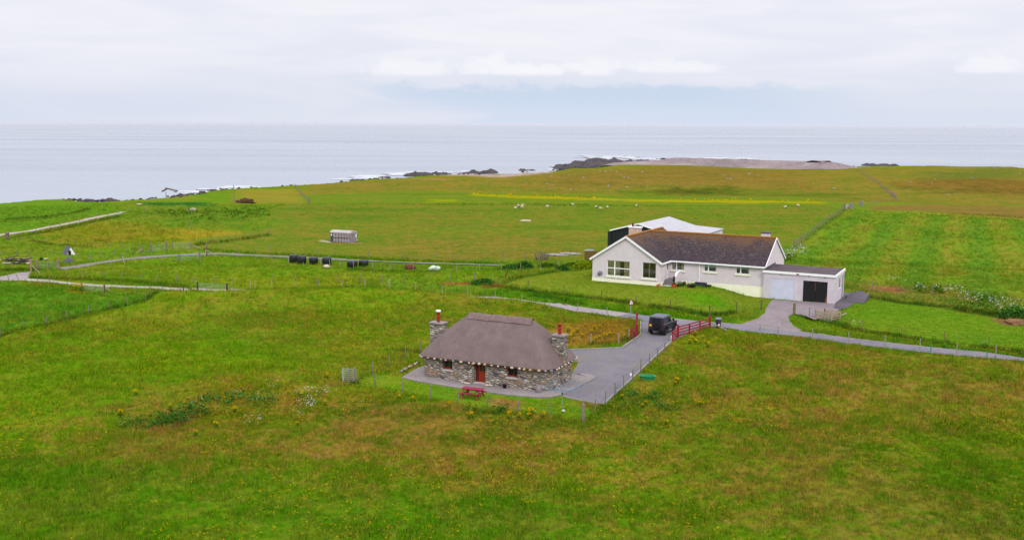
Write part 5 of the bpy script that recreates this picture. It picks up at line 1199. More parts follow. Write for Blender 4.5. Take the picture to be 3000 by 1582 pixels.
fence('low fence of the left enclosed field beside the sandy lane', P('B1', (95, 155), (205, 160), (408, 190), (535, 188), (735, 245)), 1.1, .09, None, 3, (), {0: (.05, -.1, 0), 1: (.1, -.3, 0)})
fence('fence between the two gates by the sandy lane', P('B1', (1315, 275), (1468, 278), (1620, 282), (1760, 290)), 1.0, .1, None, 3)
fence('fence on the bank above the sandy lane', P('B1', (515, 88), (700, 97), (895, 108), (1108, 118), (1315, 135), (1418, 138), (1520, 150), (1703, 165), (1907, 180), (2095, 190), (2312, 190), (2517, 190)), .9, .09, None, 3)
fence('fence beyond the small A-frame hut', P('R6', (30, 880), (208, 890), (350, 892), (515, 900), (665, 892), (840, 905), (985, 928), (1120, 945), (1247, 903), (1425, 882), (1568, 868), (1655, 858), (1780, 850)), .9, .09, None, 3, (7,), sh=1.25)
fence('fence across the pasture behind the A-frame hut', P('R6', (248, 702), (393, 715), (562, 745), (742, 768), (940, 772), (1145, 782), (1345, 795), (1527, 800), (1725, 810)), .9, .08, None, 2)
fence('fence lining the sandy track at the upper left', P('R6', (450, 590), (630, 545), (742, 520), (857, 497), (990, 467), (1095, 432), (1197, 405), (1340, 390), (1467, 370), (1600, 340)), .9, .1, None, 2)
a, b = G(P('B5', (95, 1050))[0]), G(P('B5', (640, 640))[0]); n_ = 34
fence('long fence climbing between the pasture and the striped hay field', None, 1.15, .12, None, 3, (0, n_), worldpts=onground(interp(a[:2], b[:2], n_)), sh=1.5, sw=.3)
a = b; b = G(P('B5', (1200, 548))[0]); fence('fence crossing the top of the hay field by the grey slab', None, 1.15, .12, None, 2, (0,), worldpts=onground(interp(a[:2], b[:2], 16)), sh=1.6)
q_ = GL(P('B5', (1200, 540), (1140, 482), (1050, 402), (900, 312), (770, 198))); wpp = []
for a, b in zip(q_, q_[1:]): wpp += onground(interp(a[:2], b[:2], 9))[:-1]
fence('far fence climbing the heath towards the shingle bank', None, 1.2, .18, None, 2, (), worldpts=wpp, sh=1.6)
a, b = G(P('B2', (2225, 282))[0]), G(P('B2', (2335, 405))[0]); fence('short far fence between the coast and the pasture', None, 1.2, .18, None, 2, (12,), worldpts=onground(interp(a[:2], b[:2], 12)), sh=1.8, sw=.4)
fence('post and wire fence below the right hand lawn', F15, 1.15, .09, M_dark if False else mat('brown_post', sv(112, 86, 62), .9), 4, (), {1: (0, .35, 0)})
fence('fence behind the right hand lawn in the rough grass', P('R5', (1143, 155), (1415, 192), (1715, 212), (2050, 250)), 1.15, .1, None, 3)
fence('garden fence in front of the thatched cottage', P('B6', (405, 347), (572, 385), (800, 435), (1035, 482), (1262, 522), (1512, 562), (1768, 602), (2030, 628), (2313, 665), (2412, 600)), 1.1, .1, M_post, 4, (0, 8), sh=1.35, sw=.24)
fence('fence of slim posts along the right kerb of the gravel yard', [(1772, 1187)] + P('B8', (648, 517), (732, 445), (815, 380), (893, 288), (972, 232), (1050, 170), (1118, 115)), 1.15, .1, M_post, 4)
fence('fence behind the left end of the cottage', P('B6', (345, 355), (550, 280), (688, 212), (825, 152), (950, 90)), 1.15, .1, M_post, 4, (0,), sh=1.3, sw=.24)
fence('two short posts fencing the ragwort patch beside the left red gate', P('A', (230, 1275), (850, 1262), (1080, 1180)), 1.1, .13, M_postp, 3)
def metal_gate(label, A_, B_, hh=1.1, bars=5, m=M_galv, pm=M_dark, pw=.22, ph=1.45, brace=None, posts=(1, 1), w_=.02):
    a, b = np.array(G(A_)), np.array(G(B_)); r_ = thing('field_gate', label, 'gate', tuple(a)); d = b - a; L = np.linalg.norm(d[:2]); u_ = d / np.linalg.norm(d)
    a2 = u_ * (pw * .75); b2 = d - u_ * (pw * .75)
    if posts[0]: post_mesh('gate_post', ph, pw, pm).build('gate_post', pm, r_, True)
    if posts[1]: post_mesh('gate_post', ph, pw, pm).build('gate_post', pm, r_, True, tuple(d))
    mb = MB()
    for k in range(bars): zz = .16 + (hh - .16) * k / (bars - 1); mb.bar(a2 + [0, 0, zz], b2 + [0, 0, zz], w_)
    for f_ in (0, .5, 1): q_ = a2 + (b2 - a2) * f_; mb.bar(q_ + [0, 0, .14], q_ + [0, 0, hh], w_)
    mb.build('gate_frame', m, r_)
    if brace: 
        q_ = np.array(G(brace)) - a; s0 = d if np.linalg.norm(q_ - d) < np.linalg.norm(q_) else d * 0
        MB().bar(tuple(s0 + [0, 0, .8]), tuple(q_ + [0, 0, .05]), .1).build('brace', M_postp, r_)
    return r_
metal_gate('galvanised gate between two dark brown posts at the end of the sandy lane', *P('B1', (2132, 262), (2448, 278)), brace=P('B1', (2560, 268))[0], ph=1.15, pw=.24, hh=.95)
metal_gate('green-grey gate between dark posts into the left enclosed field', *P('B1', (885, 268), (1128, 288)), brace=P('B1', (1215, 285))[0], pm=mat('dark_post2', sv(84, 60, 54), .9), ph=1.1, pw=.22, hh=.9)
metal_gate('wire-filled gate with reddish posts beside the lane junction', *P('R6', (463, 1055), (728, 1048)), bars=5, pm=mat('reddish_post', sv(140, 108, 98), .9), pw=.28, ph=1.45)
metal_gate('gate with leaning top rail left of the twin gates', *P('R6', (1880, 850), (2070, 822)), bars=5, pm=M_post, pw=.3, ph=1.55, brace=P('R6', (1815, 842))[0])
metal_gate('grey gate right of the twin gates beyond the track', *P('R7', (392, 332), (590, 330)), bars=5, pm=M_post, pw=.22, ph=1.2, brace=P('R7', (705, 338))[0])
metal_gate('grey gate on the near side of the grey track', *P('R7', (465, 472), (680, 442)), bars=5, pm=M_post, pw=.28, ph=1.25, brace=P('R7', (375, 465))[0])
metal_gate('small slatted hand gate at the left corner of the cottage garden', *P('B6', (300, 345), (395, 348)), bars=7, pm=M_galv, m=M_galv, pw=.07, ph=1.3, hh=1.22, posts=(1, 1), w_=.035)
metal_gate('pale grey metal gate across the end of the bungalow drive', *P('C', (340, 790), (1085, 975)), hh=1.05, bars=5, pm=mat('olive_post', sv(112, 100, 66), .9), pw=.3, ph=1.35, posts=(1, 0))
def lone_post(label, q_, hh=1.4, w_=.2, m=M_post, tilt=(0, 0, 0), braces=(), bm_=M_postp, cat='post', nm='wooden_post'):
    p = G(q_); r_ = thing(nm, label, cat, p); o = post_mesh('post', hh, w_, m).build('post', m, r_, True); o.rotation_euler = tilt
    for bq in braces: e = np.array(G(bq)) - np.array(p); MB().bar((0, 0, hh * .62), tuple(e + [0, 0, .03]), .1).build('brace', bm_, r_)
    return r_
lone_post('tall reddish post with pale brace at the lane junction', P('R6', (388, 1100))[0], 2.05, .26, mat('reddish_post', sv(140, 108, 98), .9), braces=[P('R6', (495, 1108))[0]])
lone_post('dark thick post at the left end of the twin gates', P('R6', (1780, 852))[0], 1.2, .28, braces=[P('R6', (1690, 862))[0]])
lone_post('tall post with two pale braces at the bend of the grey track', P('R7', (757, 400))[0], 1.5, .2, mat('dark_post3', sv(96, 66, 54), .9), braces=P('R7', (733, 418), (862, 410)))
lone_post('braced post on the near verge of the grey track', P('R6', (1526, 940))[0], .85, .14, braces=[P('R6', (1550, 1000))[0]])
lone_post('thick weathered post where the fences meet above the lane', P('R6', (95, 690))[0], 1.35, .75, mat('old_pillar', sv(112, 96, 92), .95, .2, 2), nm='stone_pillar', cat='pillar') ['label'] = 'squat weathered stone pillar beside the sandy track at the far left'
lone_post('leaning pale post at the corner of the marram grass', P('R6', (1812, 338))[0], 1.5, .2, M_postp, (0, .35, 0))
lone_post('tall thin pole standing in the pasture', P('R7', (593, 128))[0], 2.0, .16)
lone_post('tall pole at the coast above the earth heap', P('B2', (1767, 400))[0], 4.8, .2)
lone_post('short stout post beside the galvanised gate', P('B1', (1980, 278))[0], .7, .2, mat('dark_post2', sv(84, 60, 54), .9))
lone_post('brown leaning stake at the corner of the bungalow lawn', P('R8', (1650, 612))[0], 1.4, .12, M_brownb, (0, .25, 0))
lone_post('small green marker post beside the road', P('R5', (1697, 742))[0], .7, .12, M_green, nm='marker_post', cat='marker')
lone_post('second small green marker post near the right edge of the road', P('R5', (2225, 792))[0], .5, .12, M_green, nm='marker_post', cat='marker')
# red painted entrance
def red_post(par, loc, hh, w_=.2):
    mb = MB().box(-w_ / 2, w_ / 2, -w_ / 2, w_ / 2, -.1, hh); mb.hexa([(-w_ / 2 - .03, -w_ / 2 - .03, hh), (w_ / 2 + .03, -w_ / 2 - .03, hh), (w_ / 2 + .03, w_ / 2 + .03, hh), (-w_ / 2 - .03, w_ / 2 + .03, hh), (-.03, -.03, hh + .1), (.03, -.03, hh + .1), (.03, .03, hh + .1), (-.03, .03, hh + .1)])
    return mb.build('post', M_red, par, loc=loc)
def red_run(par, a, b, hh, rails, w_=.05, name='rail', h0=.25, dp=.12):
    for k in range(rails):
        zz = h0 + (hh - h0) * k / (rails - 1); MB().bar((a[0], a[1], zz), (b[0], b[1], zz), w_, dp).build(name, M_red, par)
def redside(label, far, near, leaf, mids, hh):
    a, b, c = np.array(G0(far)), np.array(G0(near)), np.array(G0(leaf))
    f_ = thing('red_picket_fence' if False else 'red_rail_fence', label[0], 'fence', tuple(b)); d = a - b
    red_post(f_, (0, 0, 0), hh + .12); red_post(f_, tuple(d), hh + .12)
    for m_ in mids: MB().bar(tuple(d * m_ + [0, 0, .05]), tuple(d * m_ + [0, 0, hh - .05]), .16, .07).build('stile', M_red, f_)
    red_run(f_, (0, 0), d[:2], hh - .08, 4)
    g_ = thing('red_gate', label[1], 'gate', tuple(b)); e = c - b; un = e[:2] / np.linalg.norm(e[:2]); s0 = un * .16
    red_run(g_, s0, e[:2], hh - .1, 5, .05, 'gate_rail', .12, .1)
    for q_ in (s0, e[:2]): MB().bar((q_[0], q_[1], .08), (q_[0], q_[1], hh - .02), .1).build('gate_stile', M_red, g_)
    MB().bar((s0[0], s0[1], .12), (e[0], e[1], hh - .12), .05, .08).build('gate_brace', M_red, g_)
    return f_
L = redside(('red painted rail fence on the left side of the cottage entrance', 'open red timber gate left of the parked car'), P('A', (1250, 850))[0], P('A', (1248, 1110))[0], P('A', (1122, 1188))[0], (.5,), 1.25)
Rr = redside(('long red painted four-rail fence on the right side of the cottage entrance', 'open red timber gate at the head of the right kerb'), P('B', (2170, 722))[0], P('B', (1245, 985))[0], P('B', (1078, 1112))[0], (.35, .68), 1.2)
def strut(root, a, b):
    o = np.array(root.location); MB().bar(tuple(np.array(a) - o), tuple(np.array(b) - o), .1, .1).build('strut', M_postp, root)
a = G0(P('A', (1250, 850))[0]); strut(L, (a[0], a[1], .95), G0(P('A', (835, 708))[0], .05)); a = G0(P('B', (2170, 722))[0]); strut(Rr, (a[0], a[1], .75), G0(P('R4', (2010, 575))[0], .05))
# wheelie bin
p = G0(P('R4', (1850, 525))[0]); bn = thing('wheelie_bin', 'black wheelie bin with a white round label standing on the road edge', 'bin', tuple(p), R(-18))
MB().hexa([(-.22, -.24, .06), (.22, -.24, .06), (.22, .24, .06), (-.22, .24, .06), (-.29, -.33, .98), (.29, -.33, .98), (.29, .33, .98), (-.29, .33, .98)]).build('bin_body', M_bin, bn)
MB().hexa([(-.33, -.37, .98), (.33, -.37, .98), (.33, .37, .98), (-.33, .37, .98), (-.28, -.3, 1.08), (.28, -.3, 1.08), (.28, .3, 1.1), (-.28, .3, 1.1)]).build('bin_lid', mat('bin_lid_plastic', sv(100, 105, 120), .5), bn)
MB().bar((-.25, .4, 1.0), (.25, .4, 1.0), .04).build('handle', M_bin, bn)
for s_ in (-1, 1): MB().lathe([(0, -.03), (.11, -.03), (.11, .03), (0, .03)], 14, axis=0).build('wheel', M_tyre, bn, True, (s_ * .25, .24, .11))
lb = MB().lathe([(0, 0), (.1, 0)], 14, axis=1).build('white_label', M_white, bn, loc=(.1, -.29, .45)); lb.rotation_euler = (R(-5.5), 0, 0); lb.scale = (.9, 1, 1.3)
MB().bar((.09, -.305, .40), (.09, -.305, .52), .02, .004).build('label_mark', M_black, bn)
MB().face([(.04, -.331, .68), (.2, -.331, .68), (.2, -.337, .78), (.04, -.337, .78)]).build('pink_sticker', mat('pink_sticker', sv(170, 60, 130), .5), bn)
# warning sign
p = G0(P('A', (1110, 668))[0]); sg = thing('road_warning_sign', 'triangular red and white road warning sign on a grey pole', 'road sign', tuple(p), R(38))
zt = zat(P('A', (1135, 262))[0], p); zb = zat(P('A', (1130, 400))[0], p)
MB().lathe([(.045, 0), (.045, zt - .1), (0, zt - .1)], 10).build('pole', M_pole, sg, True)
def tri(s_, y, z0, hh): return [(-s_, y, z0), (s_, y, z0), (0, y, z0 + hh)]
hh = zt - zb + .05; mb = MB(); A3 = tri(hh * .58, -.08, zb, hh); B3 = tri(hh * .58, -.06, zb, hh); mb.face(A3); mb.face(B3[::-1])
for i in range(3): mb.face([A3[i], A3[(i + 1) % 3], B3[(i + 1) % 3], B3[i]])
pl_ = mb.build('sign_plate', M_red, sg); MB().face(tri(hh * .36, -.084, zb + hh * .13, hh * .62)).build('sign_face', M_white, pl_)
MB().bar((0, -.088, zb + hh * .2), (0, -.088, zb + hh * .42), .06, .004).bar((-.001, -.089, zb + hh * .42), (.09, -.089, zb + hh * .54), .05, .004).build('sign_symbol', M_black, pl_)
# picnic table
p = (np.array(G0(P('E', (240, 545))[0])) + np.array(G0(P('E', (475, 585))[0])) + np.array(G0(P('E', (590, 515))[0])) * 0) ; p = G0(P('E', (415, 560))[0]); pt = thing('picnic_table', 'raspberry red timber picnic table on the grass in front of the cottage', 'picnic table', (p[0], p[1] + .35, 0), CA + R(4))
mb = MB()
for k in range(6): mb.box(-.92, .92, -.36 + k * .122, -.36 + k * .122 + .113, .71, .75)
mb.build('tabletop', M_redt, pt)
for s_ in (-1, 1):
    mb = MB(); y0 = s_ * .62
    for k in (-1, 0): mb.box(-.92, .92, y0 + k * .13, y0 + k * .13 + .12, .42, .46)
    mb.build('bench_seat', M_redt, pt)
for x_ in (-.66, .66):
    for s_ in (-1, 1): MB().bar((x_, s_ * .68, 0), (x_, s_ * .25, .71), .05, .12, (1, 0, 0)).build('leg', M_redt, pt)
    MB().box(x_ + .03, x_ + .07, -.72, .72, .34, .43).build('crossbeam', M_redt, pt); MB().bar((x_ * .95, 0, .36), (x_ * .2, 0, .7), .05, .08).build('brace', M_redt, pt)
# rotary clothes line
p = G0(P('E', (2103, 775))[0]); zt = zat(P('E', (2103, 378))[0], p); zj = zat(P('E', (2103, 480))[0], p)
rl = thing('rotary_clothes_line', 'rotary clothes line on a thin pole with pale blue lines by the yard corner', 'clothes line', tuple(p), 0)
MB().lathe([(.025, 0), (.025, zt), (0, zt)], 8).build('pole', M_pole, rl, True); MB().lathe([(.05, 0), (.06, .1), (.05, .2), (0, .2)], 8).build('hub', M_black, rl, True, (0, 0, zj - .05))
arms = []
for k in range(4):
    a = R(20 + 90 * k); e = Vector((math.cos(a) * 1.9, math.sin(a) * 1.9, zj + .75)); arms.append(e); MB().bar((0, 0, zj), tuple(e), .022).build('arm', M_pole, rl)
mb = MB()
for f_ in (.35, .5, .65, .8, .95):
    for k in range(4):
        c0 = Vector((0, 0, zj)); mb.bar(tuple(c0.lerp(arms[k], f_)), tuple(c0.lerp(arms[(k + 1) % 4], f_)), .016)
mb.build('washing_line', M_blue, rl)
stone_at('E', (2130, 812), .16, 'small white slab in the grass at the foot of the clothes line', M_cream, 'white_slab')
# green tub, little white bucket on the yard, tiny red
p = G(P('B8', (955, 362))[0]); o = MB().lathe([(0, .05), (.62, .05), (.7, .38), (.76, .42), (.66, .42), (.58, .12), (0, .12)], 20, sy=.62).build('green_tub', M_green, None, True, (p[0], p[1], p[2] - .03), R(-10)); tag(o, 'oval green plastic tub half hidden in the meadow grass', 'tub')
p = G0(P('B8', (798, 328))[0]); o = MB().lathe([(0, 0), (.07, 0), (.09, .2), (.08, .22), (0, .2)], 12).build('white_bucket', M_white, None, True, (p[0], p[1], .02)); tag(o, 'small white bucket beside a post of the gravel yard', 'bucket')
p = G0(P('B', (1060, 1050))[0]); o = MB().lathe([(0, 0), (.08, 0), (.08, .4), (.04, .46), (0, .46)], 10).build('white_canister', M_white, None, True, (p[0], p[1], .0)); tag(o, 'white canister at the foot of the right red gate', 'canister')
# timber crate beside the drive gate
A_, B_, C_ = [np.array(G(p)) for p in P('C', (1125, 1000), (1720, 1090), (2030, 1065))]
cr_ = thing('timber_pen', 'weathered timber slatted crate pen beside the bungalow drive gate', 'crate', tuple(A_)); e = B_ - A_; e[2] = 0; Lx = np.linalg.norm(e); ang = math.atan2(e[1], e[0]); cr_.rotation_euler = (0, 0, ang)
for k in range(5): MB().box(0, Lx, -.03, .01, .12 + k * .22, .28 + k * .22).build('slat', M_timber, cr_)
for x_ in (0, Lx):
    for y_ in (0.011, 1.6): MB().box(x_ - .05, x_ + .05, y_, y_ + .1, 0, 1.2).build('post', M_brownb if x_ == 0 else M_timber, cr_)
for k in range(5):
    for x_ in (0, Lx): MB().box(x_ - .015, x_ + .015, .112, 1.6, .12 + k * .22, .26 + k * .22).build('slat', M_timber, cr_)
for k in range(5): MB().box(0.06, Lx - .06, 1.701, 1.73, .12 + k * .22, .26 + k * .22).build('slat', M_timber, cr_)
e2 = C_ - A_; ca, sa = math.cos(-ang), math.sin(-ang); cl = (e2[0] * ca - e2[1] * sa, e2[0] * sa + e2[1] * ca)
hd_ = thing('wooden_hurdle', 'small wooden hurdle leaning at the right of the slatted pen', 'hurdle', tuple(C_))
for zz in (.2, .55, .9): MB().bar((0, 0, zz), ((B_ - C_)[0] * .45, (B_ - C_)[1] * .45, zz), .04, .12).build('rail', mat('mossy_timber', sv(128, 116, 70), .9), hd_)
MB().box(-.06, .06, -.06, .06, -.1, 1.1).build('post', mat('mossy_timber', sv(128, 116, 70), .9), hd_); MB().bar((0, 0, .5), (.1, .1, .1), .05).build('post', M_timber, hd_)
o = MB().bar(tuple(np.array(G(P('C', (2060, 880))[0])) + [0, 0, .1]), tuple(np.array(G(P('C', (2320, 780))[0])) + [0, 0, .12]), .08).build('loose_pole', M_timber); tag(o, 'loose wooden pole lying on the grass right of the hurdle', 'pole')
# ------------------------------------------------------------------ bales
def bale(q_, w_, hpx, label, m=M_bale, squash=1.0):
    p = G(q_); k = 1 / math.hypot(p[0], p[1]) * 3000; r_ = w_ / k / 2; hh = hpx / k / .99
    mb = MB().lathe([(0, 0), (r_ * .86, 0), (r_ * .98, hh * .12), (r_ * 1.0, hh * .5), (r_ * .98, hh * .82), (r_ * .88, hh * .95), (r_ * .6, hh * 1.0), (0, hh * 1.01)], 28)
    for i, v in enumerate(mb.v):
        a = math.atan2(v[1], v[0]); f_ = 1 + .03 * math.sin(a * 5 + q_[0]) ; mb.v[i] = (v[0] * f_, v[1] * f_ * squash, v[2] * (1 + .03 * math.sin(a * 3)))
    o = mb.build('wrapped_bale', m, None, True, (p[0], p[1], p[2] + .08)); return tag(o, label, 'bale', 'black wrapped bales by the grey track')
bales = [((1695, 478), 95, 80, 'black wrapped bale, tallest and leftmost of the row by the track'), ((1785, 492), 92, 82, 'black wrapped bale touching the right side of the leftmost bale'), ((1910, 492), 95, 68, 'black wrapped bale standing alone, third from the left'), ((2052, 498), 98, 72, 'black wrapped bale above the white stone in the field'),
         ((2325, 525), 112, 64, 'black wrapped bale with slumped sides, left of the last pair'), ((2452, 520), 106, 66, 'black wrapped bale with shiny purple top at the right end')]
for q_, w_, h_, lab in bales: s_ = ZR['R7'][2]; bale(P('R7', q_)[0], w_ * s_, h_ * s_ * 1.02, lab)
p = G(P('R8', (937, 520))[0]); o = lump('torn_bale', M_balew, .9, .5, .42, 5, 3, .28, None, (p[0], p[1], p[2] + .25), R(5)); tag(o, 'slumped pale green wrapped bale lying in the grass', 'bale')
o = stone_at('R7', (2050, 530), .5, 'white boulder in the field below the fourth bale', M_cream, 'white_boulder'); o.location.z = .25
p = G(P('R8', (690, 512))[0]); o = lump('rusty_heap', M_brownb, .8, .4, .5, 3, 3, .4, None, (p[0], p[1], p[2] + .2)); tag(o, 'small rusty brown heap beside the bale field fence', 'heap')
# ------------------------------------------------------------------ old container body with curved roof
a, b, c = [np.array(G(p)) for p in P('Cv', (320, 560), (985, 585), (1125, 545))]
e = (b - a)[:2]; L = np.linalg.norm(e); ang = math.atan2(e[1], e[0]); wd = 2.2; zt = zat(P('Cv', (320, 250))[0], a) - a[2]; zr = zat(P('Cv', (320, 190))[0], a) - a[2]
cv = thing('van_body_shed', 'old grey lorry body used as a shed with curved white roof in the pasture', 'shed', tuple(a), ang)
Hh = zt + .05
MB().box(0, L, 0, wd, .1, Hh).build('shed_body', M_cara, cv)
pf = [(wd / 2 - (wd / 2 + .06) * math.cos(R(t)), Hh + .42 * math.sin(R(t))) for t in range(0, 181, 15)]
MB().prism([(y, z) for y, z in pf] + [(wd + .06, Hh - .06), (-.06, Hh - .06)], -.08, L + .08, 0).build('curved_roof', mat('patchy_white_roof', seen(232, 228, 224), .7, .1, 2, col2=seen(190, 180, 172)), cv)
for k in range(7): x_ = L * (.13 + k * .14); MB().box(x_ - .04, x_ + .04, -.03, 0, .15, Hh - .08).build('seam', M_carad, cv)
MB().box(L * .13, L * .92, -.045, -.031, Hh * .47, Hh * .47 + .1).build('rub_rail', M_carad, cv); MB().box(0.02, L * .115, -.02, 0, .1, Hh - .08).build('end_panel', M_slate, cv)
MB().box(.12, .42, -.035, -.02, Hh * .7, Hh * .85).build('vent', M_white, cv)
for k in range(4): MB().box(L, L + .03, .15 + k * .5, .24 + k * .5, .1, Hh - .1).build('door_rib', M_slate, cv)
MB().box(L + .0, L + .02, wd - .5, wd - .1, Hh * .5, Hh * .85).build('hatch', M_white, cv)
p = G(P('Cv', (1155, 530))[0]); o = lump('white_boulder', M_cream, .35, .3, .35, 2, 2, .3, None, (p[0], p[1], p[2] + .15)); tag(o, 'white stone beside the right end of the old lorry body', 'stone')
# ------------------------------------------------------------------ A-frame hut, heap, scrap
a, b, c = [np.array(G(p)) for p in P('R6', (722, 868), (825, 882), (915, 870))]
ap = np.array(G0(P('R6', (872, 785))[0], 0)); zt = zat(P('R6', (872, 778))[0], (b + c) / 2)
hut = thing('a_frame_hut', 'small grey-roofed A-frame animal hut with white end and dark doorway', 'hut', tuple(b), 0)
bc = np.array([1.12, 1.02, 0]); ln = a - b; ln[2] = 0; ln = ln / np.linalg.norm(ln) * 2.9; perp = np.array([-bc[1], bc[0], 0]); perp /= np.linalg.norm(perp); ln = perp * 1.95; md = bc / 2
zr = zt - b[2]; q1, q2, tp_ = np.zeros(3), bc, md + [0, 0, zr]
w_ = np.linalg.norm(bc); MB().face([q1, q2, tp_]).build('hut_end', M_white, hut); MB().face([q1 + ln, tp_ + ln, q2 + ln]).build('hut_end', M_white, hut)
mb = MB()
o_ = -ln / np.linalg.norm(ln) * .06
for s0, s1 in ((q1, -1), (q2, 1)): 
    n_ = bc / w_ * s1 * .07; mb.hexa([s0 + o_ + n_, s0 + ln + n_, s0 + ln, s0 + o_, tp_ + o_ + [0, 0, .08], tp_ + ln + [0, 0, .08], tp_ + ln, tp_ + o_])
mb.build('sheet_roof', M_slate, hut)
fn = -perp * .02; dx = bc / w_; c0 = md - dx * .22 + fn
MB().face([c0 - dx * .24, c0 + dx * .24, c0 + dx * .24 + [0, 0, .6], c0 + dx * .12 + [0, 0, .78], c0 - dx * .12 + [0, 0, .78], c0 - dx * .24 + [0, 0, .6]]).build('doorway', M_black, hut)
p = G(P('R6', (830, 975))[0])
mb = MB().lathe([(1.1, -.1), (.85, .2), (.55, .48), (.25, .7), (.08, .78), (0, .79)], 26)
for i, v in enumerate(mb.v): k_ = 1 + .16 * math.sin(v[0] * 3.1 + v[1] * 4.3) * .6; mb.v[i] = (v[0] * k_, v[1] * k_ * .8, v[2])
o = mb.build('gravel_heap', M_heap, None, True, (p[0], p[1] + .7, p[2])); tag(o, 'conical heap of dark grey chippings in front of the A-frame hut', 'heap')
scr = thing('scrap_timber_pile', 'untidy pile of dark and pale scrap timber beside the lane junction', 'timber pile', G(P('R6', (200, 1005))[0]))
o0 = np.array(G(P('R6', (200, 1005))[0]))
for k in range(26):
    x_, y_ = random.uniform(100, 350), random.uniform(950, 1005); q_ = np.array(G(P('R6', (x_, y_))[0])) - o0; a = random.gauss(.15, .3); L2 = random.uniform(.8, 2.4)
    zz = random.uniform(.1, .75); MB().bar(tuple(q_ + [-math.cos(a) * L2 / 2, -math.sin(a) * L2 / 2, zz]), tuple(q_ + [math.cos(a) * L2 / 2, math.sin(a) * L2 / 2, zz + random.uniform(-.25, .25)]), .16, .1).build('board', random.choice([M_dark, M_black, M_timber, M_carad]), scr)
for (x1, y1), (x2, y2), lab in ((((0, 950), (135, 940), 'long pale plank lying at the far left beyond the scrap pile')), (((40, 990), (135, 992), 'wide pale board flat on the grass left of the scrap pile')), ((330, 1000), (378, 985), 'short white plank at the right end of the scrap pile'), ((555, 942), (590, 935), 'white board on the grass left of the A-frame hut')):
    a, b = np.array(G(P('R6', (x1, y1))[0])), np.array(G(P('R6', (x2, y2))[0])); o = MB().bar(tuple(a + [0, 0, .15]), tuple(b + [0, 0, .18]), .4, .12).build('plank', M_cream); tag(o, lab, 'plank')
o = leafclump('dark_bush', M_leaf_dark, 200, .3, .3, .5, .16, G(P('R6', (512, 940))[0]), None, 'small dark green bush left of the A-frame hut', 'bush')
for q_, s_, lab in (((1732, 255), .75, 'white slab lying on the grass by the coastal fence'),): 
    p = G(P('R6', q_)[0]); o = lump('white_slab', M_cream, s_, .5, .2, 2, 2, .2, None, (p[0], p[1], p[2] + .1)); tag(o, lab, 'slab')
p = G(P('B2', (1455, 452))[0]); o = lump('white_boat', M_cream, .85, .4, .3, 7, 3, .15, None, (p[0], p[1], p[2] + .15), R(40)); tag(o, 'white hull shaped object lying tilted in the marram grass', 'boat hull')
p = G(P('B2', (1855, 400))[0]); o = lump('earth_heap', mat('brown_earth_heap', seen(112, 78, 60), .95, .2, .5, .6, 2), 2.6, 1.0, .95, 9, 4, .5, None, (p[0], p[1], p[2] + .1)); tag(o, 'brown earth and timber heap beside the tall coastal pole', 'heap')
# raised plank frame at the shore
p = np.array(G(P('R6', (2065, 165))[0])); zt = zat(P('R6', (2068, 95))[0], p); k = math.hypot(p[0], p[1]) / 3000
fr = thing('shore_lookout_frame', 'driftwood planks raised on two thin poles at the edge of the shore', 'driftwood frame', tuple(p))
w1 = 33 * k * .2357 * 4.2; MB().lathe([(.1, 0), (.1, zt - p[2])], 8).build('pole', M_post, fr, True); MB().lathe([(.1, 0), (.1, zt - p[2] - .3)], 8).build('pole', M_post, fr, True, (150 * .2357 * k, 1, 0))
MB().bar((-44 * .2357 * k, 0, zt - p[2] + .1), (20 * .2357 * k, 0, zt - p[2] + .9), .9, .35).bar((-10 * .2357 * k, .5, zt - p[2] + 1.0), (130 * .2357 * k, .5, zt - p[2] + .2), .9, .3).build('plank', mat('driftwood', sv(98, 84, 78), .9), fr)
# grey slabs at the top of the hay field
for q_, w_, hpx, lab in (((713, 632), 9, 58, 'upright pale grey concrete slab at the corner of the hay field'), ((672, 628), 6, 40, 'smaller brownish slab left of the pale concrete slab'), ((828, 598), 7, 50, 'grey water tank standing behind the hay field fence')):
    p = np.array(G(P('B5', q_)[0])); k = math.hypot(p[0], p[1]) / 3000 * ZR['B5'][2]; o = MB().box(-w_ * k * 1.8, w_ * k * 1.8, -.3, .3, -.2, hpx * k).build('concrete_slab', M_conc if 'small' not in lab else M_conc2, None, loc=tuple(p)); tag(o, lab, 'slab')
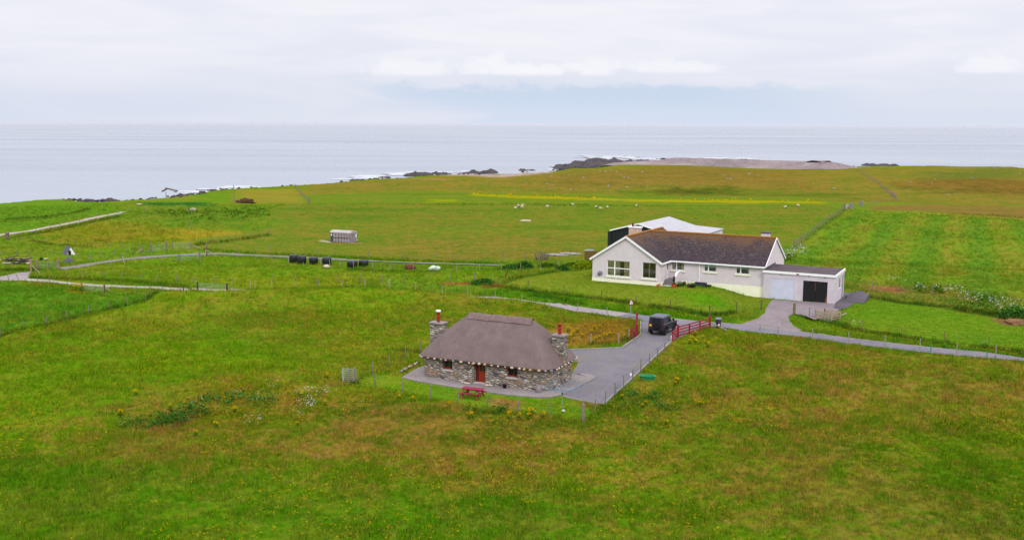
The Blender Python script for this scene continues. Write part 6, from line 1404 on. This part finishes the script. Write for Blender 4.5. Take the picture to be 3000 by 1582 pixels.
# ------------------------------------------------------------------ sheep
def sheep_mesh():
    bm = bmesh.new(); P_ = {}
    def add(k, co): P_[k] = bm.verts.new(co); return P_[k]
    pts = {'rump': (-.48, 0, .62), 'hip': (-.3, 0, .66), 'mid': (0, 0, .66), 'sho': (.3, 0, .68), 'neck': (.5, 0, .72), 'head': (.66, 0, .66), 'muz': (.82, 0, .52)}
    for k, c in pts.items(): add(k, c)
    ed = [('rump', 'hip'), ('hip', 'mid'), ('mid', 'sho'), ('sho', 'neck'), ('neck', 'head'), ('head', 'muz')]
    for n_, par, x_ in (('bl', 'hip', -.34), ('fl', 'sho', .28)):
        for s_ in (-1, 1):
            a = f'{n_}{s_}k'; b = f'{n_}{s_}f'; add(a, (x_ + (-.05 if n_ == 'bl' else .02), s_ * .16, .34)); add(b, (x_, s_ * .16, .02)); ed += [(par, a), (a, b)]
    for s_ in (-1, 1): add(f'ear{s_}', (.62, s_ * .16, .74)); ed.append(('head', f'ear{s_}'))
    for a, b in ed: bm.edges.new((P_[a], P_[b]))
    bm.verts.index_update(); idx = {k: v.index for k, v in P_.items()}; me = bpy.data.meshes.new('sheep'); bm.to_mesh(me); bm.free()
    o = bpy.data.objects.new('sheep', me); COL.objects.link(o); md_ = o.modifiers.new('skin', 'SKIN'); sk = me.skin_vertices[0].data
    rad = {'rump': .2, 'hip': .29, 'mid': .31, 'sho': .28, 'neck': .16, 'head': .11, 'muz': .06}
    for k, i in idx.items(): r_ = rad.get(k, .05 if k.endswith('f') else (.025 if k.startswith('ear') else .08)); sk[i].radius = (r_, r_)
    sk[idx['mid']].use_root = True; o.modifiers.new('sub', 'SUBSURF').levels = 1; o.modifiers['sub'].render_levels = 1
    dg = bpy.context.evaluated_depsgraph_get(); me2 = bpy.data.meshes.new_from_object(o.evaluated_get(dg)); bpy.data.objects.remove(o)
    m, t = new_tree('sheep_wool'); s3 = t.n.new('ShaderNodeSeparateXYZ'); t.l.new(t('TexCoord', out=3), s3.inputs[0])
    k_ = t.m('MAXIMUM', t.ss(s3.outputs[0], .56, .6), t.ss(s3.outputs[2], .36, .3)); finish(t, {'Base Color': t.mix(k_, sv(176, 164, 146), sv(56, 48, 46)), 'Roughness': .95}); me2.materials.clear(); me2.materials.append(m); me2.polygons.foreach_set('use_smooth', [True] * len(me2.polygons)); return me2
sme = sheep_mesh()
shp = [('B3', (1745, 492), 0, 'sheep lying at the front left of the tight group of four'), ('B3', (1770, 478), 1.2, 'sheep at the back left of the tight group of four'), ('B3', (1800, 492), 2.6, 'sheep at the front right of the tight group of four'), ('B3', (1806, 476), .6, 'sheep at the back right of the tight group of four'),
       ('B3', (2013, 478), 0.2, 'single sheep lying in the pasture right of the group of four'), ('B4', (222, 520), 3.0, 'white sheep lying by the buttercup strip, directly below a stone'), ('B4', (418, 545), 1.3, 'sheep standing left of the grazing sheep with black legs'), ('B4', (456, 560), 3.0, 'grazing sheep with black legs between two smaller sheep'),
       ('B4', (513, 549), 1.7, 'sheep facing away, right of the grazing sheep with black legs'), ('B4', (757, 535), 1.4, 'lone sheep above the peak of the farm shed roof'), ('B4', (2003, 548), .3, 'left sheep of the pair at the right of the pasture'), ('B4', (2112, 536), 2.9, 'right sheep of the pair, nearest the hay field corner')]
for i, (r_, q_, a, lab) in enumerate(shp):
    p = G(P(r_, q_)[0]); o = bpy.data.objects.new('sheep', sme); COL.objects.link(o); low = 'lying' in lab; o.location = (p[0], p[1], p[2] - (.25 if low else 0)); o.rotation_euler = (0, 0, a); o.scale = (.82,) * 3; tag(o, lab, 'sheep', 'sheep grazing in the far pasture')
for r_, q_, lab in (('B3', (1832, 596), 'white stone lying in the pasture below the group of four sheep'),): p = G(P(r_, q_)[0]); o = lump('white_stone', M_cream, 1.4, .5, .25, 5, 2, .2, None, (p[0], p[1], p[2] + .08)); tag(o, lab, 'stone')
for k, q_ in enumerate([(2120, 368), (2160, 372), (2200, 376), (2250, 358), (2320, 360), (2360, 363), (2495, 328)]): p = G(P('R8', q_)[0]); o = lump('flat_stone', M_boulder, 1.0, .6, .22, k, 2, .3, None, (p[0], p[1], p[2] + .06)); tag(o, 'flat pale grey stone in the grass left of the bungalow', 'stone', 'flat stones left of the bungalow')
# ------------------------------------------------------------------ rocks, shingle, surf
def outcrop(px_, spx, hpx, depthw, label, seed, plane=SEA, m=M_rock):
    p = np.array(G0(px_, plane)); k = math.hypot(p[0], p[1]) / 3000; rx = spx * k / 2; hz_ = hpx * k
    nx, ny = 56, 18; xs_ = np.linspace(-1, 1, nx); ys_ = np.linspace(-1, 1, ny); X, Y = np.meshgrid(xs_, ys_)
    env = np.clip(1 - np.abs(X) ** 3 - np.abs(Y) ** 2, 0, 1) ** .5
    rdg = np.abs(fbm(X * 4.5 + seed * 7.7, Y * 2.2 + seed, 5) - .5) * 2; nz_ = fbm(X * 3 + seed * 3.3, Y * 1.5 + seed, 4)
    Zz = hz_ * np.clip(env * (nz_ * 1.5 - rdg * .35) , 0, 1.3) - .8
    V = np.column_stack([(X * rx).ravel(), (Y * depthw).ravel(), Zz.ravel()]); ii = (np.arange(ny - 1)[:, None] * nx + np.arange(nx - 1)[None, :]).ravel()
    o = npmesh('rock_outcrop', V, np.stack([ii, ii + 1, ii + 1 + nx, ii + nx], 1), m); o.location = (p[0], p[1], plane); return tag(o, label, 'rock', 'dark rock outcrops along the shore')
oc = [('B2', (578, 378), 60, 18, 5, 'small dark rock at the left end of the coast grass'), ('B2', (760, 386), 270, 26, 9, 'broad dark rock outcrop beyond the left coast grass'), ('B2', (960, 382), 160, 12, 6, 'low flat rocks right of the broad left outcrop'),
      ('B2', (1160, 362), 90, 16, 6, 'low rock below the driftwood frame'), ('B2', (1420, 340), 230, 26, 7, 'jagged brown rock ridge right of the driftwood frame'), ('B2', (1640, 306), 120, 14, 7, 'thin dark reef left of the breaking wave'),
      ('B3', (400, 258), 120, 22, 8, 'dark rock where the coast grass steps out'), ('B3', (650, 232), 140, 20, 8, 'low dark rock between two patches of foam'), ('B3', (930, 214), 260, 42, 14, 'tall brown reef with foam along its left side'), ('B3', (1110, 200), 180, 24, 12, 'smooth grey brown reef right of the tall brown reef'),
      ('B3', (490, 212), 60, 10, 5, 'small wave-washed rock standing out in the water'), ('B3', (790, 196), 70, 14, 5, 'small rock standing beyond the tall brown reef'), ('B3', (1290, 196), 110, 16, 8, 'low dark rock at the left edge of the sandy patch'), ('B3', (1450, 192), 320, 34, 14, 'long dark rock ridge behind the sandy patch'),
      ('B3', (1840, 170), 170, 22, 10, 'dark rock at the right edge of the sandy patch'), ('B4', (330, 214), 560, 88, 40, 'large black headland reef on the centre of the horizon'), ('B4', (520, 168), 460, 60, 30, 'rugged black reef behind the large headland reef'), ('B4', (780, 160), 260, 36, 20, 'reef tongue reaching the left end of the shingle bank'),
      ('B4', (100, 222), 140, 16, 8, 'low rock left foot of the headland reef'), ('B4', (560, 122), 60, 16, 6, 'small black rock surrounded by surf beyond the reef'), ('B4', (985, 136), 150, 18, 10, 'thin dark reef above the left part of the shingle bank'), ('B4', (1130, 138), 70, 14, 6, 'short reef left of the middle of the shingle bank'),
      ('B4', (1450, 146), 500, 22, 14, 'long green-brown reef behind the shingle bank'), ('B4', (1670, 146), 120, 26, 8, 'dark reef at the end of the long surf line'), ('B4', (2110, 142), 60, 8, 5, 'tiny dark skerry far right beyond the shingle bank'), ('B5', (1035, 172), 380, 44, 18, 'rounded dark rock mound on the right of the shingle bank')]
for i, (r_, q_, spx, hpx, dw, lab) in enumerate(oc):
    s_ = ZR[r_][2]; outcrop(P(r_, q_)[0], spx * s_, hpx * s_ * (1.5 if r_ == 'B2' else (1.2 if r_ == 'B3' else .95)), dw, lab, i + 1)
# small stones and wrack strewn along the edge of the shore
Vs = []; Fs = []; oct_ = np.array([(1, 0, 0), (-1, 0, 0), (0, 1, 0), (0, -1, 0), (0, 0, 1), (0, 0, -1)], float); fo = [(0, 2, 4), (2, 1, 4), (1, 3, 4), (3, 0, 4), (2, 0, 5), (1, 2, 5), (3, 1, 5), (0, 3, 5)]
cl = [G(p)[:2] for p in coast_px[5:33]]
for a, b in zip(cl, cl[1:]):
    L = math.hypot(b[0] - a[0], b[1] - a[1])
    for _ in range(int(L * .9)):
        t = rng.random(); x_, y_ = a[0] + (b[0] - a[0]) * t + rng.normal(0, 1.2), a[1] + (b[1] - a[1]) * t + rng.normal(0, 1.6) + .8
        if fbm(np.array([x_ * .06]), np.array([y_ * .06]), 3)[0] < .46: continue
        s_ = .25 + .7 * rng.random() ** 2; z_ = float(hbase(x_, y_)); b0 = len(Vs); an = rng.random() * 3
        for v in oct_: q_ = v * (.7 + .6 * rng.random(3)) * s_ * np.array([1.6, 1, .6]); Vs.append((x_ + q_[0] * math.cos(an) - q_[1] * math.sin(an), y_ + q_[0] * math.sin(an) + q_[1] * math.cos(an), z_ + q_[2] - .1))
        Fs += [tuple(b0 + i for i in f_) for f_ in fo]
me = bpy.data.meshes.new('shore_stones'); me.from_pydata(Vs, [], Fs); me.materials.append(M_rock); o = bpy.data.objects.new('shore_stones', me); COL.objects.link(o); tag(o, 'small dark stones strewn along the edge of the shore', 'stones', kind='stuff')
# shingle bank
sp2 = [np.array(G(p)[:2]) for p in P('B4', (720, 184), (800, 182), (1000, 184), (1300, 190), (1800, 212), (2300, 216), (2560, 208), (2700, 206))]; bank = catmull(sp2, 3.0); V = []; n = len(bank); cols = 15
for i, p in enumerate(bank):
    a_, b_ = bank[max(0, i - 1)], bank[min(n - 1, i + 1)]; t = (b_ - a_) / np.linalg.norm(b_ - a_); nn = np.array([-t[1], t[0]]); e = min(1, i / (n * .22)) * min(1, (n - 1 - i) / (n * .12)); e = e ** .6
    for k in range(cols):
        f_ = k / (cols - 1); wv = float(fbm(np.array([i * .09]), np.array([k * .2]), 3)[0]) - .5
        zb = float(hbase(p[0], p[1])) - .5; pk = 3.6 * e
        z = zb + pk * math.sin(min(1, f_ * 2.1) * math.pi / 2) if f_ < .48 else zb + pk - 14 * (f_ - .48) / .52
        V.append((p[0] + nn[0] * (f_ * 42 - 3), p[1] + nn[1] * (f_ * 42 - 3), z + wv * .9 * e * (f_ > .05)))
ii = (np.arange(n - 1)[:, None] * cols + np.arange(cols - 1)[None, :]).ravel()
o = npmesh('shingle_bank', np.array(V), np.stack([ii, ii + 1, ii + 1 + cols, ii + cols], 1), M_shingle, None, True); tag(o, kind='structure')
# surf: ragged flecks of foam lying on the water
Vf = []; Ff = []
def foam(r_, q_, lpx, dpt, n):
    c = np.array(G0(P(r_, q_)[0], SEA + .1)); k = math.hypot(c[0], c[1]) / 3000 * ZR[r_][2]
    for _ in range(n):
        x_ = c[0] + rng.normal(0, lpx * k * .3); y_ = c[1] + rng.normal(0, dpt * .9); a = rng.random() * .4 - .2; L2 = (2.0 + 7 * rng.random()) * max(1, k * 12); w2 = L2 * (.5 + .8 * rng.random())
        b0 = len(Vf); m_ = 7
        for j in range(m_): t = 6.283 * j / m_; rr = .6 + .5 * rng.random(); X_, Y_ = math.cos(t) * L2 * rr, math.sin(t) * w2 * rr; Vf.append((x_ + X_ * math.cos(a) - Y_ * math.sin(a), y_ + X_ * math.sin(a) + Y_ * math.cos(a), SEA + .06 + .25 * rng.random()))
        Ff.append(tuple(range(b0, b0 + m_)))
for r_, q_, l_, d_, n_ in (('B2', (1780, 287), 230, 6, 70), ('B2', (1450, 322), 120, 5, 14), ('B3', (480, 232), 200, 8, 30), ('B3', (560, 220), 160, 8, 26), ('B3', (760, 202), 120, 8, 26), ('B3', (870, 195), 130, 8, 22), ('B3', (1180, 190), 80, 6, 10), ('B3', (1330, 185), 60, 6, 6),
                           ('B4', (120, 200), 90, 14, 40), ('B4', (90, 216), 60, 8, 24), ('B4', (430, 122), 200, 20, 110), ('B4', (620, 115), 220, 16, 90), ('B4', (760, 128), 160, 14, 60), ('B4', (640, 180), 140, 9, 60), ('B4', (860, 136), 120, 12, 40), ('B4', (1250, 124), 120, 10, 34), ('B4', (1450, 127), 420, 10, 110), ('B4', (1600, 130), 160, 8, 60), ('B4', (1800, 150), 160, 7, 22), ('B4', (2050, 152), 120, 6, 8)):
    foam(r_, q_, l_, d_, max(4, n_ // 3))
me = bpy.data.meshes.new('surf'); me.from_pydata(Vf, [], Ff); me.materials.append(M_foam); o = bpy.data.objects.new('surf', me); COL.objects.link(o); tag(o, 'white surf breaking round the shore rocks', 'surf', kind='stuff')
# grey boulders scattered on the machair
bl = [('B3', q_) for q_ in ((1838, 275), (2050, 222), (2115, 232), (2190, 210), (2250, 210), (2320, 232), (2060, 292), (2010, 285), (2028, 325), (2212, 332), (2456, 178), (2500, 183), (2540, 168), (1900, 282), (2525, 300))] + \
     [('B4', q_) for q_ in ((450, 236), (505, 240), (540, 226), (595, 242), (806, 242), (655, 290), (690, 290), (315, 290), (520, 362), (610, 382), (680, 372), (850, 368), (1495, 270), (1520, 296), (1545, 300), (1562, 280), (1700, 258), (1722, 250), (1778, 272), (2416, 380), (208, 390), (2230, 212), (2190, 212))] + \
     [('B5', q_) for q_ in ((530, 413), (1350, 347), (1580, 360), (1650, 257), (1803, 280), (1620, 316), (1760, 480), (1830, 476), (2260, 200), (2150, 196), (2530, 256), (700, 184), (740, 182), (1790, 180), (2010, 300), (2040, 305), (540, 218))]
for i, (r_, q_) in enumerate(bl):
    p = G(P(r_, q_)[0]); k = math.hypot(p[0], p[1]) / 3000 * ZR[r_][2]; s_ = k * random.uniform(6, 13)
    o = lump('boulder', M_boulder, s_, s_ * .7, s_ * .42, i, 2, .35, None, (p[0], p[1], p[2] + s_ * .1), random.random() * 3); tag(o, 'pale grey boulder half sunk in the grass of the far coastal pasture', 'boulder', 'grey boulders scattered over the far pasture')
# ------------------------------------------------------------------ plants
def patch(name, m, polys, dens, rx, rz_, lf, label, cat, nl=26, hgt=0):
    Vs = []; rn = []
    for poly in polys:
        w_ = wp(poly); a = np.array(w_); n = int(abs((a[:, 0].max() - a[:, 0].min()) * (a[:, 1].max() - a[:, 1].min())) * dens)
        x = a[:, 0].min() + rng.random(n) * (a[:, 0].max() - a[:, 0].min()); y = a[:, 1].min() + rng.random(n) * (a[:, 1].max() - a[:, 1].min())
        k = polydist(x, y, w_) + (fbm(x * .8, y * .8, 3) - .5) * 1.6 > 0; x, y = x[k], y[k]; z = h(x, y); sc = .5 + 1.0 * fbm(x * .7 + 40, y * .7, 3) * (.6 + .8 * rng.random(len(x)))
        for j in range(nl):
            c = np.column_stack([x + rng.normal(0, rx, len(x)) * sc, y + rng.normal(0, rx, len(x)) * sc, z + hgt + rng.random(len(x)) * rz_ * sc])
            u_ = rng.normal(0, 1, c.shape); v_ = rng.normal(0, 1, c.shape); u_[:, 2] *= .5; u_ /= np.linalg.norm(u_, axis=1)[:, None]; v_ /= np.linalg.norm(v_, axis=1)[:, None]; s_ = (lf * (.6 + .8 * rng.random(len(x))))[:, None]
            Vs.append(np.stack([c - u_ * s_ * .5, c + v_ * s_ * .3, c + u_ * s_ * .5, c - v_ * s_ * .3], 1)); rn.append(rng.random(len(x)))
    V = np.concatenate(Vs).reshape(-1, 3); r__ = np.repeat(np.concatenate(rn), 4)
    o = npmesh(name, V, np.arange(len(V)).reshape(-1, 4), m, {'grnd': ('FLOAT', r__)}); return tag(o, label, cat, kind='stuff')
patch('nettle_patch', M_leaf_dark, [P('B7', (170, 640), (420, 570), (600, 545), (760, 500), (930, 470), (1060, 500), (1000, 540), (860, 560), (780, 610), (640, 650), (400, 670)), P('B7', (940, 400), (1060, 375), (1230, 385), (1400, 380), (1620, 385), (1560, 420), (1300, 440), (1180, 470), (1000, 430))], 2.3, .38, .7, .24, 'dark green nettle and dock patch in the meadow left of the cottage', 'nettles')
patch('rush_clumps', M_leaf_mid, [P('B7', (480, 600), (760, 560), (700, 640), (560, 650)), P('B7', (930, 500), (1050, 490), (1040, 545), (950, 550)), P('B6', (1330, 570), (1500, 560), (1680, 590), (1640, 620), (1400, 610))], 3, .3, .6, .2, 'leafy green weeds growing among the meadow grass', 'weeds')
patch('weed_clumps', M_leaf_dark, [P('B8', (680, 480), (900, 480), (900, 520), (700, 530)), P('B8', (1000, 520), (1120, 530), (1120, 570), (1010, 580)), P('B8', (1040, 610), (1160, 630), (1150, 650), (1050, 650)), P('R4', (400, 700), (470, 690), (470, 740), (390, 740)), P('B6', (1550, 560), (1670, 590), (1600, 610))], 2.6, .25, .6, .2, 'dark weeds growing beside the gravel yard', 'weeds')
patch('daisies', M_white_fl, [P('B7', (1880, 320), (2030, 315), (2140, 350), (2040, 375), (1900, 370)), P('B7', (1830, 400), (1960, 390), (2040, 435), (1980, 480), (1830, 470)), P('B7', (1340, 600), (1500, 590), (1500, 620), (1380, 630)), P('B7', (800, 455), (920, 452), (920, 472), (810, 476)), P('B7', (1440, 390), (1530, 385), (1530, 415), (1450, 415)), P('B7', (1570, 255), (1650, 260), (1640, 300), (1580, 300)), P('B7', (1800, 510), (1880, 510), (1880, 550), (1810, 550)), P('B7', (1220, 345), (1340, 342), (1340, 358), (1225, 362))], 9, .25, .5, .12, 'white ox-eye daisies flowering in the meadow', 'daisies', 3, .2)
patch('cow_parsley', M_white_fl, [P('R5', (1280, 75), (1420, 80), (1400, 110), (1290, 105)), P('R5', (1500, 140), (1900, 170), (2000, 230), (1600, 200)), P('R5', (1900, 180), (2100, 210), (2300, 300), (2000, 320)), P('R5', (2200, 260), (2500, 260), (2576, 400), (2300, 380)), P('R3', (960, 560), (1250, 480), (1260, 600), (1000, 660)), P('R3', (1130, 480), (1260, 480), (1250, 530)), P('R5', (2130, 690), (2380, 705), (2370, 725), (2150, 710)), P('R5', (930, 470), (1140, 545), (1000, 530)), P('R5', (290, 640), (380, 645), (380, 670), (300, 670))], .9, .35, .6, .22, 'white cow parsley flowering in the rough strips', 'cow parsley', 4, .4)
patch('rough_weeds', M_leaf_mid, [P('R5', (1470, 130), (1800, 160), (1820, 200), (1520, 190)), P('R5', (1860, 290), (2300, 340), (2576, 420), (2576, 450), (2300, 410), (1900, 340)), P('R5', (950, 212), (1180, 228), (1150, 245), (960, 230)), P('R5', (2060, 220), (2300, 240), (2350, 320), (2100, 300)), P('R3', (930, 600), (1100, 560), (1080, 680), (940, 680))], 1.0, .45, .8, .34, 'coarse green weeds in the rough strip beyond the right lawn', 'weeds', 16)
patch('marram_tussocks', M_leaf_mid, [P('B2', (1150, 440), (1500, 455), (1900, 420), (2080, 440), (2050, 500), (1700, 540), (1400, 520), (1200, 490))], .12, .35, .5, .45, 'dark marram grass tussocks on the coastal pasture', 'tussocks', 10)
patch('buttercups', M_yellow_fl, [P('B3', (1400, 368), (1800, 388), (2576, 412), (2576, 420), (1800, 402), (1400, 378)), P('B4', (1740, 494), (2340, 496), (2340, 506), (1740, 502)), P('B4', (1000, 475), (1700, 484), (1700, 490), (1000, 484))], .12, 1.5, .5, .7, 'yellow buttercups in a strip across the far field', 'buttercups', 4, .2)
# scattered yellow flower heads over the meadow
x, y = scatter(46000, 52, 125, -30, 30); k = (hardmask(x, y) < -.3) & (np.maximum(polydist(x, y, LAWN1), polydist(x, y, LAWN2)) < 0) & (fbm(x * .13 + 2, y * .13 + 5, 4) + .35 * (rng.random(len(x)) - .5) > .55); x, y = x[k], y[k]; z = h(x, y) + .22 + .15 * rng.random(len(x)); c = np.column_stack([x, y, z])
Vs = []
for j in range(3):
    cj = c + rng.normal(0, .07, c.shape) * [1, 1, .5]; u_ = rng.normal(0, 1, c.shape); v_ = rng.normal(0, 1, c.shape); u_[:, 2] *= .3; v_[:, 2] *= .3; u_ /= np.linalg.norm(u_, axis=1)[:, None]; v_ /= np.linalg.norm(v_, axis=1)[:, None]; s_ = (.026 + .036 * rng.random(len(x)))[:, None]
    Vs.append(np.stack([cj - u_ * s_, cj + v_ * s_ * .7, cj + u_ * s_, cj - v_ * s_ * .7], 1))
V = np.concatenate(Vs).reshape(-1, 3); o = npmesh('meadow_flowers', V, np.arange(len(V)).reshape(-1, 4), M_yellow_fl, {'grnd': ('FLOAT', np.repeat(rng.random(len(V) // 4), 4))}); tag(o, 'small yellow wild flowers scattered through the meadow', 'flowers', kind='stuff')
# ragwort plants one can tell apart
def ragwort(loc, s_, label, group, n=26):
    r_ = thing('ragwort_plant', label, 'plant', loc, random.random() * 6, group); leafclump('foliage', M_leaf_mid, 50, .28 * s_, .28 * s_, .55 * s_, .12, (0, 0, 0), r_); o = leafclump('flower_heads', M_yellow_fl, 34, .26 * s_, .26 * s_, .2 * s_, .12, (0, 0, .5 * s_), r_); r_.scale = (1, 1, 1); return r_
rg1 = None
def rag(q_list, s_, label, group):
    src = None
    for r__, q_ in q_list:
        p = G(P(r__, q_)[0])
        if src is None: src = ragwort(p, s_, label, group)
        else: dup(src, p, random.random() * 6, None, random.uniform(.75, 1.25))
rag([('R4', q_) for q_ in ((1440, 720), (1500, 750), (1520, 780), (1565, 775), (1415, 770), (1540, 720), (1655, 775), (1620, 690), (1700, 825), (1500, 645))], .75, 'yellow ragwort plant in the meadow below the long red fence', 'ragwort below the red fence')
rag([('A', q_) for q_ in ((250, 1060), (310, 980), (120, 900), (40, 1130), (340, 1200), (570, 1170), (650, 1120), (440, 950), (1040, 1010), (420, 1160), (760, 1090), (-150, 1100), (-260, 1000), (-350, 1150), (-60, 1010), (-220, 1180), (-430, 1060))], .9, 'yellow ragwort plant in the brown grass left of the red gate', 'ragwort left of the red gate')
rag([('B6', q_) for q_ in ((885, 512), (1187, 558), (1372, 650), (1860, 650), (1875, 625), (1690, 650), (1985, 650), (770, 490), (1780, 655))], .8, 'yellow ragwort plant along the cottage garden fence', 'ragwort along the garden fence')
rag([('B7', q_) for q_ in ((640, 480), (170, 540), (1290, 345), (1070, 655), (1840, 635), (880, 730), (1250, 505), (1755, 345), (1880, 365), (2100, 440), (2120, 188), (315, 345))], .7, 'yellow ragwort plant in the meadow left of the cottage', 'ragwort left of the cottage')
rag([('B1', q_) for q_ in ((780, 268), (830, 262), (870, 270), (860, 290), (810, 275), (895, 282))], 1.5, 'tall yellow ragwort plant beside the green-grey field gate', 'ragwort by the field gate')
rag([('B8', q_) for q_ in ((1215, 420), (1230, 395), (715, 550), (940, 600), (910, 630), (1820, 430), (1450, 620), (1130, 800))], .65, 'yellow ragwort plant in the meadow right of the gravel yard', 'ragwort right of the yard')
# bushes
for r__, q_, rx, rz_, m, lab in (('R8', (1720, 512), 2.2, .75, M_leaf_dark, 'low dark green shrub at the left end of the shrub line by the track'), ('R8', (1860, 505), 1.3, 1.1, M_leaf_dark, 'taller dark green shrub in the shrub line by the track'), ('R8', (2070, 490), 1.6, .6, M_leaf_mid, 'low green shrub in the middle of the line left of the bungalow lawn'),
                                 ('R8', (2220, 520), 1.0, .7, M_leaf_dark, 'round dark shrub at the top corner of the bungalow lawn'), ('R8', (2340, 480), 1.4, .45, M_leaf_mid, 'low spreading shrub behind the lawn corner'), ('R2', (120, 965), 2.1, 1.2, M_leaf_bright, 'bright yellow-green shrub against the left wall of the bungalow'), ('R2', (20, 975), 1.6, .8, M_leaf_bright, 'second low bright green shrub further left of the bungalow'),
                                 ('R8', (1420, 665), 1.3, .8, M_leaf_dark, 'dark grassy tussock at the corner of the lawn bank'), ('R5', (2480, 425), 2.0, 1.3, M_leaf_dark, 'dark bush behind the earth heap at the right edge')):
    leafclump('shrub', m, 1500, rx, rx * .6, rz_, .28, G(P(r__, q_)[0]), None, lab, 'shrub')
p = G(P('R5', (2470, 490))[0]); o = lump('earth_heap', M_earth, 1.25, .95, .5, 6, 4, .35, None, (p[0] + .3, p[1] + .4, p[2] + .05)); tag(o, 'heap of bare brown earth at the right edge of the lawn', 'heap')
p = G(P('R8', (2015, 420))[0]); tw = thing('twiggy_bush', 'bare grey twiggy bush left of the flat stones', 'bush', p)
mb = MB()
for k in range(60): a = random.random() * 6.28; t = random.uniform(.3, 1.3); b0 = (random.uniform(-1, 1), random.uniform(-.5, .5), 0); mb.bar(b0, (b0[0] + math.cos(a) * t * .6, b0[1] + math.sin(a) * t * .5, random.uniform(.6, 1.6)), .035)
mb.build('branches', M_post, tw)
